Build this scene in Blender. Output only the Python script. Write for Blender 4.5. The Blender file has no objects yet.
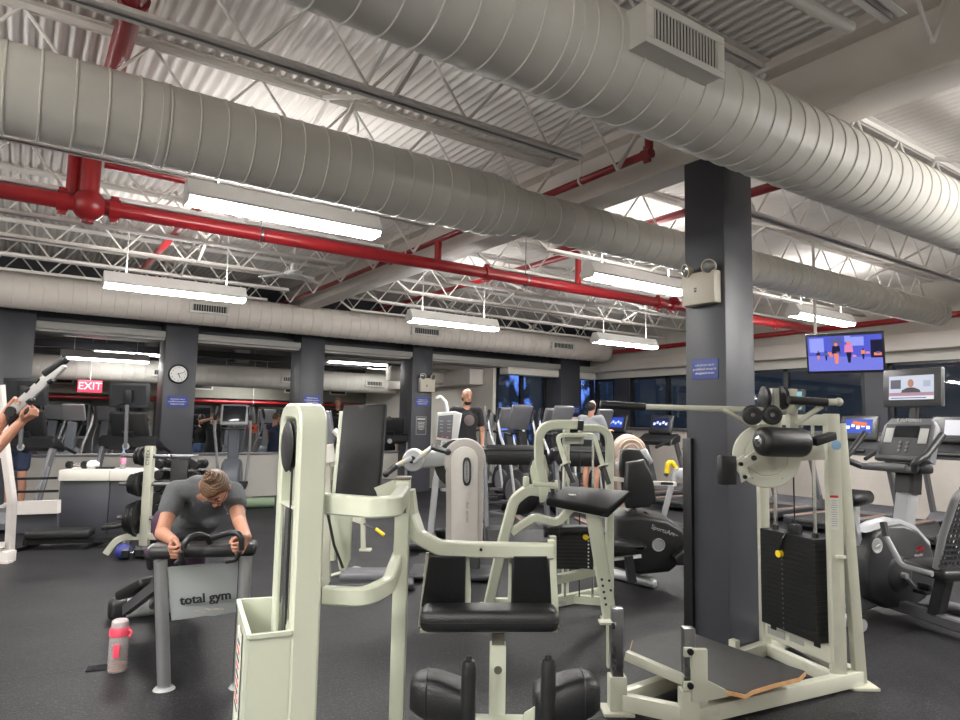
import bpy, bmesh, math, random
from mathutils import Vector as V, Matrix
random.seed(7)
PI = math.pi
scn = bpy.context.scene
COL = scn.collection
def rad(a): return a * PI / 180.0

# ---------------------------------------------------------------- camera
FPX = 668.5; CAMH = 1.6
_p, _r, _y = rad(5.247), rad(1.085), rad(55.56)
_fh = V((math.cos(_y), math.sin(_y), 0)); _rh = V((math.sin(_y), -math.cos(_y), 0)); _z = V((0, 0, 1))
FW = _fh * math.cos(_p) + _z * math.sin(_p); _u0 = _z * math.cos(_p) - _fh * math.sin(_p)
RI = _rh * math.cos(_r) + _u0 * math.sin(_r); UP = _u0 * math.cos(_r) - _rh * math.sin(_r)
CAM = V((0, 0, CAMH))
def ray(u, v): return FW + RI * ((u - 480) / FPX) + UP * ((360 - v) / FPX)
def PD(u, v, d): return CAM + ray(u, v) * d
def PZ(u, v, z=0.0):
    r = ray(u, v); return CAM + r * ((z - CAMH) / r.z)
def PY(u, v, y):
    r = ray(u, v); return CAM + r * (y / r.y)
def PX(u, v, x):
    r = ray(u, v); return CAM + r * (x / r.x)
def dep(p): return (V(p) - CAM).dot(FW)

cam = bpy.data.cameras.new('camera'); camo = bpy.data.objects.new('camera', cam); COL.objects.link(camo)
cam.sensor_fit = 'HORIZONTAL'; cam.sensor_width = 36.0; cam.lens = FPX / 960 * 36.0; cam.clip_start = 0.05; cam.clip_end = 200
camo.matrix_world = Matrix(((RI.x, UP.x, -FW.x, CAM.x), (RI.y, UP.y, -FW.y, CAM.y), (RI.z, UP.z, -FW.z, CAM.z), (0, 0, 0, 1)))
scn.camera = camo

# ---------------------------------------------------------------- materials
MATS = {}
def mat(name, col, rough=0.5, metal=0.0, var=0.06, scale=8.0, bump=0.0, bscale=60.0, spec=0.5, coat=0.0, rvar=0.0, emit=None, estr=0.0, trans=0.0, alpha=1.0, wear=None, sheen=0.0):
    if name in MATS: return MATS[name]
    m = bpy.data.materials.new(name); m.use_nodes = True; MATS[name] = m
    nt = m.node_tree; N = nt.nodes; L = nt.links; b = N['Principled BSDF']
    b.inputs['Base Color'].default_value = (*col, 1); b.inputs['Roughness'].default_value = rough; b.inputs['Metallic'].default_value = metal
    b.inputs['Specular IOR Level'].default_value = spec; b.inputs['Coat Weight'].default_value = coat
    if trans: b.inputs['Transmission Weight'].default_value = trans
    if alpha < 1: b.inputs['Alpha'].default_value = alpha
    if sheen: b.inputs['Sheen Weight'].default_value = sheen
    if emit is not None:
        b.inputs['Emission Color'].default_value = (*emit, 1); b.inputs['Emission Strength'].default_value = estr
    tc = N.new('ShaderNodeTexCoord')
    if var > 0 or rvar > 0 or wear:
        n = N.new('ShaderNodeTexNoise'); n.inputs['Scale'].default_value = scale; n.inputs['Detail'].default_value = 5
        L.new(tc.outputs['Object'], n.inputs['Vector'])
        if var > 0:
            mx = N.new('ShaderNodeMix'); mx.data_type = 'RGBA'
            mx.inputs[6].default_value = (*[max(0, c * (1 - var)) for c in col], 1); mx.inputs[7].default_value = (*[min(1, c * (1 + var)) for c in col], 1)
            L.new(n.outputs['Fac'], mx.inputs[0]); src = mx.outputs[2]
            if wear:
                n2 = N.new('ShaderNodeTexNoise'); n2.inputs['Scale'].default_value = wear[1]; n2.inputs['Detail'].default_value = 8; L.new(tc.outputs['Object'], n2.inputs['Vector'])
                rp = N.new('ShaderNodeValToRGB'); rp.color_ramp.elements[0].position = wear[2]; rp.color_ramp.elements[1].position = min(1, wear[2] + 0.08)
                L.new(n2.outputs['Fac'], rp.inputs[0]); m2 = N.new('ShaderNodeMix'); m2.data_type = 'RGBA'
                L.new(rp.outputs[0], m2.inputs[0]); L.new(src, m2.inputs[6]); m2.inputs[7].default_value = (*wear[0], 1); src = m2.outputs[2]
            L.new(src, b.inputs['Base Color'])
        if rvar > 0:
            mr = N.new('ShaderNodeMapRange'); mr.inputs[3].default_value = max(0, rough - rvar); mr.inputs[4].default_value = min(1, rough + rvar)
            L.new(n.outputs['Fac'], mr.inputs[0]); L.new(mr.outputs[0], b.inputs['Roughness'])
    if bump > 0:
        nb = N.new('ShaderNodeTexNoise'); nb.inputs['Scale'].default_value = bscale; nb.inputs['Detail'].default_value = 4; L.new(tc.outputs['Object'], nb.inputs['Vector'])
        bp = N.new('ShaderNodeBump'); bp.inputs['Strength'].default_value = bump; bp.inputs['Distance'].default_value = 0.01
        L.new(nb.outputs['Fac'], bp.inputs['Height']); L.new(bp.outputs[0], b.inputs['Normal'])
    return m

CREAM = mat('cream_enamel', (.52, .54, .43), .32, coat=.3, var=.03, scale=3)
CREAM2 = mat('cream_enamel_worn', (.50, .50, .41), .4, coat=.15, var=.05, scale=5, wear=((.45, .42, .34), 7, .66))
PAD = mat('black_vinyl', (.012, .012, .013), .38, var=.2, scale=4, bump=.25, bscale=180, rvar=.08)
PADW = mat('black_vinyl_scuffed', (.011, .0115, .0125), .5, var=.3, scale=3, bump=.2, bscale=160, rvar=.1, wear=((.055, .055, .06), 11, .64), spec=.35)
BLACK = mat('black_plastic', (.012, .012, .013), .42, var=.12, scale=6)
DARK = mat('charcoal_plastic', (.022, .0225, .025), .45, var=.1, scale=6)
GREYP = mat('grey_plastic', (.11, .11, .12), .45, var=.05)
MIDG = mat('mid_grey_plastic', (.27, .27, .28), .45, var=.05)
SILVER = mat('silver_paint', (.5, .51, .52), .35, metal=.5, var=.05)
CHROME = mat('chrome_steel', (.7, .7, .7), .16, metal=1, var=.04)
STEEL = mat('bare_steel', (.21, .21, .22), .3, metal=.9, var=.25, scale=14, rvar=.1)
TAUPE = mat('taupe_plastic', (.33, .305, .28), .45, var=.03)
RUBBER = mat('black_rubber', (.014, .014, .015), .7, var=.15, bump=.2, bscale=200)
IRON = mat('black_iron', (.015, .015, .016), .4, metal=.3, var=.2, scale=10)
WHITE = mat('white_paint', (.8, .8, .78), .4, var=.03)
OFFW = mat('offwhite_paint', (.70, .67, .61), .5, var=.05, scale=3)
DUCTB = mat('duct_paint_warm', (.80, .74, .68), .5, var=.04, scale=2.5)
DUCTM = mat('duct_paint', (.66, .64, .59), .42, var=.05, scale=2.5, bump=.06, bscale=25, rvar=.08)
STEELW = mat('white_joist_paint', (.80, .77, .73), .5, var=.06, scale=4)
DECKM = mat('white_deck_paint', (.86, .82, .785), .5, var=.08, scale=2.2)
BEAMM = mat('beam_white_paint', (.71, .66, .61), .55, var=.07, scale=1.5, bump=.2, bscale=20)
RED = mat('red_pipe_paint', (.37, .014, .02), .3, coat=.3, var=.15, scale=5)
RED2 = mat('dark_red_pipe_paint', (.24, .013, .018), .35, coat=.2, var=.15, scale=5)
CHAR = mat('charcoal_wall_paint', (.052, .053, .064), .42, var=.1, scale=2, bump=.08, bscale=40)
BLUES = mat('blue_sign', (.03, .055, .27), .35, var=.05)
WTXT = mat('white_lettering', (.82, .82, .84), .5, var=0)
BTXT = mat('black_lettering', (.01, .01, .01), .5, var=0)
REDT = mat('red_lettering', (.5, .02, .03), .5, var=0)
YEL = mat('yellow_plastic', (.78, .55, .02), .4, var=.05)
ORANGE = mat('orange_plastic', (.8, .22, .04), .45, var=.05)
WOOD = mat('plywood_edge', (.48, .27, .12), .6, var=.35, scale=20)
SCREEN = mat('dark_screen', (.012, .014, .018), .12, var=0)
LAMP = mat('lit_diffuser', (.9, .9, .9), .4, var=0, emit=(1, .985, .955), estr=40)
SKIN = mat('skin', (.46, .23, .155), .5, var=.08, scale=12)
SKIN2 = mat('skin_tan', (.44, .21, .135), .5, var=.08, scale=12)
HAIRB = mat('brown_hair', (.17, .095, .05), .5, var=.5, scale=40, bump=.5, bscale=90)
def strands(m, c0, c1):
    N, L = m.node_tree.nodes, m.node_tree.links; tc = N.new('ShaderNodeTexCoord'); w = N.new('ShaderNodeTexWave'); w.wave_type = 'RINGS'; w.inputs['Scale'].default_value = 28; w.inputs['Distortion'].default_value = 5; w.inputs['Detail'].default_value = 3; w.inputs['Detail Scale'].default_value = 1.4
    L.new(tc.outputs['Object'], w.inputs['Vector']); r = N.new('ShaderNodeValToRGB'); r.color_ramp.elements[0].color = (*c0, 1); r.color_ramp.elements[1].color = (*c1, 1); L.new(w.outputs['Fac'], r.inputs[0]); L.new(r.outputs[0], N['Principled BSDF'].inputs['Base Color'])
strands(HAIRB, (.045, .022, .012), (.19, .105, .052))
HAIRD = mat('dark_hair', (.018, .012, .01), .5, var=.3, scale=30)
CLR = mat('clear_plastic', (.85, .8, .8), .08, var=0, trans=.9)

# ---------------------------------------------------------------- mesh builder
def frame(z, ref=(0, 0, 1)):
    z = V(z).normalized(); r = V(ref)
    if abs(z.dot(r.normalized())) > .995: r = V((1, 0, 0)) if abs(z.x) < .9 else V((0, 1, 0))
    x = r - z * r.dot(z); x.normalize(); y = z.cross(x)
    return x, y, z
def basis(x, y, z): return Matrix(((x[0], y[0], z[0]), (x[1], y[1], z[1]), (x[2], y[2], z[2])))
def RZ(a): return Matrix.Rotation(a, 3, 'Z')
def RX(a): return Matrix.Rotation(a, 3, 'X')
def RY(a): return Matrix.Rotation(a, 3, 'Y')
def fillet(pts, r, n=5, closed=False):
    pts = [V(p) for p in pts]
    if r <= 0: return pts
    out = []; m = len(pts)
    for i, p in enumerate(pts):
        if not closed and (i == 0 or i == m - 1): out.append(p); continue
        a, b = pts[i - 1], pts[(i + 1) % m]
        da, db = (a - p), (b - p); la, lb = da.length, db.length; da.normalize(); db.normalize()
        c = max(-1, min(1, da.dot(db))); ang = math.acos(c)
        if ang > PI - .03: out.append(p); continue
        rr = r[i] if isinstance(r, (list, tuple)) else r
        t = min(rr / math.tan(ang / 2), la * .49, lb * .49)
        p0, p1 = p + da * t, p + db * t
        for k in range(n + 1):
            s = k / n; out.append(p0 * (1 - s) ** 2 + p * 2 * s * (1 - s) + p1 * s * s)
    return out
class B:
    def __init__(s): s.bm = bmesh.new()
    def _f(s, vs):
        try: return s.bm.faces.new(vs)
        except ValueError: return None
    def box(s, c, size, R=None, bev=0.0, seg=2):
        c = V(c); h = V(size) / 2; vs = []
        for x in (-1, 1):
            for y in (-1, 1):
                for z in (-1, 1):
                    d = V((x * h.x, y * h.y, z * h.z)); vs.append(s.bm.verts.new(c + (R @ d if R else d)))
        fs = [s._f([vs[i] for i in q]) for q in ((0, 1, 3, 2), (4, 6, 7, 5), (0, 4, 5, 1), (2, 3, 7, 6), (0, 2, 6, 4), (1, 5, 7, 3))]
        if bev > 0:
            es = {e for f in fs for e in f.edges}
            bmesh.ops.bevel(s.bm, geom=list(es), offset=min(bev, min(h) * .98), segments=seg, profile=.5, affect='EDGES')
        return s
    def bx(s, x0, x1, y0, y1, z0, z1, bev=0.0, seg=2):
        return s.box(((x0 + x1) / 2, (y0 + y1) / 2, (z0 + z1) / 2), (abs(x1 - x0), abs(y1 - y0), abs(z1 - z0)), None, bev, seg)
    def bar(s, a, b, w, h, ref=(0, 0, 1), bev=0.0, seg=2):
        a, b = V(a), V(b); x, y, z = frame(b - a, ref)      # h along ref, w sideways
        return s.box((a + b) / 2, (h, w, (b - a).length), basis(x, y, z), bev, seg)
    def _sweep(s, pts, prof, ref, closed=False, cap=True, scl=None):
        pts = [V(p) for p in pts]; m = len(pts); rings = []
        tr = []
        for i in range(m):
            a = pts[i - 1] if (i > 0 or closed) else None; b = pts[(i + 1) % m] if (i < m - 1 or closed) else None
            t0 = (pts[i] - a).normalized() if a is not None else None; t1 = (b - pts[i]).normalized() if b is not None else None
            tr.append((t0 or t1, t1 or t0))
        x = None
        for i in range(m):
            t0, t1 = tr[i]; bis = (t0 + t1)
            bis = bis.normalized() if bis.length > 1e-6 else t0
            if ref is not None: X, Y, _ = frame(bis, ref)
            else:
                if x is None: X, Y, _ = frame(bis)
                else:
                    X = x - bis * x.dot(bis)
                    X = X.normalized() if X.length > 1e-6 else frame(bis)[0]
                    Y = bis.cross(X)
                x = X
            cosh = max(.35, bis.dot(t1)); k = 1 / cosh
            # stretch along the in-plane bend direction
            bend = (t1 - t0); bend = bend - bis * bend.dot(bis)
            bd = bend.normalized() if bend.length > 1e-6 else None
            sc = scl[i] if scl else 1.0
            ring = []
            for (px, py) in prof:
                d = (X * px + Y * py) * sc
                if bd is not None: d = d + bd * (d.dot(bd) * (k - 1))
                ring.append(s.bm.verts.new(pts[i] + d))
            rings.append(ring)
        n = len(prof)
        for i in range(m if closed else m - 1):
            r0, r1 = rings[i], rings[(i + 1) % m]
            for j in range(n): s._f([r0[j], r0[(j + 1) % n], r1[(j + 1) % n], r1[j]])
        if cap and not closed:
            s._f(list(reversed(rings[0]))); s._f(rings[-1])
        return s
    def tube(s, pts, r, n=10, fil=0.0, closed=False, scl=None, fn=5):
        pts = fillet(pts, fil, fn, closed)
        return s._sweep(pts, [(r * math.cos(2 * PI * k / n), r * math.sin(2 * PI * k / n)) for k in range(n)], None, closed, True, scl)
    def cyl(s, a, b, r, r2=None, n=16):
        a, b = V(a), V(b); x, y, z = frame(b - a); r2 = r if r2 is None else r2
        A = [s.bm.verts.new(a + (x * math.cos(2 * PI * k / n) + y * math.sin(2 * PI * k / n)) * r) for k in range(n)]
        Bv = [s.bm.verts.new(b + (x * math.cos(2 * PI * k / n) + y * math.sin(2 * PI * k / n)) * r2) for k in range(n)]
        for k in range(n): s._f([A[k], A[(k + 1) % n], Bv[(k + 1) % n], Bv[k]])
        s._f(list(reversed(A))); s._f(Bv)
        return s
    def rtube(s, pts, w, h, ref=(0, 0, 1), fil=0.0, closed=False, fn=5, r=None):
        # rectangular tube: h along ref, w sideways, slightly rounded corners
        pts = fillet(pts, fil, fn, closed); c = min(w, h) * .14 if r is None else r; a, b = h / 2, w / 2
        prof = [(a - c, -b), (a, -b + c), (a, b - c), (a - c, b), (-a + c, b), (-a, b - c), (-a, -b + c), (-a + c, -b)]
        return s._sweep(pts, prof, ref, closed)
    def lathe(s, o, axis, prof, n=24, ref=(0, 0, 1), a0=0.0, a1=2 * PI):
        o = V(o); x, y, z = frame(axis, ref); full = abs(a1 - a0 - 2 * PI) < 1e-6; rings = []
        for (r, h) in prof:
            if r < 1e-6: rings.append([s.bm.verts.new(o + z * h)])
            else: rings.append([s.bm.verts.new(o + z * h + (x * math.cos(a0 + (a1 - a0) * k / n) + y * math.sin(a0 + (a1 - a0) * k / n)) * r) for k in range(n if full else n + 1)])
        for i in range(len(rings) - 1):
            A, Bv = rings[i], rings[i + 1]; m = max(len(A), len(Bv))
            for k in range(m if full else m - 1):
                q = [A[k % len(A)], A[(k + 1) % len(A)], Bv[(k + 1) % len(Bv)], Bv[k % len(Bv)]]
                u = []
                for v in q:
                    if v not in u: u.append(v)
                if len(u) > 2: s._f(u)
        if len(rings[0]) > 2 and full: s._f(list(reversed(rings[0])))
        if len(rings[-1]) > 2 and full: s._f(rings[-1])
        return s
    def prism(s, pts, vec, bev=0.0, seg=2):
        vec = V(vec); A = [s.bm.verts.new(V(p)) for p in pts]; Bv = [s.bm.verts.new(V(p) + vec) for p in pts]; n = len(A)
        fs = [s._f(list(reversed(A))), s._f(Bv)] + [s._f([A[k], A[(k + 1) % n], Bv[(k + 1) % n], Bv[k]]) for k in range(n)]
        fs = [f for f in fs if f]
        if bev > 0:
            es = {e for f in fs[:2] for e in f.edges}
            bmesh.ops.bevel(s.bm, geom=list(es), offset=bev, segments=seg, profile=.5, affect='EDGES')
        return s
    def sph(s, c, r, sc=(1, 1, 1), R=None, n=16):
        c = V(c); rows = []; h = n // 2
        for i in range(h + 1):
            t = PI * i / h; ring = []
            for k in range(1 if i in (0, h) else n):
                a = 2 * PI * k / n; d = V((math.sin(t) * math.cos(a) * sc[0], math.sin(t) * math.sin(a) * sc[1], math.cos(t) * sc[2])) * r
                ring.append(s.bm.verts.new(c + (R @ d if R else d)))
            rows.append(ring)
        for i in range(h):
            A, Bv = rows[i], rows[i + 1]
            for k in range(n):
                if len(A) == 1: s._f([A[0], Bv[k], Bv[(k + 1) % n]])
                elif len(Bv) == 1: s._f([A[k], Bv[0], A[(k + 1) % n]])
                else: s._f([A[k], Bv[k], Bv[(k + 1) % n], A[(k + 1) % n]])
        return s
    def grid(s, rows):
        R = [[s.bm.verts.new(V(p)) for p in r] for r in rows]
        for i in range(len(R) - 1):
            for j in range(len(R[i]) - 1): s._f([R[i][j], R[i][j + 1], R[i + 1][j + 1], R[i + 1][j]])
        return s
    def quad(s, a, b, c, d):
        s._f([s.bm.verts.new(V(p)) for p in (a, b, c, d)]); return s
    def loft(s, rings, cap=True):
        R = [[s.bm.verts.new(V(p)) for p in r] for r in rings]; n = len(R[0])
        for i in range(len(R) - 1):
            for j in range(n): s._f([R[i][j], R[i][(j + 1) % n], R[i + 1][(j + 1) % n], R[i + 1][j]])
        if cap: s._f(list(reversed(R[0]))); s._f(R[-1])
        return s
    def text(s, txt, o, xdir, ydir, size, depth=.002, align='CENTER', bold=0.0):
        cu = bpy.data.curves.new('t', 'FONT'); cu.body = txt; cu.size = size; cu.align_x = align; cu.align_y = 'CENTER'; cu.extrude = depth; cu.resolution_u = 2; cu.offset = bold
        ob = bpy.data.objects.new('t', cu); me = bpy.data.meshes.new_from_object(ob)
        x = V(xdir).normalized(); y = V(ydir); y = (y - x * y.dot(x)).normalized(); z = x.cross(y)
        M = basis(x, y, z).to_4x4(); M.translation = V(o)
        me.transform(M); s.bm.from_mesh(me)
        bpy.data.objects.remove(ob); bpy.data.curves.remove(cu); bpy.data.meshes.remove(me)
        return s

WM = {}          # thing name -> world matrix
def thing(name, label, cat, loc=(0, 0, 0), rotz=0.0, group=None):
    o = bpy.data.objects.new(name, None); COL.objects.link(o); o.empty_display_size = .05
    o.location = V(loc); o.rotation_euler = (0, 0, rotz); o['label'] = label; o['category'] = cat
    if group: o['group'] = group
    M = Matrix.Translation(V(loc)) @ Matrix.Rotation(rotz, 4, 'Z'); WM[o.name] = M
    return o
def finish(me, bm, m, smooth=True, ang=38):
    bmesh.ops.recalc_face_normals(bm, faces=bm.faces[:]); bm.to_mesh(me); bm.free()
    ms = m if isinstance(m, (list, tuple)) else [m]
    for q in ms: me.materials.append(q)
    if smooth:
        me.polygons.foreach_set('use_smooth', [True] * len(me.polygons)); me.set_sharp_from_angle(angle=rad(ang))
    me.update()
def obj(name, b, m, parent=None, local=False, label=None, smooth=True, ang=38):
    bm = b.bm; o_loc = None
    if parent is not None:
        M = WM[parent.name]
        if not local: bmesh.ops.transform(bm, matrix=M.inverted(), verts=bm.verts[:])
        mw = M
    else:
        xs = [v.co for v in bm.verts]
        lo = V((min(v.x for v in xs), min(v.y for v in xs), min(v.z for v in xs))); hi = V((max(v.x for v in xs), max(v.y for v in xs), max(v.z for v in xs)))
        o_loc = V(((lo.x + hi.x) / 2, (lo.y + hi.y) / 2, lo.z)); bmesh.ops.translate(bm, vec=-o_loc, verts=bm.verts[:]); mw = Matrix.Translation(o_loc)
    me = bpy.data.meshes.new(name); finish(me, bm, m, smooth, ang)
    o = bpy.data.objects.new(name, me); COL.objects.link(o)
    if parent is not None: o.parent = parent
    else: o.location = o_loc
    WM[o.name] = mw
    if label: o['label'] = label
    return o
def tag(o, label, cat, group=None, kind=None):
    o['label'] = label; o['category'] = cat
    if group: o['group'] = group
    if kind: o['kind'] = kind
    return o
def struct(name, b, m, label, cat, parent=None, **k):
    o = obj(name, b, m, parent, **k)
    if parent is None:
        o['kind'] = 'structure'; o['label'] = label; o['category'] = cat
    return o
def dup(root, loc, rotz, label=None, group=None, sc=None):
    def rec(o, parent):
        c = o.copy(); COL.objects.link(c)
        if parent is not None: c.parent = parent
        for ch in o.children: rec(ch, c)
        return c
    r = rec(root, None); r.location = V(loc); r.rotation_euler = (0, 0, rotz)
    WM[r.name] = Matrix.Translation(V(loc)) @ Matrix.Rotation(rotz, 4, 'Z')
    if label: r['label'] = label
    if group: r['group'] = group
    return r
def area(loc, size, sy, power, rot, col=(1, .985, .955)):
    l = bpy.data.lights.new('lamp_light', 'AREA'); l.shape = 'RECTANGLE'; l.size = size; l.size_y = sy; l.energy = power; l.color = col
    o = bpy.data.objects.new('lamp_light', l); o.location = loc; o.rotation_euler = rot; COL.objects.link(o); return o
# ================================================================ the setting
ZD = 4.30          # deck underside
# ---- floor: black rubber rolls with flecks and seams
def floor_mat():
    m = bpy.data.materials.new('rubber_floor'); m.use_nodes = True; nt = m.node_tree; N, L = nt.nodes, nt.links; b = N['Principled BSDF']
    tc = N.new('ShaderNodeTexCoord')
    n1 = N.new('ShaderNodeTexNoise'); n1.inputs['Scale'].default_value = .8; n1.inputs['Detail'].default_value = 6; L.new(tc.outputs['Object'], n1.inputs['Vector'])
    n2 = N.new('ShaderNodeTexNoise'); n2.inputs['Scale'].default_value = 95; n2.inputs['Detail'].default_value = 3; L.new(tc.outputs['Object'], n2.inputs['Vector'])
    r1 = N.new('ShaderNodeValToRGB'); r1.color_ramp.elements[0].position = .3; r1.color_ramp.elements[1].position = .72
    r1.color_ramp.elements[0].color = (.0065, .0063, .0073, 1); r1.color_ramp.elements[1].color = (.0145, .0142, .0162, 1); L.new(n1.outputs['Fac'], r1.inputs[0])
    r2 = N.new('ShaderNodeValToRGB'); r2.color_ramp.elements[0].position = .54; r2.color_ramp.elements[1].position = .70; L.new(n2.outputs['Fac'], r2.inputs[0])
    mx = N.new('ShaderNodeMix'); mx.data_type = 'RGBA'; L.new(r2.outputs[0], mx.inputs[0]); L.new(r1.outputs[0], mx.inputs[6]); mx.inputs[7].default_value = (.062, .059, .067, 1)
    br = N.new('ShaderNodeTexBrick'); br.offset = .5; br.inputs['Scale'].default_value = 1; br.inputs['Mortar Size'].default_value = .007; br.inputs['Brick Width'].default_value = 7.6; br.inputs['Row Height'].default_value = 1.22
    mp = N.new('ShaderNodeMapping'); mp.inputs['Location'].default_value = (1.1, .58, 0); L.new(tc.outputs['Object'], mp.inputs['Vector']); L.new(mp.outputs[0], br.inputs['Vector'])
    m2 = N.new('ShaderNodeMix'); m2.data_type = 'RGBA'; L.new(br.outputs['Fac'], m2.inputs[0]); L.new(mx.outputs[2], m2.inputs[6]); m2.inputs[7].default_value = (.004, .004, .0045, 1)
    L.new(m2.outputs[2], b.inputs['Base Color'])
    mr = N.new('ShaderNodeMapRange'); mr.inputs[3].default_value = .34; mr.inputs[4].default_value = .64; b.inputs['Specular IOR Level'].default_value = .28; L.new(n1.outputs['Fac'], mr.inputs[0]); L.new(mr.outputs[0], b.inputs['Roughness'])
    bp = N.new('ShaderNodeBump'); bp.inputs['Strength'].default_value = .45; bp.inputs['Distance'].default_value = .006; L.new(n2.outputs['Fac'], bp.inputs['Height']); L.new(bp.outputs[0], b.inputs['Normal'])
    return m
fl = obj('floor', B().bx(-7, 13.8, -6.5, 25, -.06, 0), floor_mat()); fl.location.z = -.06
tag(fl, 'black flecked rubber floor', 'floor', kind='structure')
# ---- ceiling: corrugated steel deck, flutes along Y
b = B(); wl = .092; xs = []
x = -7.0
while x < 13.8:
    for k in range(8):
        t = k / 8; xs.append((x + wl * t, ZD + .019 * math.sin(2 * PI * t)))
    x += wl
b.grid([[(px, y, pz) for px, pz in xs] for y in (-6.5, 2, 8, 14, 25)])
b.bx(-7, 13.8, -6.5, 25, ZD + .035, ZD + .09)
struct('ceiling', b, DECKM, 'white painted corrugated metal ceiling deck', 'ceiling', ang=60)
# ---- back wall of this room: half wall, dark header, columns
YW = 13.9
b = B(); b.bx(-7, 10.05, YW, YW + .18, 0, .84)
struct('wall_half', b, mat('half_wall_beige', (.46, .44, .40), .55), 'beige half wall below the openings', 'wall')
b = B(); b.bx(-7, 10.05, YW - .03, YW + .21, .84, .885, .006)
struct('trim_1', b, mat('grey_ledge', (.15, .15, .16), .4), 'dark grey ledge on top of the half wall', 'trim')
b = B(); b.bx(-7, 13.6, YW - .12, YW + .2, 2.98, ZD - .01)
struct('wall_header', b, CHAR, 'charcoal wall above the openings and behind the duct', 'wall')
cols = [(-.42, .14), (2.13, 2.69), (4.68, 5.19), (7.28, 7.80), (11.73, 12.40)]
for i, (x0, x1) in enumerate(cols):
    b = B(); b.bx(x0, x1, 13.3, YW, 0, 3.4, .012)
    struct('wall_column', b, CHAR, ['charcoal column at the left end of the openings', 'charcoal column carrying the round clock', 'plain charcoal column behind the black back pad', 'charcoal column with emergency lights and white notice', 'charcoal column beside the windows'][i], 'column')
# pale trim strips between columns
seg = [(-7, -.42), (.14, 2.13), (2.69, 4.68), (5.19, 7.28), (7.80, 11.73), (12.40, 13.2)]
for i, (x0, x1) in enumerate(seg):
    b = B(); b.bx(x0, x1, 13.32, 13.44, 3.02, 3.14, .01).bx(x0, x1, 13.40, YW - .1, 2.98, 3.05)
    struct('trim_%d' % (i + 2), b, mat('grey_trim', (.38, .37, .35), .5), 'grey trim ledge under the duct between two columns', 'trim')
# window in the back wall right of the openings
def glass(name):
    m = bpy.data.materials.new(name); m.use_nodes = True; bb = m.node_tree.nodes['Principled BSDF']
    bb.inputs['Base Color'].default_value = (.006, .010, .018, 1); bb.inputs['Roughness'].default_value = .03; bb.inputs['Specular IOR Level'].default_value = .9
    N, L = m.node_tree.nodes, m.node_tree.links
    tc = N.new('ShaderNodeTexCoord'); n = N.new('ShaderNodeTexNoise'); n.inputs['Scale'].default_value = .9; n.inputs['Detail'].default_value = 5; L.new(tc.outputs['Object'], n.inputs['Vector'])
    return m
def dusk_mat(seed, bluepos):
    # evening street seen through the window: dark trees against a blue dusk sky
    m = bpy.data.materials.new('dusk_view'); m.use_nodes = True; N, L = m.node_tree.nodes, m.node_tree.links; bb = N['Principled BSDF']
    tc = N.new('ShaderNodeTexCoord'); mp = N.new('ShaderNodeMapping'); mp.inputs['Location'].default_value = (seed, seed * .7, 0); L.new(tc.outputs['Object'], mp.inputs['Vector'])
    n = N.new('ShaderNodeTexNoise'); n.inputs['Scale'].default_value = .55; n.inputs['Detail'].default_value = 9; n.inputs['Roughness'].default_value = .65; L.new(mp.outputs[0], n.inputs['Vector'])
    r = N.new('ShaderNodeValToRGB'); e = r.color_ramp.elements; e[0].position = bluepos; e[0].color = (.004, .007, .012, 1); e[1].position = bluepos + .05; e[1].color = (.07, .15, .52, 1); L.new(n.outputs['Fac'], r.inputs[0])
    bb.inputs['Base Color'].default_value = (.01, .01, .01, 1); bb.inputs['Roughness'].default_value = .9
    L.new(r.outputs[0], bb.inputs['Emission Color']); bb.inputs['Emission Strength'].default_value = .9
    return m
PANE = mat('window_glass', (1, 1, 1), .02, var=0, trans=1.0, spec=.6)
FRAME = mat('black_window_frame', (.012, .014, .018), .4)
def window(n, plane, c, a0, a1, z0, z1, mull, lab):
    # plane 'x': wall at X=c spanning Y a0..a1 ; plane 'y': wall at Y=c spanning X
    def bb(b, p0, p1, q0, q1, t): return b.bx(c - t, c + t, p0, p1, q0, q1) if plane == 'x' else b.bx(p0, p1, c - t, c + t, q0, q1)
    f = B(); bb(f, a0, a1, z0, z0 + .06, .05); bb(f, a0, a1, z1 - .06, z1, .05)
    for m in [a0 + .04] + mull + [a1 - .04]: bb(f, m - .05, m + .05, z0, z1, .05)
    o = struct('window_%d' % n, f, FRAME, lab, 'window')
    p = B(); bb(p, a0, a1, z0, z1, .006); obj('pane', p, PANE, o)
    return o
window(1, 'y', YW + .05, 10.05, 11.73, .9, 2.98, [10.9], 'dark window left of the column at the corner')
window(2, 'y', YW + .05, 12.40, 13.5, .9, 2.98, [12.95], 'narrow dark window right of the corner column')
b = B(); b.bx(10.05, 13.6, YW - .02, YW + .18, 0, .9)
struct('wall_back', b, OFFW, 'beige wall under the back windows', 'wall')
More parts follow.
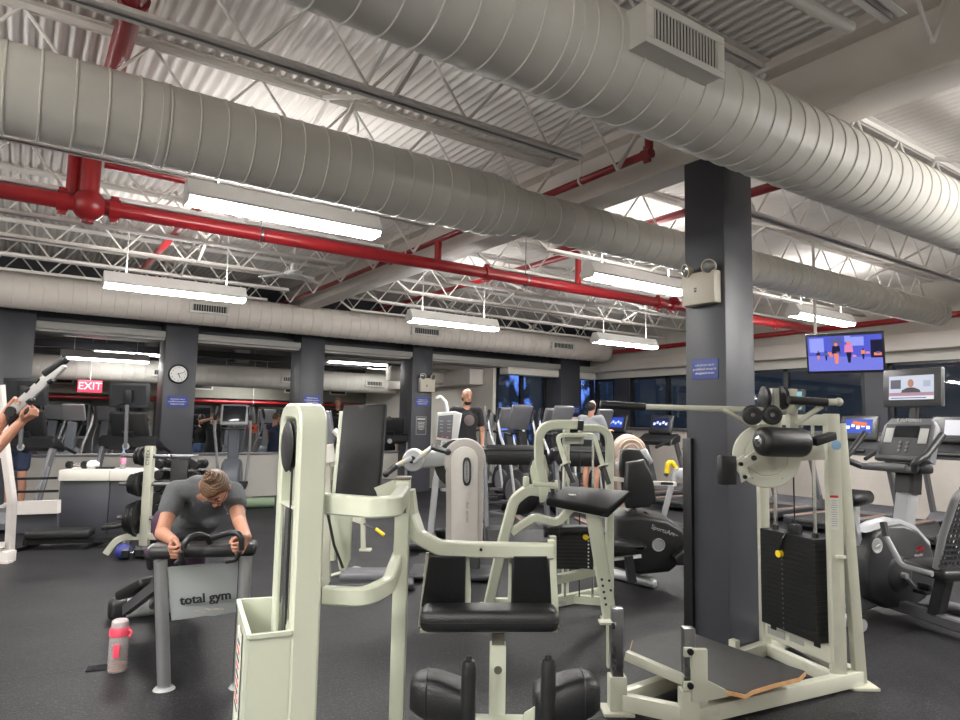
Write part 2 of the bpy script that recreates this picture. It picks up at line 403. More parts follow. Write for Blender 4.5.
# ---- window wall on the right
XW = 13.5
b = B(); b.bx(XW, XW + .2, -6.5, YW + .2, 0, 1.5); struct('wall_right', b, mat('warm_beige_wall', (.58, .53, .48), .6), 'beige wall under the right windows', 'wall')
b = B(); b.bx(XW, XW + .2, -6.5, YW + .2, 2.85, ZD - .01); struct('wall_right_upper', b, OFFW, 'beige wall above the right windows', 'wall')
b = B()
for y0, y1 in ((12.55, 13.1), (9.6, 10.0), (6.05, 6.45)): b.bx(XW - .02, XW + .2, y0, y1, 1.5, 2.85)
struct('wall_right_piers', b, CHAR, 'charcoal piers between the right windows', 'wall')
b = B(); b.bx(XW - .10, XW - .005, -6.5, YW - .2, 1.47, 1.53, .008); struct('baseboard_right', b, mat('grey_ledge', (.15, .15, .16), .4), 'dark window sill along the right wall', 'sill')
wy = [(13.1, 13.88, []), (10.0, 12.55, [11.3]), (6.45, 9.6, [8.1]), (1.5, 6.05, [3.0, 4.6]), (-6.5, 1.5, [-4, -1.5])]
for i, (a0, a1, ml) in enumerate(wy):
    window(3 + i, 'x', XW + .08, a0, a1, 1.5, 2.85, ml, ['small dark window in the far right corner', 'dark window behind the bald man', 'dark window behind the far treadmills', 'dark window under the wall beam beside the television', 'dark window at the near end of the right wall'][i])
b = B(); b.bx(XW + 1.2, XW + 1.25, -8, 18, -1, 6); o = obj('trim_20', b, dusk_mat(3.1, .66)); tag(o, 'dark evening view outside the right windows', 'view', kind='structure')
b = B(); b.bx(10.08, 15.5, YW + 1.2, YW + 1.25, -1, 6); o = obj('trim_21', b, dusk_mat(5.3, .52)); tag(o, 'blue dusk and trees outside the back windows', 'view', kind='structure')
# ---- long pale beam above the right windows
b = B(); b.bx(13.15, XW, -6.5, 13.7, 3.03, 3.33, .01); struct('trim_22', b, BEAMM, 'pale beam running above the right windows', 'beam')
b = B(); b.bx(10.05, 13.1, YW - .5, YW - .13, 2.8, 2.98, .03); struct('trim_23', b, OFFW, 'pale soffit above the back windows', 'trim')
# ---- main column and the ceiling girder
b = B(); b.bx(4.34, 4.705, 3.07, 3.44, 0, 3.72, .012); o = struct('column', b, CHAR, 'charcoal square column in the middle of the gym floor', 'column')
b = B(); b.bx(4.305, 4.34, 3.37, 3.45, 0, 1.5, .004); obj('corner_guard', b, BLACK, o)
b = B(); b.bx(4.42, 4.60, 2.99, 3.07, 0, .012); obj('base_plate', b, BLACK, o)
b = B(); b.bx(4.33, 4.65, -6.5, YW - .12, 3.72, 3.75, .004).bx(4.33, 4.65, -6.5, YW - .12, 4.19, 4.22, .004).bx(4.478, 4.502, -6.5, YW - .12, 3.75, 4.19)
struct('ceiling_girder', b, BEAMM, 'white steel girder crossing the ceiling over the column', 'girder')
b = B().bx(4.36, 4.62, -6.5, YW - .12, 4.22, ZD - .014); struct('ceiling_girder_seat', b, BEAMM, 'white nailer strip on top of the girder', 'girder')
# ---- open web joists
def joist(y, x0, x1, i, e0=False, e1=False):
    zt, zb = ZD - .035, 3.75
    b = B()
    for s in (-1, 1):
        b.bx(x0, x1, y + s * .012, y + s * .062, zt, zt + .006); b.bx(x0, x1, y + s * .012, y + s * .018, zt - .045, zt)
        q0, q1 = x0 + (.75 if e0 else 0), x1 - (.75 if e1 else 0)
        b.bx(q0, q1, y + s * .012, y + s * .056, zb - .006, zb); b.bx(q0, q1, y + s * .012, y + s * .018, zb - .006, zb + .042)
    x = x0 + (.75 if e0 else .2); up = False; p = .385
    pts = [(x, y, zb + .02)]
    while x + p < x1 - (.3 if e1 else 0):
        x += p; up = not up; pts.append((x, y, zt - .02 if up else zb + .02))
    for a, c in zip(pts, pts[1:]): b.cyl(a, c, .0115, n=6)
    if e1: b.bar(pts[-1], (x1, y, zt - .02), .03, .03)
    if e0: b.bar(pts[0], (x0, y, zt - .02), .03, .03)
    return struct('ceiling_joist', b, STEELW, 'white open web steel roof joist under the deck', 'joist', ang=30)
JY = [3.93 + 1.2 * k for k in range(-4, 9)]
for i, y in enumerate(JY):
    a = joist(y, -6.9, 4.40, i, e1=True); a['group'] = 'roof joists left of the girder'; a['label'] = 'white open web roof joist on the left side of the girder'
    a = joist(y, 4.58, 13.3, i, e0=True); a['group'] = 'roof joists right of the girder'; a['label'] = 'white open web roof joist on the right side of the girder'
# bridging angles between joists
for i, x in enumerate((1.9, 7.2, 10.4)):
    b = B()
    for y0, y1 in zip(JY, JY[1:]): b.bar((x, y0, 3.76), (x, y1, 4.24), .03, .03).bar((x + .04, y0, 4.24), (x + .04, y1, 3.76), .03, .03)
    o = struct('ceiling_bridging', b, STEELW, ['diagonal cross bridging between joists left of the girder', 'diagonal cross bridging just right of the girder', 'diagonal cross bridging near the television'][i], 'bridging')
# ---- room beyond the half wall
b = B(); b.bx(-7, 13.6, 24.6, 24.8, 0, ZD); struct('wall_far', b, mat('far_wall_grey', (.24, .235, .23), .6), 'dark grey far wall of the room beyond the openings', 'wall')
b = B(); b.bx(-7, 10.3, 21.5, 22.0, 2.15, 2.85, .03); struct('trim_24', b, mat('khaki_soffit', (.28, .275, .235), .55), 'khaki duct soffit in the room beyond', 'trim')
b = B(); b.bx(-7, 10.3, 21.6, 24, 2.86, 3.3); struct('trim_25', b, CHAR, 'dark bulkhead in the room beyond', 'trim')
b = B(); b.bx(9.5, 9.93, YW + .4, 24.5, 2.55, 2.95, .01); struct('trim_27', b, BEAMM, 'pale beam along the side wall of the room beyond', 'beam')
b = B(); b.bx(7.9, 9.9, 15.6, 15.9, 2.62, 3.0, .01); struct('trim_28', b, BEAMM, 'pale cross beam in the room beyond, right of the notice column', 'beam')
b = B(); b.bx(-7, 10.3, 17.4, 17.6, 3.06, 3.22); struct('trim_26', b, CHAR, 'dark beam in the room beyond', 'beam')
b = B(); b.bx(9.95, 10.05, YW, 24.6, 0, ZD); b.bx(9.90, 9.96, YW + .3, 24.5, 0, 2.0); struct('wall_far_side', b, OFFW, 'pale side wall of the room beyond', 'wall')
b = B(); b.bx(-7.2, -7, -6.5, 25, 0, ZD); struct('wall_left', b, OFFW, 'pale wall on the far left', 'wall')
b = B(); b.bx(-7, 13.8, -6.7, -6.5, 0, ZD); struct('wall_behind', b, OFFW, 'pale wall behind the viewer', 'wall')

for i, (x, w) in enumerate(((-.6, .5), (3.3, .35), (6.2, .45), (9.0, .4))):
    b = B(); b.bx(x, x + w, 24.2, 24.58, 0, ZD - .02); struct('wall_pilaster', b, OFFW, ['pale pilaster on the far wall at the left end', 'pale pilaster on the far wall left of the plain column', 'pale pilaster on the far wall right of the plain column', 'pale pilaster on the far wall at the right end'][i], 'pilaster')
for i, (x, w) in enumerate(((.6, 1.2), (4.4, 1.1), (7.2, 1.2))):
    b = B(); b.bx(x, x + w, 24.55, 24.59, .9, 1.9); o = struct('window_%d' % (8 + i), b, mat('evening_glass', (.02, .03, .05), .15), ['dark far window at left', 'dark far window in the middle', 'dark far window at right'][i], 'window')
    f = B(); f.bx(x - .06, x + w + .06, 24.53, 24.6, 1.9, 1.97).bx(x - .06, x + w + .06, 24.53, 24.6, .83, .9).bx(x - .06, x, 24.53, 24.6, .83, 1.97).bx(x + w, x + w + .06, 24.53, 24.6, .83, 1.97); obj('window_frame', f, WHITE, o)
# ================================================================ ducts
def spiral_duct(pts_r, seam, name, label, caps=True, seam0=0.0, DUCTM=DUCTM):
    # pts_r: list of (x, r) along X at fixed y,z
    y, z = name[1], name[2]
    t = thing(name[0], label, 'air duct', (pts_r[0][0], y, z))
    b = B(); b.lathe((0, y, z), (1, 0, 0), [(r, x) for x, r in pts_r], 40); obj('duct_body', b, DUCTM, t, ang=50)
    b = B()
    def rr(x):
        for (xa, ra), (xb, rb) in zip(pts_r, pts_r[1:]):
            if xa <= x <= xb: return ra + (rb - ra) * (x - xa) / max(1e-6, xb - xa)
        return 0
    x = pts_r[0][0] + seam0
    while x < pts_r[-1][0] - .05:
        r = rr(x)
        if r > .05:
            rs = [(r - .006, x - .010), (r + .007, x - .004), (r + .007, x + .004), (r - .006, x + .010)]
            b.lathe((0, y, z), (1, 0.0, 0), rs, 40)
        x += seam
    b2 = bmesh.ops  # seams lean a little: spiral lock seam
    for v in b.bm.verts: v.co.x += (v.co.z - z) * -.01
    obj('lock_seam', b, DUCTM, t, ang=50)
    return t
d_top = spiral_duct([(-3.2, .264), (13.1, .264)], .158, ('air_duct', 2.39, 3.465), 'large pale round air duct nearest overhead, carrying a big vent box', seam0=.08)
d_mid = spiral_duct([(-6.9, .264), (3.28, .264), (3.6, .207), (12.25, .207), (12.45, .12)], .172, ('air_duct', 4.68, 3.49), 'pale round air duct crossing the middle and narrowing at a reducer')
d_back = spiral_duct([(-6.9, .283), (12.75, .283), (12.9, .16)], .2, ('air_duct', 12.75, 3.52), 'pale round air duct along the charcoal back wall', seam0=.1, DUCTM=DUCTB)
d_far = spiral_duct([(-6.9, .30), (9.9, .30)], .25, ('air_duct', 19.2, 2.72), 'pale round air duct in the room beyond the openings')
# reducer collar / duct straps
for x in (3.20, .63): b = B().lathe((0, 4.68, 3.49), (1, 0, 0), [(.262, x - .02), (.270, x - .018), (.270, x + .018), (.262, x + .02)], 40); obj('strap', b, DUCTM, d_mid, ang=50)
for x in (2.02, 3.05): b = B().lathe((0, 2.39, 3.465), (1, 0, 0), [(.262, x - .02), (.270, x - .018), (.270, x + .018), (.262, x + .02)], 40); obj('strap', b, DUCTM, d_top, ang=50)
def diffuser(cx, y, z, w, h, out, duct, slats, side=-1, lab=None):
    # side grille box projecting from the duct towards -Y (side=-1)
    t = duct; yf = y + side * out
    b = B(); b.bx(cx - w / 2, cx + w / 2, min(y, yf), max(y, yf), z - h / 2, z + h / 2, .006)
    o = obj('vent_box', b, DUCTM, t)
    g = B(); e = .028
    x0, x1, z0, z1 = cx - w / 2, cx + w / 2, z - h / 2, z + h / 2; yy = yf + side * .006
    for a in ((x0 - .01, x1 + .01, z0 - .01, z0 + e), (x0 - .01, x1 + .01, z1 - e, z1 + .01), (x0 - .01, x0 + e + .02, z0 + e, z1 - e), (x1 - e - .02, x1 + .01, z0 + e, z1 - e)):
        g.bx(a[0], a[1], min(yf, yy) - .004, max(yf, yy), a[2], a[3], .003)
    obj('grille_frame', g, DUCTM, o)
    g = B(); g.bx(x0 + .02, x1 - .02, min(yf, yf + side * .002), max(yf, yf + side * .002), z0 + .01, z1 - .01); obj('opening', g, BLACK, o)
    g = B(); n = slats
    for k in range(n):
        xx = x0 + e + .03 + (x1 - x0 - 2 * e - .06) * k / (n - 1)
        g.box((xx, yf + side * .006, z), (.005, .008, h - 2 * e), RZ(.3))
    obj('louvers', g, DUCTM, o)
    return o
diffuser(2.585, 2.39, 3.49, .575, .205, .36, d_top, 20)
for cx, w in ((2.67, .66), (7.1, .70), (11.0, .72), (-1.6, .66)): diffuser(cx, 12.75, 3.50, w, .17, .36, d_back, 14)
for cx in (3.05, 6.4, 9.0): diffuser(cx, 19.2, 2.70, .6, .17, .34, d_far, 10)
def far_vent(x, z):
    b = B(); b.bx(x - .3, x + .3, 21.46, 21.5, z - .1, z + .1); t = thing('wall_vent', '', 'vent', (x, 21.48, z))
    obj('frame', b, OFFW, t); b = B(); b.bx(x - .25, x + .25, 21.455, 21.47, z - .06, z + .06); obj('opening', b, BLACK, t); return t
for x, lb in ((.9, 'pale wall vent on the khaki soffit at the far left'), (4.55, 'pale wall vent on the khaki soffit left of the clock column'), (7.35, 'pale wall vent on the khaki soffit right of the clock column'), (8.9, 'pale wall vent on the khaki soffit nearest the plain column')):
    far_vent(x, 2.5)['label'] = lb
# ================================================================ light fixtures
def fixture(name, L, label, group):
    t = thing(name, label, 'ceiling light', (0, 0, 0), 0, group)
    # local: centre of the diffuser underside at origin, runs along X
    h = L / 2
    prof = [(-.13, .02), (-.12, .0), (-.03, .14), (.03, .14), (.12, .0), (.13, .02), (.05, .16), (-.05, .16)]
    b = B(); b.prism([(-h, y, z) for y, z in prof], (L, 0, 0))
    obj('reflector', b, WHITE, t, local=True)
    for s in (-1, 1):
        b = B(); b.prism([(s * h, -.13, .012), (s * h, -.10, -.042), (s * h, .10, -.042), (s * h, .13, .012), (s * h, .05, .16), (s * h, -.05, .16)], (s * .012, 0, 0)); obj('end_cap', b, WHITE, t, local=True)
    b = B(); b.prism([(-h, y, z) for y, z in ((-.118, 0), (-.085, -.038), (.085, -.038), (.118, 0))], (L, 0, 0)); obj('diffuser', b, LAMP, t, local=True)
    for s in (-1, 1):
        b = B(); b.tube([(s * h * .72, 0, .155), (s * h * .72, 0, .2), (s * h * .72, 0, .9)], .008, 6); b.cyl((s * h * .72, 0, .155), (s * h * .72, 0, .17), .03, n=10); obj('hanger', b, WHITE, t, local=True)
    return t
def lights_for(x, y, z, L, dn, upw):
    area((x, y, z + .18), L, .16, upw, (PI, 0, 0))
FL = 1.68
near_rows = [(2.03, 'long bright strip light above the red main, left of the girder'), (6.3, 'bright strip light hanging behind the emergency lights on the column'), (10.65, 'strip light hanging above the wall television')]
back_rows = [(1.6, 'strip light hanging in front of the back duct above the clock column'), (5.86, 'strip light over the back duct vent beyond the girder'), (9.92, 'strip light near the end of the back duct')]
fx = fixture('strip_light', FL, near_rows[0][1], 'strip lights'); fx.location = (near_rows[0][0] - .18, 5.73, 3.36)
allf = [(near_rows[0][0] - .18, 5.73, 3.36)]
for x, lb in near_rows[1:]: dup(fx, (x, 5.73, 3.36), 0, lb); allf.append((x, 5.73, 3.36))
for x, lb in back_rows: dup(fx, (x, 9.33, 3.20), 0, lb); allf.append((x, 9.33, 3.20))
far = [(2.2, 17.9, 3.07, 'strip light in the room beyond, left of the clock column'), (1.5, 16.7, 2.8, 'lowest strip light in the room beyond at far left'), (5.6, 20.6, 2.62, 'strip light in the room beyond, right of the clock'), (7.4, 16.6, 3.1, 'strip light in the room beyond, left of the plain column'),
       (9.0, 17.6, 3.1, 'strip light in the room beyond, between plain column and notice column'), (-2.5, 17.2, 3.0, 'strip light in the room beyond, out at the far left end')]
fy = fixture('strip_light', FL, far[0][3], 'strip lights'); fy.location = far[0][:3]
for ch in fy.children:
    if ch.name.startswith('diffuser'): ch.data.materials[0] = mat('lit_diffuser_far', (.9, .9, .9), .4, var=0, emit=(1, .985, .955), estr=15)
for x, y, z, lb in far[1:]: dup(fy, (x, y, z), 0, lb)
# unseen lamps over and behind the viewer, mostly added to brighten ducts and ceiling
for x, y, z in ((7.0, .1, 3.5),  (-2.6, 5.73, 3.36), (-2.6, .3, 3.5), (-2.6, 9.33, 3.20), (11.2, .2, 3.5), (7, -3.4, 3.5), (-2.0, 3.2, 3.25), (-2.2, 1.7, 3.0), (6.2, .6, 3.0), (-3.9, 1.5, 3.2), (-.4, -1.4, 3.1), (9.6, 1.0, 3.2)):
    dup(fx, (x, y, z), 0, 'unseen strip light added behind or beside the viewer'); allf.append((x, y, z))
nv_ = len(allf) - 12
for i, (x, y, z) in enumerate(allf): lights_for(x, y, z, FL, 0, (4, 8, 8, 8, 8, 8)[i] if i < nv_ else 18)  # the added unseen lamps get the strongest uplight, to fill the ceiling

# ================================================================ sprinkler pipes
def coupling(b, p, axis, r):
    x, y, z = frame(axis); p = V(p); w = .045
    b.cyl(p - z * w, p + z * w, r * 1.28, n=16)
    b.box(p + x * r * 1.35, (.05, .03, .07), basis(x, y, z), .006).box(p - x * r * 1.35, (.05, .03, .07), basis(x, y, z), .006)
YP, ZP, RP = 7.1, 3.54, .074
t = thing('sprinkler_main', 'thick red sprinkler main running right below the joists', 'pipe', (0, YP, ZP))
b = B(); b.cyl((-6.9, YP, ZP), (12.88, YP, ZP), RP, n=18); obj('pipe', b, RED, t)
for x in (.2, .62, 4.95, 8.3): b = B(); coupling(b, (x, YP, ZP), (1, 0, 0), RP); obj('coupling', b, RED, t)
b = B(); b.sph((.41, YP, ZP), .15, (1, .95, 1.0)); b.cyl((.41, YP, ZP + .1), (.41, YP, ZP + .72), .08, n=18); b.cyl((.41, YP, ZP - .17), (.41, YP, ZP), .05, n=14); obj('riser', b, RED, t)
b = B(); b.cyl((.28, YP + .12, ZP + .1), (.28, YP + .12, ZP + .55), .06, n=14).tube([(.28, YP + .12, ZP + .55), (.28, YP + .12, ZP + .6), (.5, YP + .05, ZP + .62)], .06, 12, .05); obj('elbow', b, RED, t)
b = B(); b.cyl((4.2, YP, ZP), (4.2, YP, 3.86), .045, n=12).cyl((8.62, YP - .12, ZP), (8.62, YP - .05, ZP + .1), .06, n=12); coupling(b, (8.62, YP, ZP), (1, 0, 0), RP); obj('tee', b, RED, t)
for x in (2.0, 5.6, 9.6): b = B().lathe((x, YP, ZP), (1, 0, 0), [(RP + .004, -.015), (RP + .012, -.012), (RP + .012, .012), (RP + .004, .015)], 18).cyl((x, YP, ZP + RP), (x, YP, 4.25), .006, n=6); obj('hanger_ring', b, STEEL, t)
def branch(name, pts, r, m, label, rods=(), fil=.06, cps=()):
    t = thing(name, label, 'pipe', pts[0]); b = B(); b.tube(pts, r, 14, fil); obj('pipe', b, m, t)
    if cps:
        for p, ax in cps: b = B(); coupling(b, p, ax, r); obj('coupling', b, m, t)
    if rods:
        for p in rods: b = B().cyl(V(p) + V((0, 0, r)), (p[0], p[1], 4.26), .006, n=6).lathe(p, V(pts[-1]) - V(pts[0]) if len(pts) == 2 else (0, 1, 0), [(r + .003, -.012), (r + .010, -.01), (r + .010, .01), (r + .003, .012)], 14); obj('hanger_rod', b, STEELW, t)
    return t
ZB = 3.86
branch('sprinkler_branch', [(4.2, 3.68, 4.1), (4.2, 3.68, ZB), (4.2, 13.7, ZB)], .036, RED2, 'thin dark red sprinkler branch along the girder web', rods=[(4.2, 4.5, ZB), (4.2, 7.9, ZB)], cps=[((4.2, 3.70, ZB), (0, 1, 0)), ((4.2, 8.4, ZB), (0, 1, 0))])
branch('sprinkler_branch', [PX(480, 268, 6.9), PX(586, 252, 6.9)] if False else [(6.57, 7.1, 3.62), (6.57, 7.1, 4.08), (6.57, 13.7, 4.08)], .045, RED, 'red sprinkler branch rising off the main right of the girder', rods=[(6.57, 9.3, 4.08)])
branch('sprinkler_branch', [(.52, 7.2, 4.0), (1.44, 7.2, 4.0), (1.44, 7.5, 3.83), (1.44, 13.7, 3.87)], .045, RED, 'red sprinkler branch running above and behind the left strip light', fil=.1)
branch('sprinkler_pipe', [(.415, 3.2, 4.14), (.415, 7.0, 4.14)], .07, RED2, 'dark red feed pipe passing above the middle duct', cps=[((.415, 4.45, 4.14), (0, 1, 0))])
branch('sprinkler_branch', [PX(758, 318, 9.4), PX(830, 333, 9.7)] if False else [(9.2, 6.9, 3.42), (11.2, 6.75, 3.42)], .05, RED, 'red sprinkler pipe meeting a tee left of the television', cps=[((11.0, 6.76, 3.42), (1, 0, 0))])
branch('sprinkler_branch', [(12.95, 13.7, 3.5), (12.95, 1.2, 3.58)], .055, RED, 'red sprinkler branch running in front of the right wall')
branch('sprinkler_branch', [(6.2, 2.9, 4.05), (6.2, 7.2, 4.05)], .05, RED2, 'dark red sprinkler branch glimpsed just right of the column')
branch('sprinkler_branch', [PD(925, 152, 7), PD(975, 134, 6.5)], .055, RED, 'bright red pipe at the upper right edge', cps=[(PD(957, 140, 6.6), PD(975, 134, 6.5) - PD(925, 152, 7))])
b = B(); p = PD(956, 140, 6.6); b.cyl(p, p + V((0, 0, .5)), .06, n=14); b.lathe(p + V((0, 0, .28)), (0, 0, 1), [(.06, -.03), (.075, -.02), (.075, .02), (.06, .03)], 14)
tag(obj('vertical_pipe', b, WHITE), 'white vertical pipe above the red pipe at upper right', 'pipe')
branch('conduit_pipe', [PD(760, -20, 3.3), PD(850, 28, 3.75)], .035, OFFW, 'pale pipe running into the girder at the top right')
branch('sprinkler_branch', [(-6, 21.2, 2.05), (9.8, 21.2, 2.05)], .05, RED, 'red sprinkler pipe crossing the room beyond under the khaki soffit', rods=[(0, 21.2, 2.05), (6, 21.2, 2.05)])
# ---- ceiling fan
t = thing('ceiling_fan', 'small white ceiling fan hub hanging in front of the back wall', 'fan', (3.11, 9.3, 3.6))
b = B(); b.cyl((3.11, 9.3, 3.75), (3.11, 9.3, 4.25), .012, n=8).lathe((3.11, 9.3, 3.63), (0, 0, 1), [(0, 0), (.10, 0), (.12, .02), (.12, .05), (.05, .07), (.05, .15), (.03, .17), (0, .17)], 20); obj('motor_housing', b, WHITE, t)
for k in range(3):
    b = B(); a = k * 2 * PI / 3 + .4; d = V((math.cos(a), math.sin(a), 0)); b.bar(V((3.11, 9.3, 3.65)) + d * .11, V((3.11, 9.3, 3.6)) + d * .5, .1, .008, (0, 0, 1)); obj('blade', b, WHITE, t)
# ---- flexible cables etc. under the ceiling
b = B(); b.tube([PY(345, 100, 5.3), PY(352, 108, 5.2), PY(358, 122, 5.1), PY(358, 132, 5.0)], .01, 6, .1); tag(obj('ceiling_cable', b, STEELW), 'white cable drooping from the deck above the middle duct', 'cable')
# ================================================================ column fittings
def emergency_light(o, X, Y, sc, label):
    # box on a face looking towards -X (o = corner centre), or -Y when X False
    t = thing('emergency_light', label, 'emergency light', o); o = V(o); n = V(X); s = V(Y); u = V((0, 0, 1)); w, h, d = .30 * sc, .25 * sc, .09 * sc
    Rm = basis(s, n, u)
    b = B(); b.box(o + n * d / 2, (w, d, h), Rm, .008); obj('housing', b, mat('beige_housing', (.55, .50, .41), .45), t)
    b = B(); b.box(o + n * (d + .001) - s * .02 * sc, (.025 * sc, .004, .012 * sc), Rm); b.box(o + n * (d + .001) - s * .02 * sc - u * .02 * sc, (.02 * sc, .004, .02 * sc), Rm); obj('test_switch', b, BLACK, t)
    for q in (-1, 1):
        c = o + s * q * w * .33 + u * (h / 2 + .03 * sc) + n * d * .8; ax = (n * .9 + s * q * .35 - u * .15).normalized()
        b = B(); b.cyl(o + s * q * w * .33 + u * h / 2 + n * d * .4, c, .012 * sc, n=8).lathe(c - ax * .03 * sc, ax, [(0, 0), (.03 * sc, 0), (.056 * sc, .035 * sc), (.058 * sc, .06 * sc), (.05 * sc, .06 * sc)], 20); hd = obj('lamp_head', b, mat('beige_housing', (.55, .50, .41), .45), t)
        b = B(); b.lathe(c + ax * .0305 * sc, ax, [(0, .010 * sc), (.03 * sc, .007 * sc), (.049 * sc, 0)], 20); obj('lens', b, mat('lamp_glass', (.2, .2, .19), .1, metal=.5), hd)
    return t
emergency_light((4.34, 3.25, 2.655), (-1, 0, 0), (0, -1, 0), 1.0, 'beige emergency light with two lamp heads on the middle column')
emergency_light((7.62, 13.3, 2.40), (0, -1, 0), (1, 0, 0), 1.25, 'beige emergency light with two lamp heads on the back column')
b = B(); b.bx(4.56, 4.70, 3.45, 3.52, 2.55, 2.72, .01); 
t = thing('emergency_light', 'beige box mounted on the hidden far side of the middle column', 'emergency light', (4.68, 3.3, 2.45))
bb = B(); bb.bx(4.706, 4.75, 3.2, 3.42, 2.42, 2.70, .01); obj('housing', bb, mat('beige_housing', (.55, .50, .41), .45), t)
bb = B(); bb.lathe((4.77, 3.22, 2.72), (1, 0, .2), [(0, 0), (.03, 0), (.05, .03), (.05, .05)], 16); obj('lamp_head', bb, mat('beige_housing', (.55, .50, .41), .45), t); b.bm.free()
def notice(name, o, n, s, w, h, m, lines, size, tm, label, cat='sign'):
    o = V(o); n = V(n); s = V(s); u = V((0, 0, 1)); t = thing(name, label, cat, o)
    b = B(); b.box(o + n * .003, (w, .006, h), basis(s, n, u), .001, 1); obj('sign_plate', b, m, t)
    b = B()
    for i, l in enumerate(lines): b.text(l, o + n * .0075 + u * ((len(lines) - 1) / 2 - i) * size * 1.2, s, u, size, .0008)
    obj('lettering', b, tm, t); return t
CP = ['cell phone use is', 'prohibited except in', 'designated areas']
notice('sign', (4.339, 3.255, 2.035), (-1, 0, 0), (0, -1, 0), .24, .155, BLUES, CP, .026, WTXT, 'blue cell phone sign on the middle column')
for (x, z, lb) in ((2.39, 1.86, 'blue cell phone sign under the wall clock'), (4.95, 1.97, 'blue cell phone sign on the plain back column'), (7.55, 2.02, 'blue cell phone sign under the back emergency light'), (12.22, 1.95, 'blue cell phone sign on the column beside the windows')):
    notice('sign', (x, 13.298, z), (0, -1, 0), (1, 0, 0), .36, .2, BLUES, CP, .037, WTXT, lb)
notice('notice', (7.53, 13.298, 1.48), (0, -1, 0), (1, 0, 0), .28, .42, mat('dark_notice', (.05, .05, .055), .4), ['NOTICE', '', 'please return', 'weights to', 'the racks', 'after use'], .036, WTXT, 'dark framed notice with white lettering on the back column', 'notice') if False else None
t = thing('notice', 'dark framed notice with white lettering on the back column', 'notice', (7.53, 13.298, 1.48))
b = B(); b.bx(7.39, 7.67, 13.290, 13.3, 1.27, 1.69); obj('sign_plate', b, mat('dark_notice', (.06, .06, .065), .4), t)
b = B()
for z0 in (1.28, 1.675): b.bx(7.40, 7.66, 13.287, 13.292, z0, z0 + .006)
for x0 in (7.40, 7.654): b.bx(x0, x0 + .006, 13.287, 13.292, 1.28, 1.68)
b.bx(7.43, 7.63, 13.287, 13.292, 1.61, 1.645)
for k, w in enumerate((.2, .17, .2, .15, .19, .12)): b.bx(7.53 - w / 2, 7.53 + w / 2, 13.287, 13.292, 1.55 - k * .032, 1.562 - k * .032)
obj('lettering', b, mat('notice_print', (.5, .5, .5), .5), t)
# ---- wall clock
t = thing('wall_clock', 'round black rimmed wall clock with white face on a column', 'clock', (2.38, 13.28, 2.36)); o = V((2.378, 13.3, 2.365)); n = V((0, -1, 0))
b = B(); b.lathe(o, n, [(0, 0), (.175, 0), (.178, .03), (.165, .045), (.150, .035), (.150, .02), (0, .02)], 40, ref=(0, 0, 1)); obj('rim', b, BLACK, t)
b = B(); b.lathe(o + n * .02, n, [(0, .004), (.151, .004), (.151, 0)], 40); obj('dial', b, mat('clock_face', (.8, .8, .78), .5), t)
b = B()
for k in range(12):
    a = k * PI / 6; b.text(str(12 if k == 0 else k), o + n * .026 + V((math.sin(a) * .12, 0, math.cos(a) * .12)), (1, 0, 0), (0, 0, 1), .042, .0008)
obj('numerals', b, BTXT, t)
for nm, ang, ln, w in (('minute_hand', 2 * PI * 11.5 / 60, .11, .009), ('hour_hand', 2 * PI * (5 + .2) / 12, .075, .012)):
    b = B(); d = V((math.sin(ang), 0, math.cos(ang))); b.bar(o + n * .029 - d * .02, o + n * .029 + d * ln, .003, w, d.cross(n)); obj(nm, b, BTXT, t)
# ---- exit sign in the room beyond
t = thing('exit_sign', 'lit red exit sign hanging in the room beyond', 'exit sign', (1.32, 17.6, 2.0)); c = V((1.30, 17.6, 2.23))
b = B(); b.box(c, (.48, .05, .27), None, .008); obj('housing', b, mat('red_lit_face', (.5, .02, .04), .4, var=0, emit=(1, .04, .08), estr=.8), t)
b = B(); b.text('EXIT', c + V((0, -.028, -.003)), (1, 0, 0), (0, 0, 1), .23, .002); obj('lettering', b, mat('exit_letters', (.9, .6, .6), .4, var=0, emit=(1, .35, .38), estr=.75), t)
b = B(); b.cyl(c + V((0, 0, .13)), (1.30, 17.6, 4.28), .012, n=8); obj('hanger', b, WHITE, t)
# ================================================================ cream weight machines
def drop(p, z=0.0): return V((p[0], p[1], z))
def at(p, z): return V((p[0], p[1], z))
def up_post(t, name, p, z0, z1, w, d, R, m, bev=.004):
    b = B(); b.box((p[0], p[1], (z0 + z1) / 2), (w, d, z1 - z0), R, bev); return obj(name, b, m, t)
RC = basis(_rh, _fh, V((0, 0, 1)))            # axes: across the view, away from the viewer, up
def bolt(t, p, ax, r=.012, m=None):
    b = B(); ax = V(ax).normalized(); b.cyl(V(p) - ax * .006, V(p) + ax * .008, r, n=10); return obj('bolt', b, m or IRON, t)
def pad(t, name, corners_top, thick, m, bev=.02, seg=3):
    # slab cushion from four corner points of its top face
    a, b_, c, d = [V(p) for p in corners_top]; n = (b_ - a).cross(d - a).normalized()
    b = B(); b.prism([a, b_, c, d], n * -thick, bev, seg); return obj(name, b, m, t, ang=60)

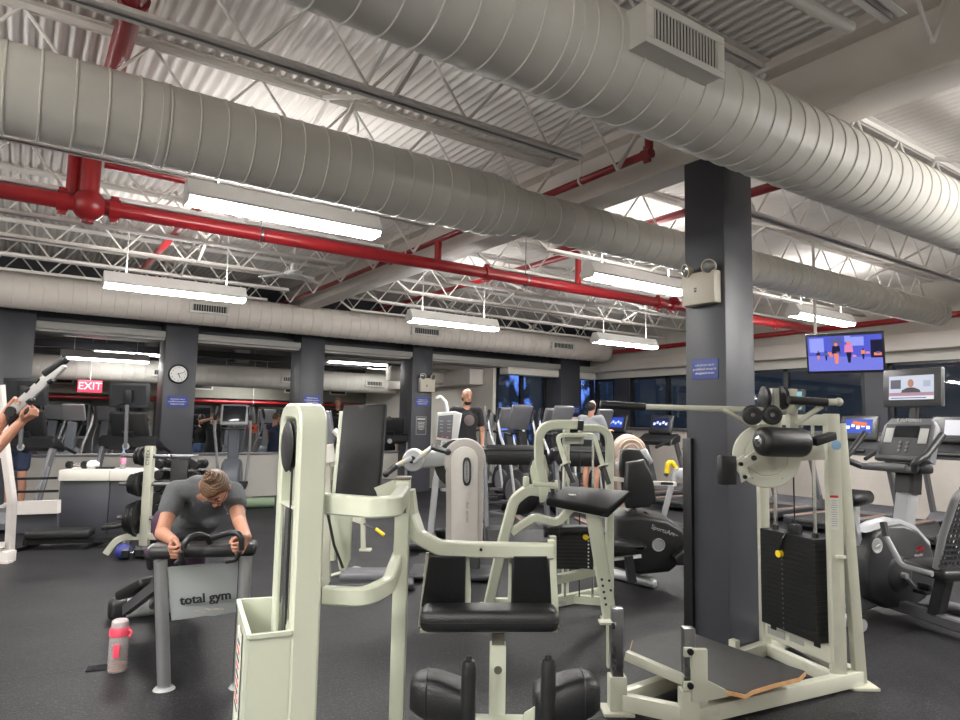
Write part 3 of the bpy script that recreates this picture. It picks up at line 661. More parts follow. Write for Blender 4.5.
# ---------------------------------------------------------------- seated machine in the left foreground
rear = PD(294.5, 412, 2.62); near = PD(313, 411, 2.38); zt = near.z
t = thing('weight_machine', 'cream seated weight machine in the left foreground with an arched stack tower', 'exercise machine', drop(near))
g = (near - rear); g.z = 0; gd = g.normalized(); nrm = gd.cross(V((0, 0, 1)))
a0, a1 = at(rear, zt), at(near, zt)
b = B(); b.rtube([drop(rear), a0, a1, drop(near)], .055, .098, nrm, .085, fn=7); obj('stack_tower', b, CREAM, t)
zc = PD(289, 503, 2.5).z
b = B(); b.bar(at(rear, zc) + gd * .02, at(near, zc) - gd * .02, .09, .012, (0, 0, 1)); obj('cross_brace', b, CREAM, t)
mid = (rear + near) / 2
b = B(); sg = -1 if nrm.dot(_rh) > 0 else 1
c = at(mid, PD(294, 446, 2.5).z) + nrm * (.046 * sg); b.lathe(c - nrm * .012, nrm, [(0, 0), (.085, 0), (.094, .004), (.085, .012), (.094, .020), (.085, .024), (0, .024)], 28); pl = obj('pulley', b, BLACK, t)
b = B(); b.cyl(c + gd * .06, at(c + gd * .06, .2), .004, n=6); obj('cable', b, BLACK, t)
for k, (dx, r, m) in enumerate(((-.055, .011, CHROME), (-.01, .010, STEEL), (.03, .011, CHROME))):
    q = mid + gd * dx + nrm * (.034 * sg); b = B(); b.cyl(at(q, .15), at(q, zc), r, n=10); obj('guide_rod', b, m, t)
# sheet metal shroud around the stack
zr = .875; P4 = [PZ(238.5, 601, zr), PZ(281, 598, zr), PZ(291, 632.5, zr), PZ(249, 637, zr)]
b = B()
for i in range(4):
    p, q = P4[i], P4[(i + 1) % 4]; p0, q0 = drop(p, .03), drop(q, .03); d = (q - p); nn = V((d.y, -d.x, 0)).normalized() * .010
    b.prism([p0, q0, q, p], nn)
    b.bar(p + V((0, 0, .0)), q, .016, .014)
sh = obj('stack_shroud', b, CREAM, t)
b = B(); d = (P4[0] - P4[3]).normalized(); nn = V((-d.y, d.x, 0)); nn = nn if nn.dot(_rh) < 0 else -nn
o = (P4[3] * .42 + P4[0] * .58); o = V((o.x, o.y, .66))
b.box(o + nn * .006, (.13, .004, .32), basis(d, nn, V((0, 0, 1)))); obj('caution_sticker', b, mat('sticker_white', (.6, .6, .55), .5), sh)
for k in range(9):
    b = B(); b.box(V((o.x, o.y, .78 - k * .028)) + nn * .009, (.10 if k % 3 else .07, .002, .009), basis(d, nn, V((0, 0, 1)))); obj('print_line', b, REDT if k % 2 else BTXT, sh)
b = B()
for k in range(15): b.box(at(mid - gd * .02, .10 + k * .043), (.10, .16, .036), basis(nrm, gd, V((0, 0, 1))), .004, 1)
obj('weight_stack', b, IRON, t)
# upper arm, lower arm, right post
pb = PD(403, 500, 2.72); zA = PD(350, 505, 2.38).z
post = drop(pb)
b = B(); b.rtube([at(PD(322, 505, 2.42), zA), at(PD(372, 505, 2.33), zA), at(PD(395, 503, 2.33), zA + .005), at(PD(403, 493, 2.66), zA + .01)], .05, .072, (0, 0, 1), .09, fn=6); obj('upper_arm', b, CREAM, t)
zB2 = PD(350, 597, 2.40).z
b = B(); b.rtube([at(PD(324, 597, 2.42), zB2), at(PD(365, 597, 2.40), zB2), at(PD(388, 590, 2.5), zB2 + .02), at(PD(398, 575, 2.70), zB2 + .08)], .045, .062, (0, 0, 1), .08, fn=6); obj('lower_arm', b, CREAM, t)
up_post(t, 'side_post', post, 0, PD(404, 480, 2.72).z, .056, .07, RC, CREAM)
b = B(); b.box(at(post, PD(404, 479, 2.72).z + .004), (.062, .076, .012), RC, .003); obj('post_cap', b, mat('brown_cap', (.16, .14, .11), .5), t)
b = B(); b.box(PD(403.5, 506, 2.66), (.022, .004, .055), RC); obj('badge', b, STEEL, t)
# long bent arm from the post to the seat assembly
D2 = 2.72
b = B(); b.rtube([PD(408, 490, 2.74), PD(411, 515, 2.74), PD(418, 536, D2), PD(440, 548, D2), PD(480, 549.5, D2), PD(553, 551, D2)], .05, .058, UP, .05, fn=4); obj('seat_arm', b, CREAM, t)
bolt(t, PD(481, 549.5, D2 - .03), FW, .006)
# upright pads with cream backing plates
for nm, q, pl in (('left', [(429, 556), (466, 556), (465, 608), (421, 608)], [(426, 553), (468, 553), (468, 612), (470, 560)]), ('right', [(513, 556), (548, 556), (553, 607), (511, 607)], None)):
    pts = [PD(u, v, D2 - (.03 if v < 580 else -.02)) for u, v in q]
    pad(t, 'upright_pad', [pts[0], pts[3], pts[2], pts[1]], .055, PADW if False else PAD, .012)
b = B(); b.prism([PD(426, 553, D2 + .03), PD(469, 553, D2 + .03), PD(471, 590, D2 + .03), PD(470, 626, D2 + .03), PD(418, 627, D2 + .03)], FW * .012); obj('pad_plate', b, CREAM, t)
b = B(); b.prism([PD(509, 553, D2 + .03), PD(551, 553, D2 + .03), PD(556, 626, D2 + .03), PD(507, 626, D2 + .03)], FW * .012); obj('pad_plate', b, CREAM, t)
b = B(); b.bar(PD(551, 540, D2), PD(556, 626, D2 + .02), .026, .03, _fh); obj('pad_bracket', b, CREAM, t)
# roll pad
c0, c1 = PD(421, 617, D2 - .10), PD(557.5, 617, D2 - .10)
x, y, z = frame(c1 - c0, (0, 0, 1)); b = B(); b.bar(c0, c1, .16, .082, (0, 0, 1), .03, 4); rp = obj('roll_pad', b, PAD, t, ang=60)
b = B(); b.bar(c0 - x * .002 - y * 0 + z * .004, c1 - x * .002 - z * .004, .163, .004, (0, 0, 1)); obj('piping', b, BLACK, rp)
b = B(); b.bar(PD(421, 628, D2 - .06), PD(556, 627, D2 - .06), .09, .012, (0, 0, 1)); obj('pad_plate', b, CREAM, t)
# centre post
cp = PD(498, 640, D2 - .05); cp0 = drop(cp)
up_post(t, 'inner_tube', cp, PD(498, 650, D2).z, PD(498, 628, D2).z, .05, .05, RC, mat('worn_steel', (.22, .20, .17), .4, metal=.7, var=.4, scale=20))
o = up_post(t, 'centre_post', cp, .06, PD(498, 643, D2 - .05).z, .064, .064, RC, CREAM)
b = B(); q = PD(498, 670, D2 - .09); b.cyl(q - _fh * .003, q + _fh * .01, .016, n=16); obj('adjustment_hole', b, mat('worn_steel', (.22, .20, .17), .4, metal=.7), t)
# thigh pads and roller posts
def thigh(uc, vc, flip):
    s = flip; ctr = PD(uc, vc, 2.62); b = B()
    rings = []
    for k in range(9):
        f = k / 8; w = math.sin(PI * min(1, .12 + f * .88)) ** .5 if False else 1
        uu = -.125 + .25 * f; zt_ = .075 + .02 * math.cos((f - .25) * PI * 1.4); zb = -.10 + .05 * (1 - f) ** 2
        ey = .105 * (1 - .35 * (1 - f) ** 2); ring = []
        for j in range(16):
            a = 2 * PI * j / 16; cx, sx = math.cos(a), math.sin(a)
            cy = math.copysign(abs(cx) ** .55, cx); cz = math.copysign(abs(sx) ** .55, sx); e = .82 if k in (0, 8) else (.96 if k in (1, 7) else 1)
            ring.append(ctr + _rh * (uu * s) + _fh * (cy * ey * e) + V((0, 0, ((zt_ + zb) / 2 + cz * (zt_ - zb) / 2 * e))))
        rings.append(ring)
    b.loft(rings); o = obj('thigh_pad', b, PAD, t, ang=70)
    b = B(); f = .28; r2 = [p + (p - ctr) * .012 for p in rings[2]]; b.tube(r2, .0035, 6, closed=True); obj('seam', b, BLACK, o)
    b = B(); b.bar(ctr + V((0, 0, -.06)), ctr + _rh * (.12 * s) + V((0, 0, -.20)), .07, .02); obj('pad_bracket', b, CREAM, t)
thigh(443, 697, 1); thigh(566, 697, -1)
for u, v in ((469, 656), (548.5, 655)):
    p1 = PD(u, v + 6, 2.55); b = B(); b.lathe(at(p1, p1.z - .33), (0, 0, 1), [(.010, 0), (.027, .002), (.0285, .02), (.0285, .315), (.022, .335), (.012, .34), (.010, .352), (0, .353)], 20); obj('roller_post', b, BLACK, t)
for u in (535, 562):
    q = PD(u, 716, 2.58); b = B(); b.prism([q + _rh * -.06 - UP * .04, q + _rh * .07 - UP * .05, q + _rh * .05 + UP * .01, q + UP * .035, q + _rh * -.04 + UP * .01], _fh * .012, .003); obj('hinge_plate', b, CREAM, t)
zl = PD(500, 724, 2.6).z
b = B(); b.bar(at(PD(465, 724, 2.6), zl), at(PD(575, 724, 2.6), zl), .06, .05); obj('pivot_beam', b, CREAM, t)
b = B(); b.bar(drop(near, .035), drop(cp, .035), .075, .05).bar(drop(near, .035), drop(post, .035) + _fh * .05, .075, .05).bar(drop(post, .035), drop(cp, .035) + _fh * .1, .07, .05).bar(drop(rear, .035), drop(near, .035) - gd * .02, .10, .05); b.bar(drop(cp, .035) - _rh * .3, drop(cp, .035) + _rh * .3, .07, .05); obj('base_frame', b, CREAM, t)
# backrest on its own arched bracket, behind the upper arm
q = [PD(343, 405, 2.95), PD(386, 403.5, 2.95), PD(378.5, 498, 2.80), PD(334, 500, 2.80)]
o = pad(t, 'backrest', [q[0], q[3], q[2], q[1]], .06, PADW, .012)
b = B(); b.prism([PD(332, 500, 2.84), PD(352, 512, 2.84), PD(350, 560, 2.84), PD(345, 572, 2.84), PD(339, 570, 2.84), PD(334, 540, 2.84)], FW * .02, .004); obj('backrest_bracket', b, CREAM, t)
b = B(); b.tube([PD(326, 505, 2.8), PD(334, 545, 2.8), PD(343, 568, 2.8)], .006, 6, .05); obj('cable', b, BLACK, t)
b = B(); b.rtube([PD(342, 412, 3.06), PD(334, 498, 2.93), PD(333, 560, 2.90)], .03, .018, RI, .1); b.bar(PD(345, 508, 2.9), PD(400, 486, 2.8), .06, .06); obj('backrest_frame', b, CREAM, t)

# ---------------------------------------------------------------- arm curl machine in the middle
D = 5.45
t = thing('weight_machine', 'cream arm curl machine with a slanted black arm pad in the middle', 'exercise machine', drop(PD(560, 520, D)))
def rt(name, pts, w, h, ref, fil, m=CREAM, **k):
    b = B(); b.rtube(pts, w, h, ref, fil, **k); return obj(name, b, m, t)
rt('main_arch', [PD(546, 492, D), PD(539, 462, D), PD(538.5, 424.5, D), PD(578, 424.5, D)], .075, .066, FW, .16, fn=7)
b = B(); b.bar(PD(577, 425, D), PD(583, 425.5, D), .085, .08, UP, .004); obj('end_cap', b, BLACK, t)
Dr = D + .55
tower_r = PD(609.5, 470, Dr); tower_l = PD(566, 470, Dr + .1)
rt('stack_tower', [drop(tower_r), at(tower_r, PD(609, 428.5, Dr).z), at(PD(579, 428, Dr), PD(609, 428.5, Dr).z), ], .07, .07, FW, .22, fn=7)
rt('stack_tower_post', [drop(tower_l), at(tower_l, PD(579, 428.5, Dr).z)], .06, .06, FW, 0)
# grip bar
Dg = D - .12
rt('grip_bar', [PD(565.5, 464, Dg - .1), PD(556.5, 435, Dg), PD(594, 435, Dg), PD(603, 466, Dg - .1)], .034, .034, FW, .05)
for (u, v), (u2, v2) in (((565.5, 464), (573.5, 482)), ((603, 466), (609, 484))):
    p, q = PD(u, v, Dg - .1), PD(u2, v2, Dg - .16); d = (q - p).normalized()
    b = B(); b.cyl(p - d * .006, p + d * .006, .045, n=20); obj('grip_disc', b, CREAM, t)
    b = B(); b.cyl(p + d * .006, q, .019, n=14); obj('grip', b, BLACK, t)
b = B(); b.box(PD(573, 439.5, Dg + .06), (.17, .03, .075), RC, .01); o = obj('badge_plate', b, CREAM, t)
b = B(); b.box(PD(573, 439.5, Dg + .04), (.13, .01, .032), RC); obj('badge', b, mat('badge_grey', (.28, .28, .26), .5), o)
# cam plate and pivot
b = B(); b.prism([PD(u, v, D + .03) for u, v in ((545, 455), (538, 456), (532.5, 462), (530.5, 472), (532, 483), (538, 490), (546, 489), (549, 470))], FW * .02, .004); obj('cam_plate', b, CREAM, t)
b = B(); b.cyl(PD(533, 484, D - .02), PD(557, 486, D - .02), .026, n=14); obj('pivot_shaft', b, CREAM, t)
b = B(); b.cyl(PD(556, 485.5, D - .02) - RI * .01, PD(556, 485.5, D - .02) + RI * .012, .045, n=18); obj('pivot_hub', b, CREAM, t)
b = B(); b.prism([PD(u, v, D - .05) for u, v in ((538, 487), (550, 488), (545, 502), (540, 503))], FW * .02, .003); obj('pivot_bracket', b, CREAM, t)
b = B(); b.tube([PD(541, 428, D + .1), PD(534, 455, D + .06), PD(528.5, 470, D + .06), PD(532, 488, D + .06)], .007, 6, .05); obj('cable', b, BLACK, t)
# left leg
fl_ = PZ(489, 607); dl = dep(fl_)
rt('front_leg', [PD(541, 491, D), PD(528, 489, D), PD(514, 500, D + .02), PD(503, 540, D + .04), drop(PD(488, 607, dl))], .085, .075, FW, .14, fn=6)
b = B(); b.box(PD(526, 482, D), (.05, .06, .09), RC, .012); obj('post_cap', b, CREAM, t)
b = B(); b.box(at(fl_, .012), (.16, .14, .024), RC, .004); obj('foot_plate', b, CREAM, t)
rt('link_arm', [PD(512, 532, D + .05), PD(534, 517, D), PD(558, 523, D), PD(571, 508, D), PD(572, 494, D)], .062, .062, FW, .09)
# arm pad
q = [PD(566, 485, D + .18), PD(631, 490, D + .18), PD(609, 510, D - .12), PD(547, 497.5, D - .12)]
o = pad(t, 'arm_pad', [q[0], q[3], q[2], q[1]], .075, PADW, .022)
b = B(); b.prism([q[0] + (q[2] - q[0]) * .12 - UP * .075, q[3] + (q[1] - q[3]) * .1 - UP * .075, q[2] + (q[0] - q[2]) * .1 - UP * .075, q[1] + (q[3] - q[1]) * .12 - UP * .075], -UP * .012); obj('pad_plate', b, CREAM, t)
# perforated right leg
fr = PZ(611, 621); dr = dep(fr)
a, c = PD(592, 508, D), drop(PD(610.5, 621, dr)); rt('adjustment_leg', [a, c], .07, .112, RI, 0)
dd = (c - a)
for k in range(5):
    p = a + dd * (.62 + .055 * k) - FW * .036 - RI * .02; b = B(); b.cyl(p - FW * .002, p + FW * .004, .011, n=10); obj('adjustment_hole', b, BLACK, t)
for k in range(2):
    p = a + dd * (.63 + .085 * k) - FW * .036 + RI * .038; b = B(); b.cyl(p - FW * .002, p + FW * .004, .011, n=10); obj('adjustment_hole', b, BLACK, t)
b = B(); b.box(at(c, .012), (.15, .14, .024), RC, .004); obj('foot_plate', b, CREAM, t)
# stack and base
sc_ = PD(572.5, 548, D + .35)
b = B()
for k in range(12): b.box(at(sc_, .37 + k * .030), (.34, .12, .0292), RC)
ws = obj('weight_stack', b, IRON, t)
b = B(); p = PD(585.5, 537, D + .27); b.cyl(p - _fh * .03, p + _fh * .02, .022, n=14); obj('selector_pin', b, YEL, ws)
b = B()
for k in range(9): p = at(PD(588.5, 540, D + .28), .38 + k * .031); b.box(p, (.012, .004, .014), RC)
obj('number_labels', b, WTXT, ws)
b = B(); b.cyl(PD(546, 531, D + .25), PD(588, 530, D + .25), .035, n=16); obj('ankle_roller', b, PAD, t)
for u in (545, 560): b = B(); b.cyl(PD(u, 531, D + .25) - RI * .01, PD(u, 531, D + .25) + RI * .02, .055, n=16); obj('roller_end', b, BLACK, t)
for u, v0, v1, r, m in ((566, 446, 535, .011, CHROME), (580, 452, 530, .006, BLACK), (593, 440, 535, .011, CHROME)):
    b = B(); b.cyl(PD(u, v0, Dr - .08), at(PD(u, v0, Dr - .08), .1), r, n=8); obj('guide_rod' if m is CHROME else 'cable', b, m, t)
b = B(); b.bar(PD(553, 580, D - .0), PD(600, 570, D + .4), .05, .07, UP); o = obj('upper_rail', b, CREAM, t)
b = B(); b.box(PD(559, 576.5, D - .02), (.04, .004, .02), RC); obj('badge', b, mat('badge_grey', (.28, .28, .26), .5), o)
pl0, pr0 = PZ(551, 608), PZ(606, 596)
b = B(); b.bar(at(pl0, .045), at(pr0, .045), .05, .085); o = obj('base_rail', b, CREAM, t)
b = B(); b.box(at(pl0, .05) + _rh * .08 - _fh * .035, (.09, .004, .035), RC); obj('badge', b, mat('badge_grey', (.28, .28, .26), .5), o)
b = B(); b.bar(at(pl0, .04), at(fl_, .04), .06, .07).bar(at(pr0, .04), at(fr, .04), .06, .07).bar(at(pl0, .04), drop(tower_l, .04), .06, .07).bar(at(pr0, .04), drop(tower_r, .04), .06, .07); b.bar(drop(tower_r, .04), drop(tower_l, .04), .06, .07); obj('base_frame', b, CREAM, t)
b = B(); b.bar(PD(553, 536, D + .02), drop(PD(554, 575, D), .05), .05, .05, _fh); obj('stack_post', b, CREAM, t)

# ---------------------------------------------------------------- standing hip machine on the right
t = thing('weight_machine', 'cream standing hip machine with long side handle and black platform on the right', 'exercise machine', drop(PD(760, 600, 4.1)))
fA = PZ(617, 712); fB = PZ(689, 728); fC = PZ(837, 690); fD = PZ(860, 687); fE = PZ(766, 657)
CR = CREAM2
def brr(name, a, c, w, h, ref=(0, 0, 1), m=None, bev=.003):
    b = B(); b.bar(a, c, w, h, ref, bev); return obj(name, b, m or CR, t)
# direction along the platform rails
brr('base_rail', at(fA, .065), at(fE + (fE - fA).normalized() * .35, .065), .06, .085)
brr('base_rail', at(fB, .06), at(fD, .06), .06, .085)
brr('base_rail', at(fE, .06) + (fD - fB).normalized() * .0, at(fC, .06), .06, .07)
brr('base_rail', at(fA, .065), at(fB, .065), .055, .085)
e2 = at(fE, .06) + V((.45, .25, 0)); brr('base_rail', e2, at(fD, .06), .055, .07)
brr('base_rail', at(fA * .55 + fE * .45, .06), at(fB * .6 + fD * .4, .06), .05, .06)
b = B()
for p in (fA, fD): b = B(); b.box(at(p, .010), (.17, .15, .02), RC, .004); obj('foot_plate', b, CR, t)
# uprights
zT = PD(834, 415, dep(fC) + .0).z
pl_ = drop(fE); pr_ = drop(fC)
up_post(t, 'upright', pl_, .02, zT - .0, .065, .065, RC, CR)
up_post(t, 'upright', pr_ + _rh * .012, .02, zT + .01, .082, .06, RC, CR)
brr('rear_strut', at(pr_, zT - .05) + _fh * .10 + _rh * .115, at(fD, .03), .06, .065, _rh)
brr('top_beam', at(pl_, zT - .03), at(pr_, zT - .03), .06, .07)
brr('top_beam', at(pr_, zT - .035), at(pr_, zT - .035) + _fh * .12 + _rh * .10, .06, .07)
brr('tie_bar', PD(836, 557, dep(fC)), PD(845, 557, dep(fC) + .05), .02, .02)
zS = PD(800, 646, dep(fC)).z
o = brr('lower_beam', at(pl_, .20), at(pr_, .20), .05, .10)
dv = (pr_ - pl_).normalized(); nv = V((dv.y, -dv.x, 0)); nv = nv if nv.dot(_fh) < 0 else -nv
Rm = basis(dv, nv, V((0, 0, 1)))
for f, w in ((.22, .16), (.52, .12)):
    b = B(); b.box(at(pl_ + (pr_ - pl_) * f, .205) + nv * .027, (w, .003, .05 if w > .14 else .03), Rm); obj('badge', b, mat('badge_grey', (.28, .28, .26), .5), o)
# weight stack
mid = pl_ + (pr_ - pl_) * .485 + nv * .0; wS = (pr_ - pl_).length * .80
zs0, zs1 = .26, PD(800, 543, 4.1).z
b = B(); n = 20
for k in range(n):
    z0 = zs0 + (zs1 - zs0) * k / n; b.box(at(mid, z0 + (zs1 - zs0) / n / 2), (wS, .15, (zs1 - zs0) / n - .0012), Rm)
ws = obj('weight_stack', b, IRON, t)
b = B()
for k in range(n - 1): b.cyl(at(mid - dv * wS * .08, zs0 + (k + .5) * (zs1 - zs0) / n) + nv * .07, at(mid - dv * wS * .08, zs0 + (k + .5) * (zs1 - zs0) / n) + nv * .078, .007, n=8)
obj('plate_holes', b, STEEL, ws)
b = B(); pp = at(mid - dv * wS * .10, zs1 - .14) + nv * .09; b.cyl(pp - nv * .03, pp + nv * .012, .024, n=16); obj('selector_pin', b, YEL, ws)
b = B(); b.tube([pp + V((0, 0, .02)), pp + V((.0, 0, .10)) + dv * .03, at(mid - dv * .0, zs1 + .02) + nv * .06], .008, 6, .05); obj('pin_cord', b, BLACK, ws)
b = B(); b.box(at(mid, zs1 + .03), (.07, .06, .06), Rm, .006); obj('carriage_block', b, BLACK, t)
for f in (-.36, .36):
    q = mid + dv * wS * f; b = B(); b.cyl(at(q, .24), at(q, zT - .03), .0125, n=10); obj('guide_rod', b, CHROME, t)
    b = B(); b.cyl(at(q, zs1), at(q, zs1 + .03), .022, n=12); obj('rubber_bumper', b, BLACK, t)
for f in (-.38, .40):
    q = mid + dv * wS * f; b = B(); b.box(at(q, .25), (.05, .06, .06), Rm); obj('stack_cushion', b, BLACK, t)
b = B(); b.cyl(at(mid, zs1 + .05), at(mid, zT - .1), .005, n=6); obj('cable', b, BLACK, t)
# instruction sticker on the right upright
b = B(); q = at(pr_, PD(829, 515, dep(fC)).z) - _fh * .031; b.box(q, (.052, .002, .20), RC); o = obj('instruction_sticker', b, mat('sticker_white', (.6, .6, .55), .5), t)
b = B(); b.box(q + V((0, 0, .105)) - _fh * .001, (.052, .002, .014), RC); obj('sticker_header', b, REDT, o)
b = B()
for k in range(12): b.box(q + V((0, 0, .08 - k * .014)) - _fh * .0015, (.04 - .01 * (k % 3 == 1), .001, .004), RC)
obj('print_lines', b, mat('print_grey', (.3, .3, .3), .5), o)
b = B(); q = PD(836, 445, dep(fC) - .045); b.cyl(q, q - _fh * .006, .03, n=20); o = obj('round_sticker', b, mat('sticker_blue', (.25, .42, .62), .5), t)
# cam wheel, roller pad, square pad
cw = PD(766, 456, 4.02); ax = (-_fh * .85 - _rh * .35 + V((0, 0, .05))).normalized()
b = B(); b.lathe(cw, ax, [(0, -.012), (.185, -.012), (.190, -.006), (.190, .006), (.184, .012), (.125, .012), (.120, .008), (.115, .012), (0, .012)], 48); o = obj('cam_wheel', b, CR, t)
x_, y_, z_ = frame(ax); 
for k in range(9):
    if k % 4: continue
    a = rad(150 + k * 16); b = B(); q = cw + (x_ * math.cos(a) + y_ * math.sin(a)) * .155 + ax * .013; b.cyl(q - ax * .002, q + ax * .002, .004, n=8); obj('wheel_rivet', b, STEEL, o)
b = B(); b.cyl(cw - ax * .14, cw + ax * .04, .045, n=20).cyl(cw + ax * .04, cw + ax * .055, .025, n=16); obj('wheel_hub', b, CR, t)
b = B(); b.box(cw - _fh * -.08 + RI * .03, (.10, .16, .14), RC, .01); obj('hub_housing', b, CR, t)
brr('hub_beam', cw + _fh * .12, PD(822, 452, dep(fC) + .02), .07, .09)
p0, p1 = PD(762, 441.5, 3.70), PD(809, 443, 3.78); d = (p1 - p0).normalized()
b = B(); b.lathe(p0 - d * .02, d, [(0, 0), (.055, 0), (.078, .018), (.082, .04), (.082, .27), (.076, .29), (.055, .302), (0, .302)], 32); rp = obj('roller_pad', b, PAD, t, ang=60)
b = B(); b.lathe(p0 - d * .034, d, [(0, 0), (.016, 0), (.018, .006), (.03, .008), (.034, .014), (0, .014)], 20); obj('axle_washer', b, CHROME, rp)
b = B(); b.lathe(p0 - d * .026, d, [(.036, 0), (.046, .002), (.046, .007), (.036, .009)], 24); obj('end_ring', b, BLACK, rp)
brr('swing_arm', PD(806, 444, 3.80), PD(832, 436, 3.86), .05, .03, m=CR); b = B(); b.bar(PD(813, 442, 3.78), PD(833, 435.5, 3.84), .055, .045, UP, .006); obj('arm_sleeve', b, IRON, t)
brr('swing_arm', PD(740, 466, 3.9), PD(760, 452, 3.9), .03, .05, m=CR)
b = B(); b.box(PD(727, 470, 3.95), (.11, .05, .17), basis((_rh + _fh * .3).normalized(), (_fh - _rh * .3).normalized(), V((0, 0, 1))), .012); obj('side_pad', b, PAD, t)
b = B(); b.prism([PD(u, v, 3.88) for u, v in ((737, 459), (744, 455), (750, 478), (742, 483))], FW * .015, .003); o = obj('adjustment_bracket', b, CR, t)
for u, v in ((741, 464), (745, 477)): bolt(t, PD(u, v, 3.87), FW, .012)
b = B(); b.cyl(PD(754, 458, 3.92), PD(754, 458, 3.84), .016, n=12); obj('knob', b, IRON, t)
# handles
pH0, pH1, pHe = PD(600, 404.5, 4.0), PD(645, 407, 4.0), PD(752, 409.5, 4.02)
b = B(); b.tube([pH1 - RI * .0, pHe, PD(790, 411, 4.05)], .017, 12); b.cyl(PD(722, 409, 4.0), PD(757, 428, 4.02), .014, n=10); obj('long_handle', b, CR, t)
b = B(); b.lathe(pH0, pH1 - pH0, [(0, 0), (.018, 0), (.023, .004), (.023, (pH1 - pH0).length), (0, (pH1 - pH0).length)], 16); obj('handle_grip', b, BLACK, t)
b = B(); b.tube([PD(790, 412, 4.0), PD(800, 402, 3.9), PD(838, 402, 3.92)], .020, 12, .04); b.sph(PD(838.5, 402, 3.92), .026); b.cyl(PD(796, 424, 3.95), PD(822, 406, 3.9), .016, n=10); obj('short_handle', b, CR, t)
b = B(); b.lathe(PD(788, 400, 3.88), PD(826, 402.5, 3.88) - PD(788, 400, 3.88), [(0, 0), (.02, 0), (.025, .006), (.025, .225), (0, .225)], 16); obj('handle_grip', b, BLACK, t)
for u in (781, 801):
    pass
b = B(); b.bar(at(PD(776, 430, 4.05), PD(776, 388, 4.05).z), PD(776, 440, 4.05), .05, .06, _fh, .004); obj('mast', b, CR, t)
b = B(); b.bar(PD(791, 389, 4.1), PD(792, 430, 4.1), .05, .06, _fh, .004); obj('mast', b, CR, t)
for u in (765, 783):
    c = PD(u, 398, 4.03); b = B(); b.lathe(c - RI * .018, RI, [(0, 0), (.055, 0), (.07, .008), (.07, .028), (.055, .036), (0, .036)], 24); obj('cable_pulley', b, BLACK, t)
for u in (752, 771.5):
    c = PD(u, 415, 3.92); ax2 = (-_fh - _rh * .15).normalized(); b = B(); b.lathe(c, ax2, [(0, -.01), (.05, -.01), (.058, 0), (.058, .012), (.05, .02), (.03, .022), (.026, .016), (0, .018)], 28); o = obj('knob_wheel', b, BLACK, t)
    b = B(); b.cyl(c + ax2 * .018, c + ax2 * .026, .011, n=12); obj('knob_bolt', b, STEEL, o)
# platform on two steel stops
zp = .21
pp_ = [PZ(632, 640, zp), PZ(655, 634, zp), PZ(683, 629.5, zp), PZ(742, 650, zp), PZ(806, 671, zp), PZ(800, 677, zp), PZ(775, 683, zp), PZ(752, 690, zp), PZ(746, 694, zp), PZ(728, 690, zp), PZ(704, 683, zp), PZ(690, 678, zp), PZ(628, 655, zp)]
b = B(); b.prism([p - V((0, 0, .004)) for p in pp_], (0, 0, -.022)); o = obj('platform_board', b, WOOD, t)
b = B(); c = sum((p for p in pp_), V()) / len(pp_); b.prism([p + (c - p) * .012 for p in pp_], (0, 0, -.004)); obj('rubber_mat', b, mat('worn_rubber_mat', (.03, .028, .027), .6, var=.35, scale=9, bump=.3, bscale=120), o)
zq = PD(622, 610, dep(fA)).z
for i, (f, v0) in enumerate(((fA, 610), (fB, 630))):
    q = drop(f); zz = PD(pr_[0], 0, 1).z if False else None
    px = (622, 689)[i]; top = PD(px, v0, dep(f)).z
    up_post(t, 'post_socket', q, .02, .20, .095, .085, RC, CR)
    up_post(t, 'stop_post', q, .10, top, .062, .062, RC, STEEL)
b = B(); dA = dep(fA); b.bar(PD(607.5, 622, dA + .02), PD(608, 667, dA + .02), .012, .03, _fh); b.box(PD(607, 622, dA + .04), (.09, .07, .012), RC); o = obj('platform_hook', b, CR, t)
for v in (626, 655): bolt(t, PD(613, v, dA - .02), RI, .017)
dB = dep(fB)
b = B(); b.box(PD(699, 675, dB - .02), (.085, .03, .27), RC, .003); b.prism([PD(693, 703, dB - .03), PD(692, 668, dB - .03), PD(706, 680, dB - .03), PD(735, 695, dB), PD(700, 703, dB - .02)], FW * .012); obj('platform_hook', b, CR, t)
for v in (652, 686): bolt(t, PD(690.5, v, dB - .05), _fh, .017); b = B(); b.box(PD(688, v, dB - .035), (.05, .02, .05), RC, .006); obj('hinge_lug', b, CR, t)
brr('platform_rail', PD(626, 655, dA), PD(684, 680, dB), .045, .05)
brr('platform_rail', at(fE * .3 + fA * .7, .15), at(fE * .3 + fA * .7, .15) + (fD - fB) * .2, .04, .04) if False else None
for f, h in ((.35, .17), (.75, .17)):
    q = fA * (1 - f) + fE * f; b = B(); b.bar(at(q, .10), at(q, .185), .05, .05); obj('platform_support', b, CR, t)
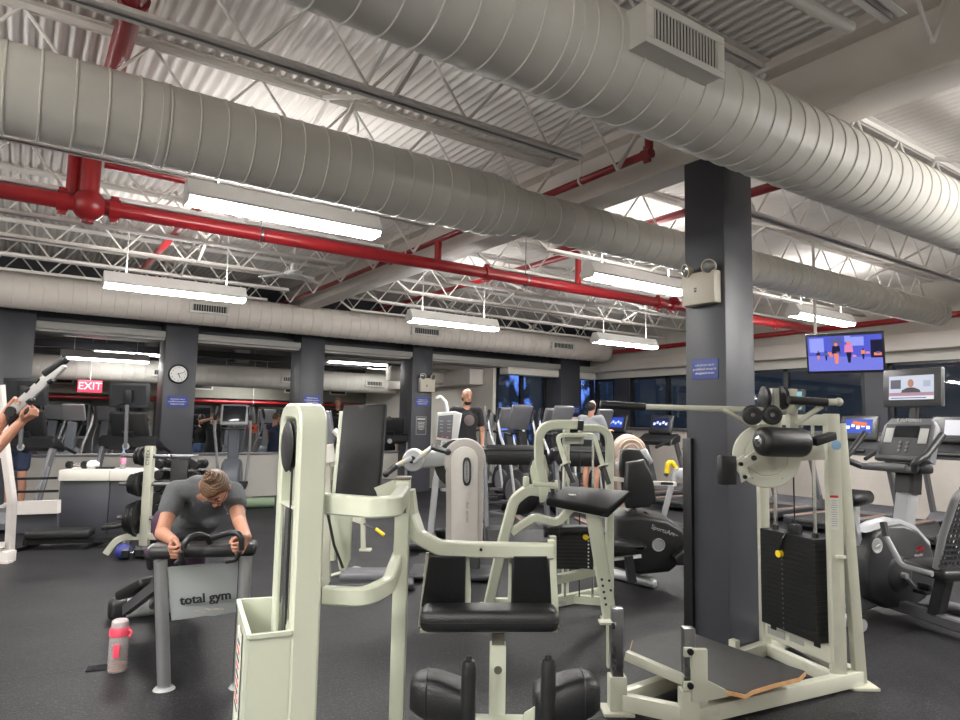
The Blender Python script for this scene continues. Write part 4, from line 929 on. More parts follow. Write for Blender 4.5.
# ================================================================ people: one continuous body each, grown from tapered limbs
def cap(b, p, q, r0, r1, n=14):
    p, q = V(p), V(q); b.sph(p, r0, n=n)
    if (q - p).length > 1e-4: b.cyl(p, q, r0, r1, n=n)
    b.sph(q, r1, n=n); return b
def fuse(name, b, m, parent, voxel=.014, it=6, label=None):
    me = bpy.data.meshes.new('tmp'); bm = b.bm; bmesh.ops.recalc_face_normals(bm, faces=bm.faces[:]); bm.to_mesh(me); bm.free()
    o = bpy.data.objects.new('tmp', me); COL.objects.link(o)
    md = o.modifiers.new('r', 'REMESH'); md.mode = 'VOXEL'; md.voxel_size = voxel
    sm = o.modifiers.new('s', 'SMOOTH'); sm.factor = .5; sm.iterations = it
    dg = bpy.context.evaluated_depsgraph_get(); m2 = bpy.data.meshes.new_from_object(o.evaluated_get(dg))
    bpy.data.objects.remove(o); bpy.data.meshes.remove(me)
    b2 = B(); b2.bm.from_mesh(m2); bpy.data.meshes.remove(m2)
    return obj(name, b2, m, parent, label=label, ang=180)
def hand(b, w, d, n, curl=.9, side=1, sc=1.0, palm=True):
    # w wrist, d finger direction, n palm normal (fingers curl towards n), side: thumb side sign
    w = V(w); d = V(d).normalized(); n = V(n); n = (n - d * n.dot(d)).normalized(); s = d.cross(n) * side
    for k in range(4): 
        f = (-.030 + .020 * k) * sc; cap(b, w + s * f * .6 + d * .012 * sc, w + d * .085 * sc + s * f * 1.08, .0145 * sc, .0115 * sc, 8)
    L = [(.028, .020, .016), (.034, .023, .018), (.037, .025, .019), (.034, .023, .018)]
    for k in range(4):
        p = w + d * (.088 - .004 * abs(k - 1.6)) * sc + s * (-.0345 + .023 * k) * sc; a = 0; r = .0088 * sc
        for j, l in enumerate(L[k]):
            a += curl * (1.0, 1.1, .8)[j]; q = p + (d * math.cos(a) + n * math.sin(a)) * l * sc; cap(b, p, q, r, r * .9, 8); p = q; r *= .9
    t0 = w + d * .028 * sc + s * .030 * sc; t1 = t0 + (d * .6 + s * .7 + n * .35).normalized() * .038 * sc; t2 = t1 + (d * .75 + n * (.3 + .7 * min(1, curl)) + s * (.1 - .5 * min(1, curl))).normalized() * .032 * sc
    t3 = t2 + (d * .6 + n * .5 - s * .5 * min(1, curl)).normalized() * .024 * sc
    cap(b, t0, t1, .016 * sc, .0125 * sc, 8); cap(b, t1, t2, .0125 * sc, .011 * sc, 8); cap(b, t2, t3, .011 * sc, .009 * sc, 8)
def head_mass(b, c, fwd, upv, sc=1.0):
    fwd = V(fwd).normalized(); upv = V(upv); upv = (upv - fwd * upv.dot(fwd)).normalized(); r = fwd.cross(upv); R = basis(r, fwd, upv); c = V(c)
    b.sph(c + upv * .02 * sc, .1 * sc, (.76, .96, .95), R, 20)
    b.sph(c + fwd * .028 * sc - upv * .045 * sc, .075 * sc, (.78, .85, .95), R, 18); b.sph(c + fwd * .055 * sc - upv * .092 * sc, .03 * sc, (1.1, .9, .8), R, 12)
    cap(b, c + fwd * .088 * sc + upv * .005 * sc, c + fwd * .110 * sc - upv * .030 * sc, .010 * sc, .0145 * sc, 10)
    for q in (-1, 1):
        b.sph(c + r * q * .079 * sc - upv * .012 * sc - fwd * .005 * sc, .03 * sc, (.35, .65, 1.1), R, 10)
        b.sph(c + r * q * .034 * sc + fwd * .078 * sc + upv * .028 * sc, .017 * sc, (1.3, .6, .5), R, 10)
    b.sph(c + fwd * .088 * sc - upv * .066 * sc, .017 * sc, (1.5, .7, .55), R, 10)
    return R, r, fwd, upv
def face_parts(t, c, fwd, upv, sc, brow=HAIRD):
    fwd = V(fwd).normalized(); upv = V(upv); upv = (upv - fwd * upv.dot(fwd)).normalized(); r = fwd.cross(upv); R = basis(r, fwd, upv); c = V(c)
    for q in (-1, 1):
        b = B(); e = c + r * q * .033 * sc + fwd * .084 * sc + upv * .012 * sc; b.sph(e, .0115 * sc, (1.25, .7, .75), R, 10); o = obj('eye', b, mat('eye_white', (.42, .39, .36), .4), t)
        b = B(); b.sph(e + fwd * .0055 * sc, .0055 * sc, (1, .6, 1), R, 8); obj('iris', b, mat('eye_dark', (.03, .02, .015), .3), o)
        b = B(); cap(b, c + r * q * .018 * sc + fwd * .094 * sc + upv * .034 * sc, c + r * q * .05 * sc + fwd * .080 * sc + upv * .036 * sc, .0045 * sc, .003 * sc, 8); obj('eyebrow', b, brow, t)
    b = B(); cap(b, c - r * .02 * sc + fwd * .099 * sc - upv * .064 * sc, c + r * .02 * sc + fwd * .099 * sc - upv * .064 * sc, .0055 * sc, .0055 * sc, 8); obj('mouth', b, mat('lips', (.42, .16, .14), .5), t)
def hair_cap(t, c, fwd, upv, sc, m, long=0.0, low=-.02):
    fwd = V(fwd).normalized(); upv = V(upv); upv = (upv - fwd * upv.dot(fwd)).normalized(); r = fwd.cross(upv); R = basis(r, fwd, upv); c = V(c)
    b = B(); rows = []; n = 24
    for i in range(9):
        th = .02 + i / 8 * 1.0; ring = []
        for k in range(n):
            a = 2 * PI * k / n; fr = math.cos(a)              # fr>0 towards the face
            mx = 1.05 + (.75 if fr < .2 else .75 * max(0, 1 - (fr - .2) / .35)) + (long if fr < -.2 else 0); tt = th * mx
            p = V((math.sin(tt) * math.sin(a) * .082, math.sin(tt) * math.cos(a) * .104, math.cos(tt) * .104)); ring.append(c + R @ (p * sc) + upv * .02 * sc)
        rows.append(ring)
    b.loft(rows); return obj('hair', b, m, t, ang=180)
def person(label, base, face, h, pose=None, skin=SKIN, top=None, top_sleeve='short', legs=None, legs_len=.5, shoes=BLACK, hair=HAIRD, hairlong=0, group=None, hands=True, voxel=.014, bald=False, beard=None, lean=0.0, emblem=None, hold=False):
    """base: point on the ground or deck between the feet; face: heading angle; pose: joint overrides in local metres/height (x right, y forward, z up)"""
    f = V((math.cos(face), math.sin(face), 0)); r = V((f.y, -f.x, 0)); base = V(base)
    J = dict(ank_l=(-.06, 0, .045), ank_r=(.06, 0, .045), kne_l=(-.058, .012, .285), kne_r=(.058, .012, .285), hip_l=(-.052, 0, .515), hip_r=(.052, 0, .515), pel=(0, 0, .555), wai=(0, .008, .64), che=(0, .005, .73), nec=(0, -.005, .83), hea=(0, .015, .925),
             sho_l=(-.108, -.005, .805), sho_r=(.108, -.005, .805), elb_l=(-.14, -.02, .625), elb_r=(.14, -.02, .625), wri_l=(-.145, .05, .475), wri_r=(.145, .05, .475))
    J.update(pose or {})
    P = {k: base + r * (x * h) + f * (y * h) + V((0, 0, z * h)) for k, (x, y, z) in J.items()}
    t = thing('person', label, 'person', base, 0, group)
    u = (P['hea'] - P['nec']).normalized(); hf = (f + V((0, 0, -.15))).normalized()
    b = B(); s = h / 1.75; head_mass(b, P['hea'], hf, u, s)
    cap(b, P['nec'] - u * .03, P['hea'] - u * .05 * s, .056 * s, .052 * s)
    def ell(p, q, rx0, rx1, k=.72):
        for i in range(7):
            w = i / 6; c = p * (1 - w) + q * w; rr = rx0 + (rx1 - rx0) * w; b.sph(c, rr, (1, k, .7), basis(r, f, V((0, 0, 1))), 14)
    ell(P['pel'] - V((0, 0, .04 * h)), P['wai'], .165 * s, .135 * s); ell(P['wai'], P['che'], .135 * s, .165 * s); ell(P['che'], P['nec'] - V((0, 0, .045 * h)), .165 * s, .12 * s, .62)
    for q in ('_l', '_r'):
        cap(b, P['nec'] - V((0, 0, .03 * h)), P['sho' + q], .055 * s, .052 * s)
        cap(b, P['sho' + q], P['elb' + q], .052 * s, .040 * s); cap(b, P['elb' + q], P['wri' + q], .041 * s, .027 * s)
        d = (P['wri' + q] - P['elb' + q]).normalized(); sd = 1 if q == '_r' else -1
        hand(b, P['wri' + q], d, (f * .3 - r * sd) if abs(d.z) > .5 else V((0, 0, -1)), .95 if hold else .45, -sd, s * 1.02)
        cap(b, P['hip' + q], P['kne' + q], .088 * s, .058 * s); cap(b, P['kne' + q], P['kne' + q] * .6 + P['ank' + q] * .4 - f * .015, .056 * s, .058 * s); cap(b, P['kne' + q] * .6 + P['ank' + q] * .4 - f * .015, P['ank' + q], .056 * s, .037 * s)
        cap(b, P['ank' + q] - f * .03 - V((0, 0, .02)), P['ank' + q] + f * .13 * s - V((0, 0, .042)), .035 * s, .028 * s)
    fuse('body', b, skin, t, voxel * .8, 5)
    face_parts(t, P['hea'], hf, u, s)
    if not bald: hair_cap(t, P['hea'], hf, u, s, hair, hairlong)
    elif True:
        hair_cap(t, P['hea'] - u * .012 * s - hf * .012 * s, (hf * .8 + u * .75), (u * .8 - hf * .75), s, hair, .1)
    if beard:
        b = B(); b.sph(P['hea'] + hf * .05 * s - u * .085 * s, .05 * s, (1.15, .95, .8), basis(r, f, V((0, 0, 1))), 14); obj('beard', b, beard, t)
    if top:
        b = B(); e = .014
        def ell2(p, q, a, c, k=.74):
            for i in range(7):
                w = i / 6; b.sph(p * (1 - w) + q * w, a + (c - a) * w + e, (1, k, .7), basis(r, f, V((0, 0, 1))), 14)
        ell2(P['pel'] - V((0, 0, .01 * h)), P['wai'], .165 * s, .142 * s); ell2(P['wai'], P['che'], .142 * s, .168 * s); ell2(P['che'], P['nec'] - V((0, 0, .05 * h)), .168 * s, .11 * s, .66)
        for q in ('_l', '_r'):
            S, E, W = P['sho' + q], P['elb' + q], P['wri' + q]; cap(b, P['nec'] - V((0, 0, .035 * h)), S, .055 * s + e * .6, .054 * s + e)
            if top_sleeve == 'short': cap(b, S, S * .45 + E * .55, .056 * s + e, .055 * s + e)
            elif top_sleeve == 'long': cap(b, S, E, .056 * s + e, .044 * s + e); cap(b, E, W, .044 * s + e, .032 * s + e)
        so = fuse('shirt', b, top, t, voxel, 4)
        if emblem:
            c = P['che'] + f * (.125 * s + e + .006) - V((0, 0, .01)); b = B(); b.lathe(c, f, [(0, .004), (.06, .002), (.085, -.012), (.085, -.02)], 20); obj('shirt_print', b, emblem, so)
    if legs:
        b = B(); e = .012
        for i in range(5): b.sph(P['pel'] - V((0, 0, .05 * h * i / 4 - .01 * h)), .168 * s + e, (1, .74, .6), basis(r, f, V((0, 0, 1))), 14)
        for q in ('_l', '_r'):
            Hh, K, A = P['hip' + q], P['kne' + q], P['ank' + q]
            if legs_len <= .5: cap(b, Hh, Hh * (1 - legs_len * 1.4) + K * legs_len * 1.4, .09 * s + e, .085 * s + e)
            else: cap(b, Hh, K, .09 * s + e, .062 * s + e); cap(b, K, A + V((0, 0, .03)), .062 * s + e, .045 * s + e)
        fuse('shorts' if legs_len <= .5 else 'trousers', b, legs, t, voxel, 4)
    for q in ('_l', '_r'):
        b = B(); A = P['ank' + q]; cap(b, A - f * .04 - V((0, 0, .012)), A + f * .14 * s - V((0, 0, .035)), .044 * s, .034 * s); b.sph(A, .047 * s); fuse('shoe', b, shoes, t, voxel, 3)
    return t

NAVY = mat('navy_cloth', (.025, .035, .075), .85, bump=.2, bscale=200)
BLKC = mat('black_cloth', (.014, .014, .016), .9, bump=.2, bscale=200)
GREYC = mat('heather_grey_cloth', (.085, .09, .096), .9, var=.25, scale=60, bump=.2, bscale=200)
LGREYC = mat('light_grey_cloth', (.32, .33, .35), .9, bump=.2, bscale=200)
JEAN = mat('blue_denim', (.10, .16, .30), .85, var=.2)
PURPLE = mat('purple_leggings', (.055, .02, .05), .8)
SKIND = mat('skin_deep', (.36, .17, .10), .5)

# ================================================================ incline board trainer with the woman leaning on it
def lp(u, v, d): return PD(u, v, d)
tg0 = PZ(164, 689); dL = dep(tg0); legTL = PD(160.5, 560, dL + .0); legTR = PD(246, 556, dL + .12); tg1 = V((legTR.x, legTR.y, 0))
t = thing('incline_trainer', 'grey and silver incline board trainer with a lettered front panel', 'exercise machine', V((legTL.x, legTL.y, 0)))
ALU = mat('brushed_aluminium', (.55, .56, .57), .28, metal=.85, var=.1, scale=4)
for top_, bot in ((legTL, tg0), (legTR, tg1)):
    b = B(); b.cyl(bot + V((0, 0, .012)), top_, .037, n=20); lg = obj('leg', b, ALU, t)
    b = B(); b.cyl(bot, bot + V((0, 0, .014)), .062, .05, n=20); obj('foot_cap', b, mat('grey_foot', (.32, .33, .33), .5), lg)
    b = B(); q = (bot + top_) / 2; b.bar(bot + V((0, 0, .03)) - _rh * .036, top_ - _rh * .036, .02, .008, _rh); obj('groove', b, DARK, lg)
GP = mat('grey_panel', (.25, .265, .265), .45, var=.04)
dR = dL + .12
q = [PD(167, 567.5, dL), PD(242, 561, dR), PD(245, 611, dR + .02), PD(171, 621, dL + .02)]
b = B(); b.prism([q[0], q[1], q[2], PD(222, 614, dR - .02), PD(215, 616, dR - .03), PD(205, 615.5, dL + .06), PD(192, 618, dL + .04), q[3]], FW * .012, .002)
pn = obj('front_panel', b, GP, t)
b = B(); xd = (q[1] - q[0]).normalized(); c = PD(207, 597.5, dL + .03); 
for k in range(3): b.text('total gym', c - FW * .008 + RI * (.0022 * k - .0062), PD(231, 593.5, dL + .07) - PD(183, 599.5, dL + .02), UP, .076, .001, bold=.0008)
obj('lettering', b, BTXT, pn)
b = B()
for k in range(14):
    u = 196 + k * 2.1 + random.uniform(-1, 1); v = 614 - k * .25 + random.uniform(-2, 1.0); p = PD(u, v - 2, dL + .03); b.box(p - FW * .004, (random.uniform(.006, .02), .001, random.uniform(.003, .008)), RC)
obj('chipped_paint', b, mat('chipped_tan', (.42, .36, .25), .7), pn)
c0, c1 = PD(150, 551, dL - .03), PD(257, 547.5, dL + .10)
b = B(); b.bar(c0, c1, .17, .078, (0, 0, 1), .03, 4); pd_ = obj('head_pad', b, PAD, t, ang=60)
b = B(); b.bar(PD(150, 546.5, dL - .02), PD(164, 546, dL), .14, .012, (0, 0, 1), .004); obj('grey_end_cap', b, mat('grey_foot', (.32, .33, .33), .5), pd_)
rear = PZ(120, 616) + _rh * .36 + _fh * .05; rdir = (V((rear.x, rear.y, 0)) - (tg0 + tg1) / 2); rdir.z = 0; rl = rdir.length; rdir.normalize(); rs = V((-rdir.y, rdir.x, 0))
topc = (legTL + legTR) / 2 - V((0, 0, .10)); endc = V((rear.x, rear.y, .07)) + rdir * .1
for s in (-1, 1):
    b = B(); b.bar(topc + rs * .14 * s + rdir * .12, endc + rs * .12 * s, .045, .07, (0, 0, 1), .006); obj('rail', b, mat('dark_rail', (.12, .12, .125), .4, metal=.5), t)
b = B(); b.bar(V((rear.x, rear.y, .085)) - rs * .36 + rdir * .05, V((rear.x, rear.y, .085)) + rs * .36 + rdir * .05, .13, .15, (0, 0, 1), .04, 4); obj('rear_foot', b, mat('grey_foot', (.32, .33, .33), .5), t)
for s in (-1, 1):
    b = B(); p = V((rear.x, rear.y, .085)) + rs * .33 * s + rdir * .05; b.bar(p - rs * .05 * s, p + rs * .10 * s, .15, .17, (0, 0, 1), .05, 4); obj('foot_cap', b, BLACK, t)
b = B(); b.bar(PD(126, 610, 5.1), PD(158, 585, 4.4), .05, .07); obj('brace', b, mat('dark_rail', (.12, .12, .125), .4, metal=.5), t)
bd0 = topc * .72 + endc * .28 + V((0, 0, .09)); bd1 = topc * .22 + endc * .78 + V((0, 0, .09))
b = B(); b.bar(bd0, bd1, .40, .07, (0, 0, 1), .025, 3); obj('glide_board', b, PAD, t, ang=60)
b = B(); b.bar(bd0 - V((0, 0, .06)), bd1 - V((0, 0, .06)), .3, .05); obj('carriage', b, DARK, t)
b = B(); b.bar(PD(128, 594, 5.0), PD(154, 580, 4.75), .20, .07, (0, 0, 1), .025, 3); obj('knee_pad', b, PAD, t, ang=60)
dH = dL - .17
HL = [PD(184, 549, dH), PD(184, 544, dH), PD(190, 537, dH + .02), PD(200, 534.5, dH + .06), PD(207, 537, dH + .10), PD(210, 543, dH + .13)]
HR = [PD(212, 538, dH + .10), PD(221, 535, dH + .08), PD(230, 532.5, dH + .06), PD(238, 533, dH + .05), PD(241.5, 538, dH + .04), PD(241.5, 550, dH + .04)]
for H_ in (HL, HR): b = B(); b.tube(H_, .017, 12, .03); obj('handle', b, BLACK, t)
b = B(); b.tube([PD(181, 552, dH), PD(181, 560, dH), PD(176, 564, dH)], .016, 10, .02); obj('handle_stub', b, BLACK, t)
b = B(); b.tube([PD(240, 552, dH + .05), PD(236, 559, dH + .05), PD(226, 561, dH + .05)], .016, 10, .02); obj('handle_stub', b, BLACK, t)

w = thing('person', 'woman with bun in heather grey shirt leaning forward on the incline trainer', 'person', PD(190, 560, 4.6))
hc = PD(216, 487, 4.16); fcam = (-FW * .45 - UP * .80 + RI * .03).normalized(); upc = (-FW * .80 + UP * .55).normalized()
SL, SR = PD(176, 491, 4.36), PD(233, 492, 4.42); NK = PD(208, 485, 4.36); PEL = PD(181, 524, 5.02); CHE = PD(202, 507, 4.55); WAI = PD(197, 521, 4.80)
EL, ER = PD(162, 533, 4.16), PD(239.5, 522, 4.22); WL, WR = PD(174.5, 541.5, dL - .065), PD(247, 537.5, dL - .03)
KN = [PD(170, 560, 5.45), PD(196, 562, 5.5)]; AN = [PD(150, 552, 5.85), PD(172, 555, 5.9)]
b = B(); head_mass(b, hc, fcam, upc, .98)
cap(b, NK, hc - upc * .03, .058, .055)
def blob(b, p, q, r0, r1, k, e=0, n=8):
    ax = (V(q) - V(p)).normalized(); x = RI - ax * RI.dot(ax); x.normalize(); y = ax.cross(x)
    for i in range(n + 1):
        f = i / n; b.sph(V(p) * (1 - f) + V(q) * f, r0 + (r1 - r0) * f + e, (1, k, .6), basis(x, y, ax), 16)
blob(b, NK * .75 + CHE * .25, CHE, .13, .155, .66); blob(b, CHE, WAI, .155, .13, .68); blob(b, WAI, PEL, .13, .18, .75)
for S, E, W_ in ((SL, EL, WL), (SR, ER, WR)):
    cap(b, NK * .8 + CHE * .2, S, .06, .056); cap(b, S, E, .054, .043); cap(b, E, W_, .043, .027)
hand(b, WL, -FW * .86 - UP * .42 + RI * .18, RI, 1.2, 1, 1.08)
hand(b, WR, -FW * .86 - UP * .42 - RI * .1, -RI, 1.2, -1, 1.08)
for k in range(2): cap(b, PEL + RI * (-.09 + .18 * k), KN[k], .09, .065); cap(b, KN[k], AN[k], .058, .04); cap(b, AN[k], AN[k] + FW * .02 - V((0, 0, .12)), .035, .03)
fuse('body', b, SKIN2, w, .0050, 4)
b = B(); e = .012
blob(b, NK * .64 + CHE * .36, CHE, .128, .158, .70, e); blob(b, CHE, WAI, .158, .140, .74, e); blob(b, WAI, WAI * .3 + PEL * .7, .14, .175, .78, e)
cap(b, SL * .45 + NK * .55 + FW * .035 + UP * .01, SR * .45 + NK * .55 + FW * .035 + UP * .01, .068, .068)
for q in (-1, 1): b.sph(CHE + RI * .075 * q - UP * .07 - FW * .02, .075)
for S, E in ((SL, EL), (SR, ER)): cap(b, NK * .82 + CHE * .18, S, .069, .064 + e * .6); cap(b, S, S * .58 + E * .42, .060 + e, .060 + e)
fuse('shirt', b, GREYC, w, .009, 5)
b = B(); blob(b, WAI * .25 + PEL * .75, PEL + (PEL - WAI) * .15, .178, .19, .85, .012)
for k in range(2): cap(b, PEL + RI * (-.09 + .18 * k), KN[k], .105, .075); cap(b, KN[k], AN[k], .072, .05)
fuse('leggings', b, PURPLE, w, .012, 5)
for k in range(2): b = B(); cap(b, AN[k], AN[k] + FW * .03 - V((0, 0, .13)), .046, .038); b.sph(AN[k] - V((0, 0, .02)), .05); fuse('shoe', b, BLKC, w, .012, 3)
R_ = basis(fcam.cross(upc), fcam, upc)
hm = hair_cap(w, hc, fcam, upc, 1.03, HAIRB, .15)
bun = hc + upc * .122 - fcam * .005 + RI * .008
b = B(); b.lathe(bun, upc * .8 - fcam * .4, [(0, .035), (.02, .036), (.04, .022), (.045, 0), (.038, -.022), (0, -.03)], 20)
for k in range(5):
    a = k * 1.25; x, y, z = frame(upc * .8 - fcam * .4); b.tube([bun + (x * math.cos(a + j * .5) + y * math.sin(a + j * .5)) * (.044 - j * .006) + z * (.008 + .007 * j) for j in range(6)], .008, 6)
obj('hair_bun', b, HAIRB, hm, ang=180)
face_parts(w, hc, fcam, upc, .98, HAIRB)
b = B(); r_ = fcam.cross(upc)
for q in (-1, 1):
    e_ = hc + r_ * q * .034 + fcam * .105 + upc * .010; b.tube([e_ + (r_ * math.cos(a) * 1.2 + upc * math.sin(a)) * .021 for a in [k * PI / 6 for k in range(12)]], .002, 6, closed=True); b.tube([e_ + r_ * q * .025, hc + r_ * q * .078 + fcam * .02 + upc * .005], .002, 6)
b.tube([hc - r_ * .010 + fcam * .108 + upc * .012, hc + r_ * .010 + fcam * .108 + upc * .012], .002, 6)
obj('glasses', b, BLACK, w)

# ================================================================ bottle and phone on the floor
bp = PZ(117, 671); t = thing('water_bottle', 'clear shaker bottle with pink lid standing on the floor', 'bottle', bp); s = dep(bp) / 668.5; R0 = 9.0 * s; Hh = 50 * s
b = B(); b.lathe(bp, (0, 0, 1), [(0, .003), (R0 * .92, .003), (R0, .02), (R0, Hh * .72), (R0 * .93, Hh * .76), (R0 * .86, Hh * .76), (R0 * .93, Hh * .71), (R0 * .93, .02), (0, .012)], 32); obj('cup', b, mat('clear_bottle', (.8, .75, .74), .1, var=0, trans=.75), t)
b = B(); b.lathe(bp, (0, 0, 1), [(0, .013), (R0 * .90, .015), (R0 * .91, Hh * .16), (0, Hh * .165)], 28); obj('drink', b, mat('orange_drink', (.62, .26, .12), .3), t)
PINK = mat('pink_plastic', (.70, .06, .11), .4)
b = B(); b.lathe(bp, (0, 0, 1), [(R0 * .8, Hh * .70), (R0 * 1.04, Hh * .70), (R0 * 1.04, Hh * .82), (R0 * .9, Hh * .86), (0, Hh * .87)], 32); b.tube([bp + _rh * R0 * .9 + V((0, 0, Hh * .82)), bp + _rh * R0 * 1.35 + V((0, 0, Hh * .78)), bp + _rh * R0 * 1.3 + V((0, 0, Hh * .66)), bp + _rh * R0 * 1.0 + V((0, 0, Hh * .70))], .006, 8, .012); obj('lid', b, PINK, t)
b = B(); b.lathe(bp, (0, 0, 1), [(0, Hh * .865), (R0 * .86, Hh * .865), (R0 * .86, Hh * .97), (R0 * .7, Hh), (0, Hh)], 28); obj('cap', b, mat('clear_cap', (.75, .66, .66), .2, var=0, trans=.4), t)
b = B(); b.prism([bp - _fh * (R0 * .98) + _rh * (R0 * x) + V((0, 0, Hh * z)) for x, z in ((-.0, .30), (.62, .32), (.66, .56), (.5, .58), (.05, .56), (-.05, .54))], -_fh * .008 + _rh * .001, .002); obj('grip_label', b, PINK, t)
ph = PZ(100, 668.5); d = (PZ(112, 666) - PZ(86, 669)).normalized(); n2 = V((-d.y, d.x, 0)); t = thing('phone', 'dark phone lying flat on the floor beside the bottle', 'phone', ph)
b = B(); b.box(ph + V((0, 0, .006)), (.155, .085, .009), basis(d, n2, V((0, 0, 1))), .004); obj('phone_body', b, BLACK, t)
b = B(); b.box(ph + V((0, 0, .0112)), (.145, .075, .001), basis(d, n2, V((0, 0, 1)))); obj('phone_screen', b, SCREEN, t)
# ================================================================ cardio machines (local axes: x right, y the way the user faces, z up)
def lit(name, col, s): return mat(name, tuple(c * .1 for c in col), .3, var=0, emit=tuple(c ** 1.25 for c in col), estr=s * .46)
BLUEUI = lit('screen_blue', (.06, .12, .55), .9); WHITEUI = lit('screen_white', (.75, .74, .78), .75); PINKUI = lit('screen_pink', (.70, .55, .60), .7); NIGHTUI = lit('screen_night', (.03, .04, .12), .8); ORUI = lit('screen_orange', (.75, .22, .05), .9); CYANUI = lit('screen_cyan', (.25, .55, .62), .7)
def treadmill(label, screen=BLUEUI, kind='plain', tv=None, sw=.40):
    t = thing('treadmill', label, 'treadmill')
    b = B(); b.bx(-.42, .42, -1.05, .80, .06, .15, .02); obj('deck', b, DARK, t, local=True)
    b = B(); b.bx(-.27, .27, -1.03, .55, .15, .158).cyl((-.27, -1.03, .125), (.27, -1.03, .125), .034, n=14); obj('belt', b, RUBBER, t, local=True)
    for s in (-1, 1):
        b = B(); b.bx(s * .29, s * .42, -1.05, .58, .15, .185, .01); o = obj('side_rail', b, GREYP, t, local=True)
        b = B(); b.bx(s * .30, s * .315, -1.0, .5, .185, .188); obj('stripe', b, mat('orange_stripe', (.62, .22, .04), .5), o, local=True)
    b = B(); b.prism([(-.42, y, z) for y, z in ((.45, .06), (.98, .06), (1.0, .14), (.90, .27), (.70, .30), (.50, .20))], (.84, 0, 0), .02); obj('motor_hood', b, BLACK if kind == 'low' else GREYP, t, local=True)
    for s in (-1, 1):
        b = B(); b.rtube([(s * .40, .80, .06), (s * .39, .42, 1.10), (s * .36, .36, 1.16)], .05, .11, (0, 1, 0), .05); o = obj('upright', b, GREYP, t, local=True)
        b = B(); b.bar((s * .428, .70, .36), (s * .419, .52, .86), .004, .05, (0, 1, 0)); obj('upright_panel', b, MIDG, o, local=True)
        b = B(); b.tube([(s * .37, .38, 1.14), (s * .37, .10, 1.10), (s * .36, -.16, 1.02)], .028, 10, .08); obj('handrail', b, BLACK, t, local=True)
        b = B(); b.cyl((s * .08, .52, .30), (s * .08, .52, .34), .03, n=10); b.bm.free()
    b = B(); b.prism([(-.44, y, z) for y, z in ((.20, 1.05), (.50, 1.12), (.52, 1.24), (.44, 1.28), (.22, 1.16))], (.88, 0, 0), .03, 3); obj('console_tray', b, BLACK, t, local=True)
    b = B(); b.tube([(-.2, .16, 1.12), (.2, .16, 1.12)], .022, 10); obj('grab_bar', b, BLACK, t, local=True)
    R = RX(-.32)
    if kind == 'low':
        b = B(); b.prism([(-.40, y, z) for y, z in ((.10, 1.12), (.48, 1.04), (.54, 1.16), (.48, 1.30), (.12, 1.26))], (.80, 0, 0), .05, 4); obj('console_pod', b, BLACK, t, local=True, ang=60); return t
    b = B(); b.box((0, .46, 1.46), (.58, .07, .40), R, .035, 3); c = obj('console', b, BLACK, t, local=True)
    b = B(); b.box((0, .46, 1.47), (.50, .074, .30), R, .006); obj('bezel', b, DARK, c, local=True)
    b = B(); b.box((0, .46, 1.48), (sw, .078, .22), R); obj('screen', b, screen, c, local=True)
    for i in range(5 if screen is not SCREEN and sw > .3 else 0): b = B(); b.box(V((0, .46, 1.48)) + R @ V((-.15 + .075 * i, -.040, -.02 + .03 * (i % 2))), (.05, .002, .05), R); obj('screen_icon', b, mat('icon_grey', (.35, .4, .55), .4, var=0, emit=(.35, .45, .75), estr=.6), c, local=True)
    b = B(); b.lathe((0, .50, 1.12), (0, 1, 0), [(0, .03), (.05, .028), (.055, .02)], 16); obj('badge', b, MIDG, t, local=True)
    b = B(); b.rtube([(0, .42, 1.2), (0, .50, 1.34)], .18, .06, (0, 1, 0)); obj('console_neck', b, BLACK, t, local=True)
    if tv:
        b = B(); b.rtube([(0, .52, 1.1), (0, .56, 1.75)], .05, .04, (0, 1, 0)); obj('monitor_stem', b, GREYP, t, local=True)
        b = B(); b.box((0, .50, 1.90), (.62, .05, .38), RX(-.1), .012); m = obj('monitor', b, DARK, t, local=True)
        b = B(); b.box((0, .50, 1.90), (.52, .054, .30), RX(-.1)); obj('monitor_screen', b, tv, m, local=True)
        b = B(); b.box((0, .55, 1.88), (.12, .05, .2), RX(-.1), .01); b.tube([(.06, .54, 1.8), (.2, .55, 1.72), (.1, .54, 1.6)], .008, 6, .06); obj('bracket_and_cables', b, BLACK, m, local=True)
    return t
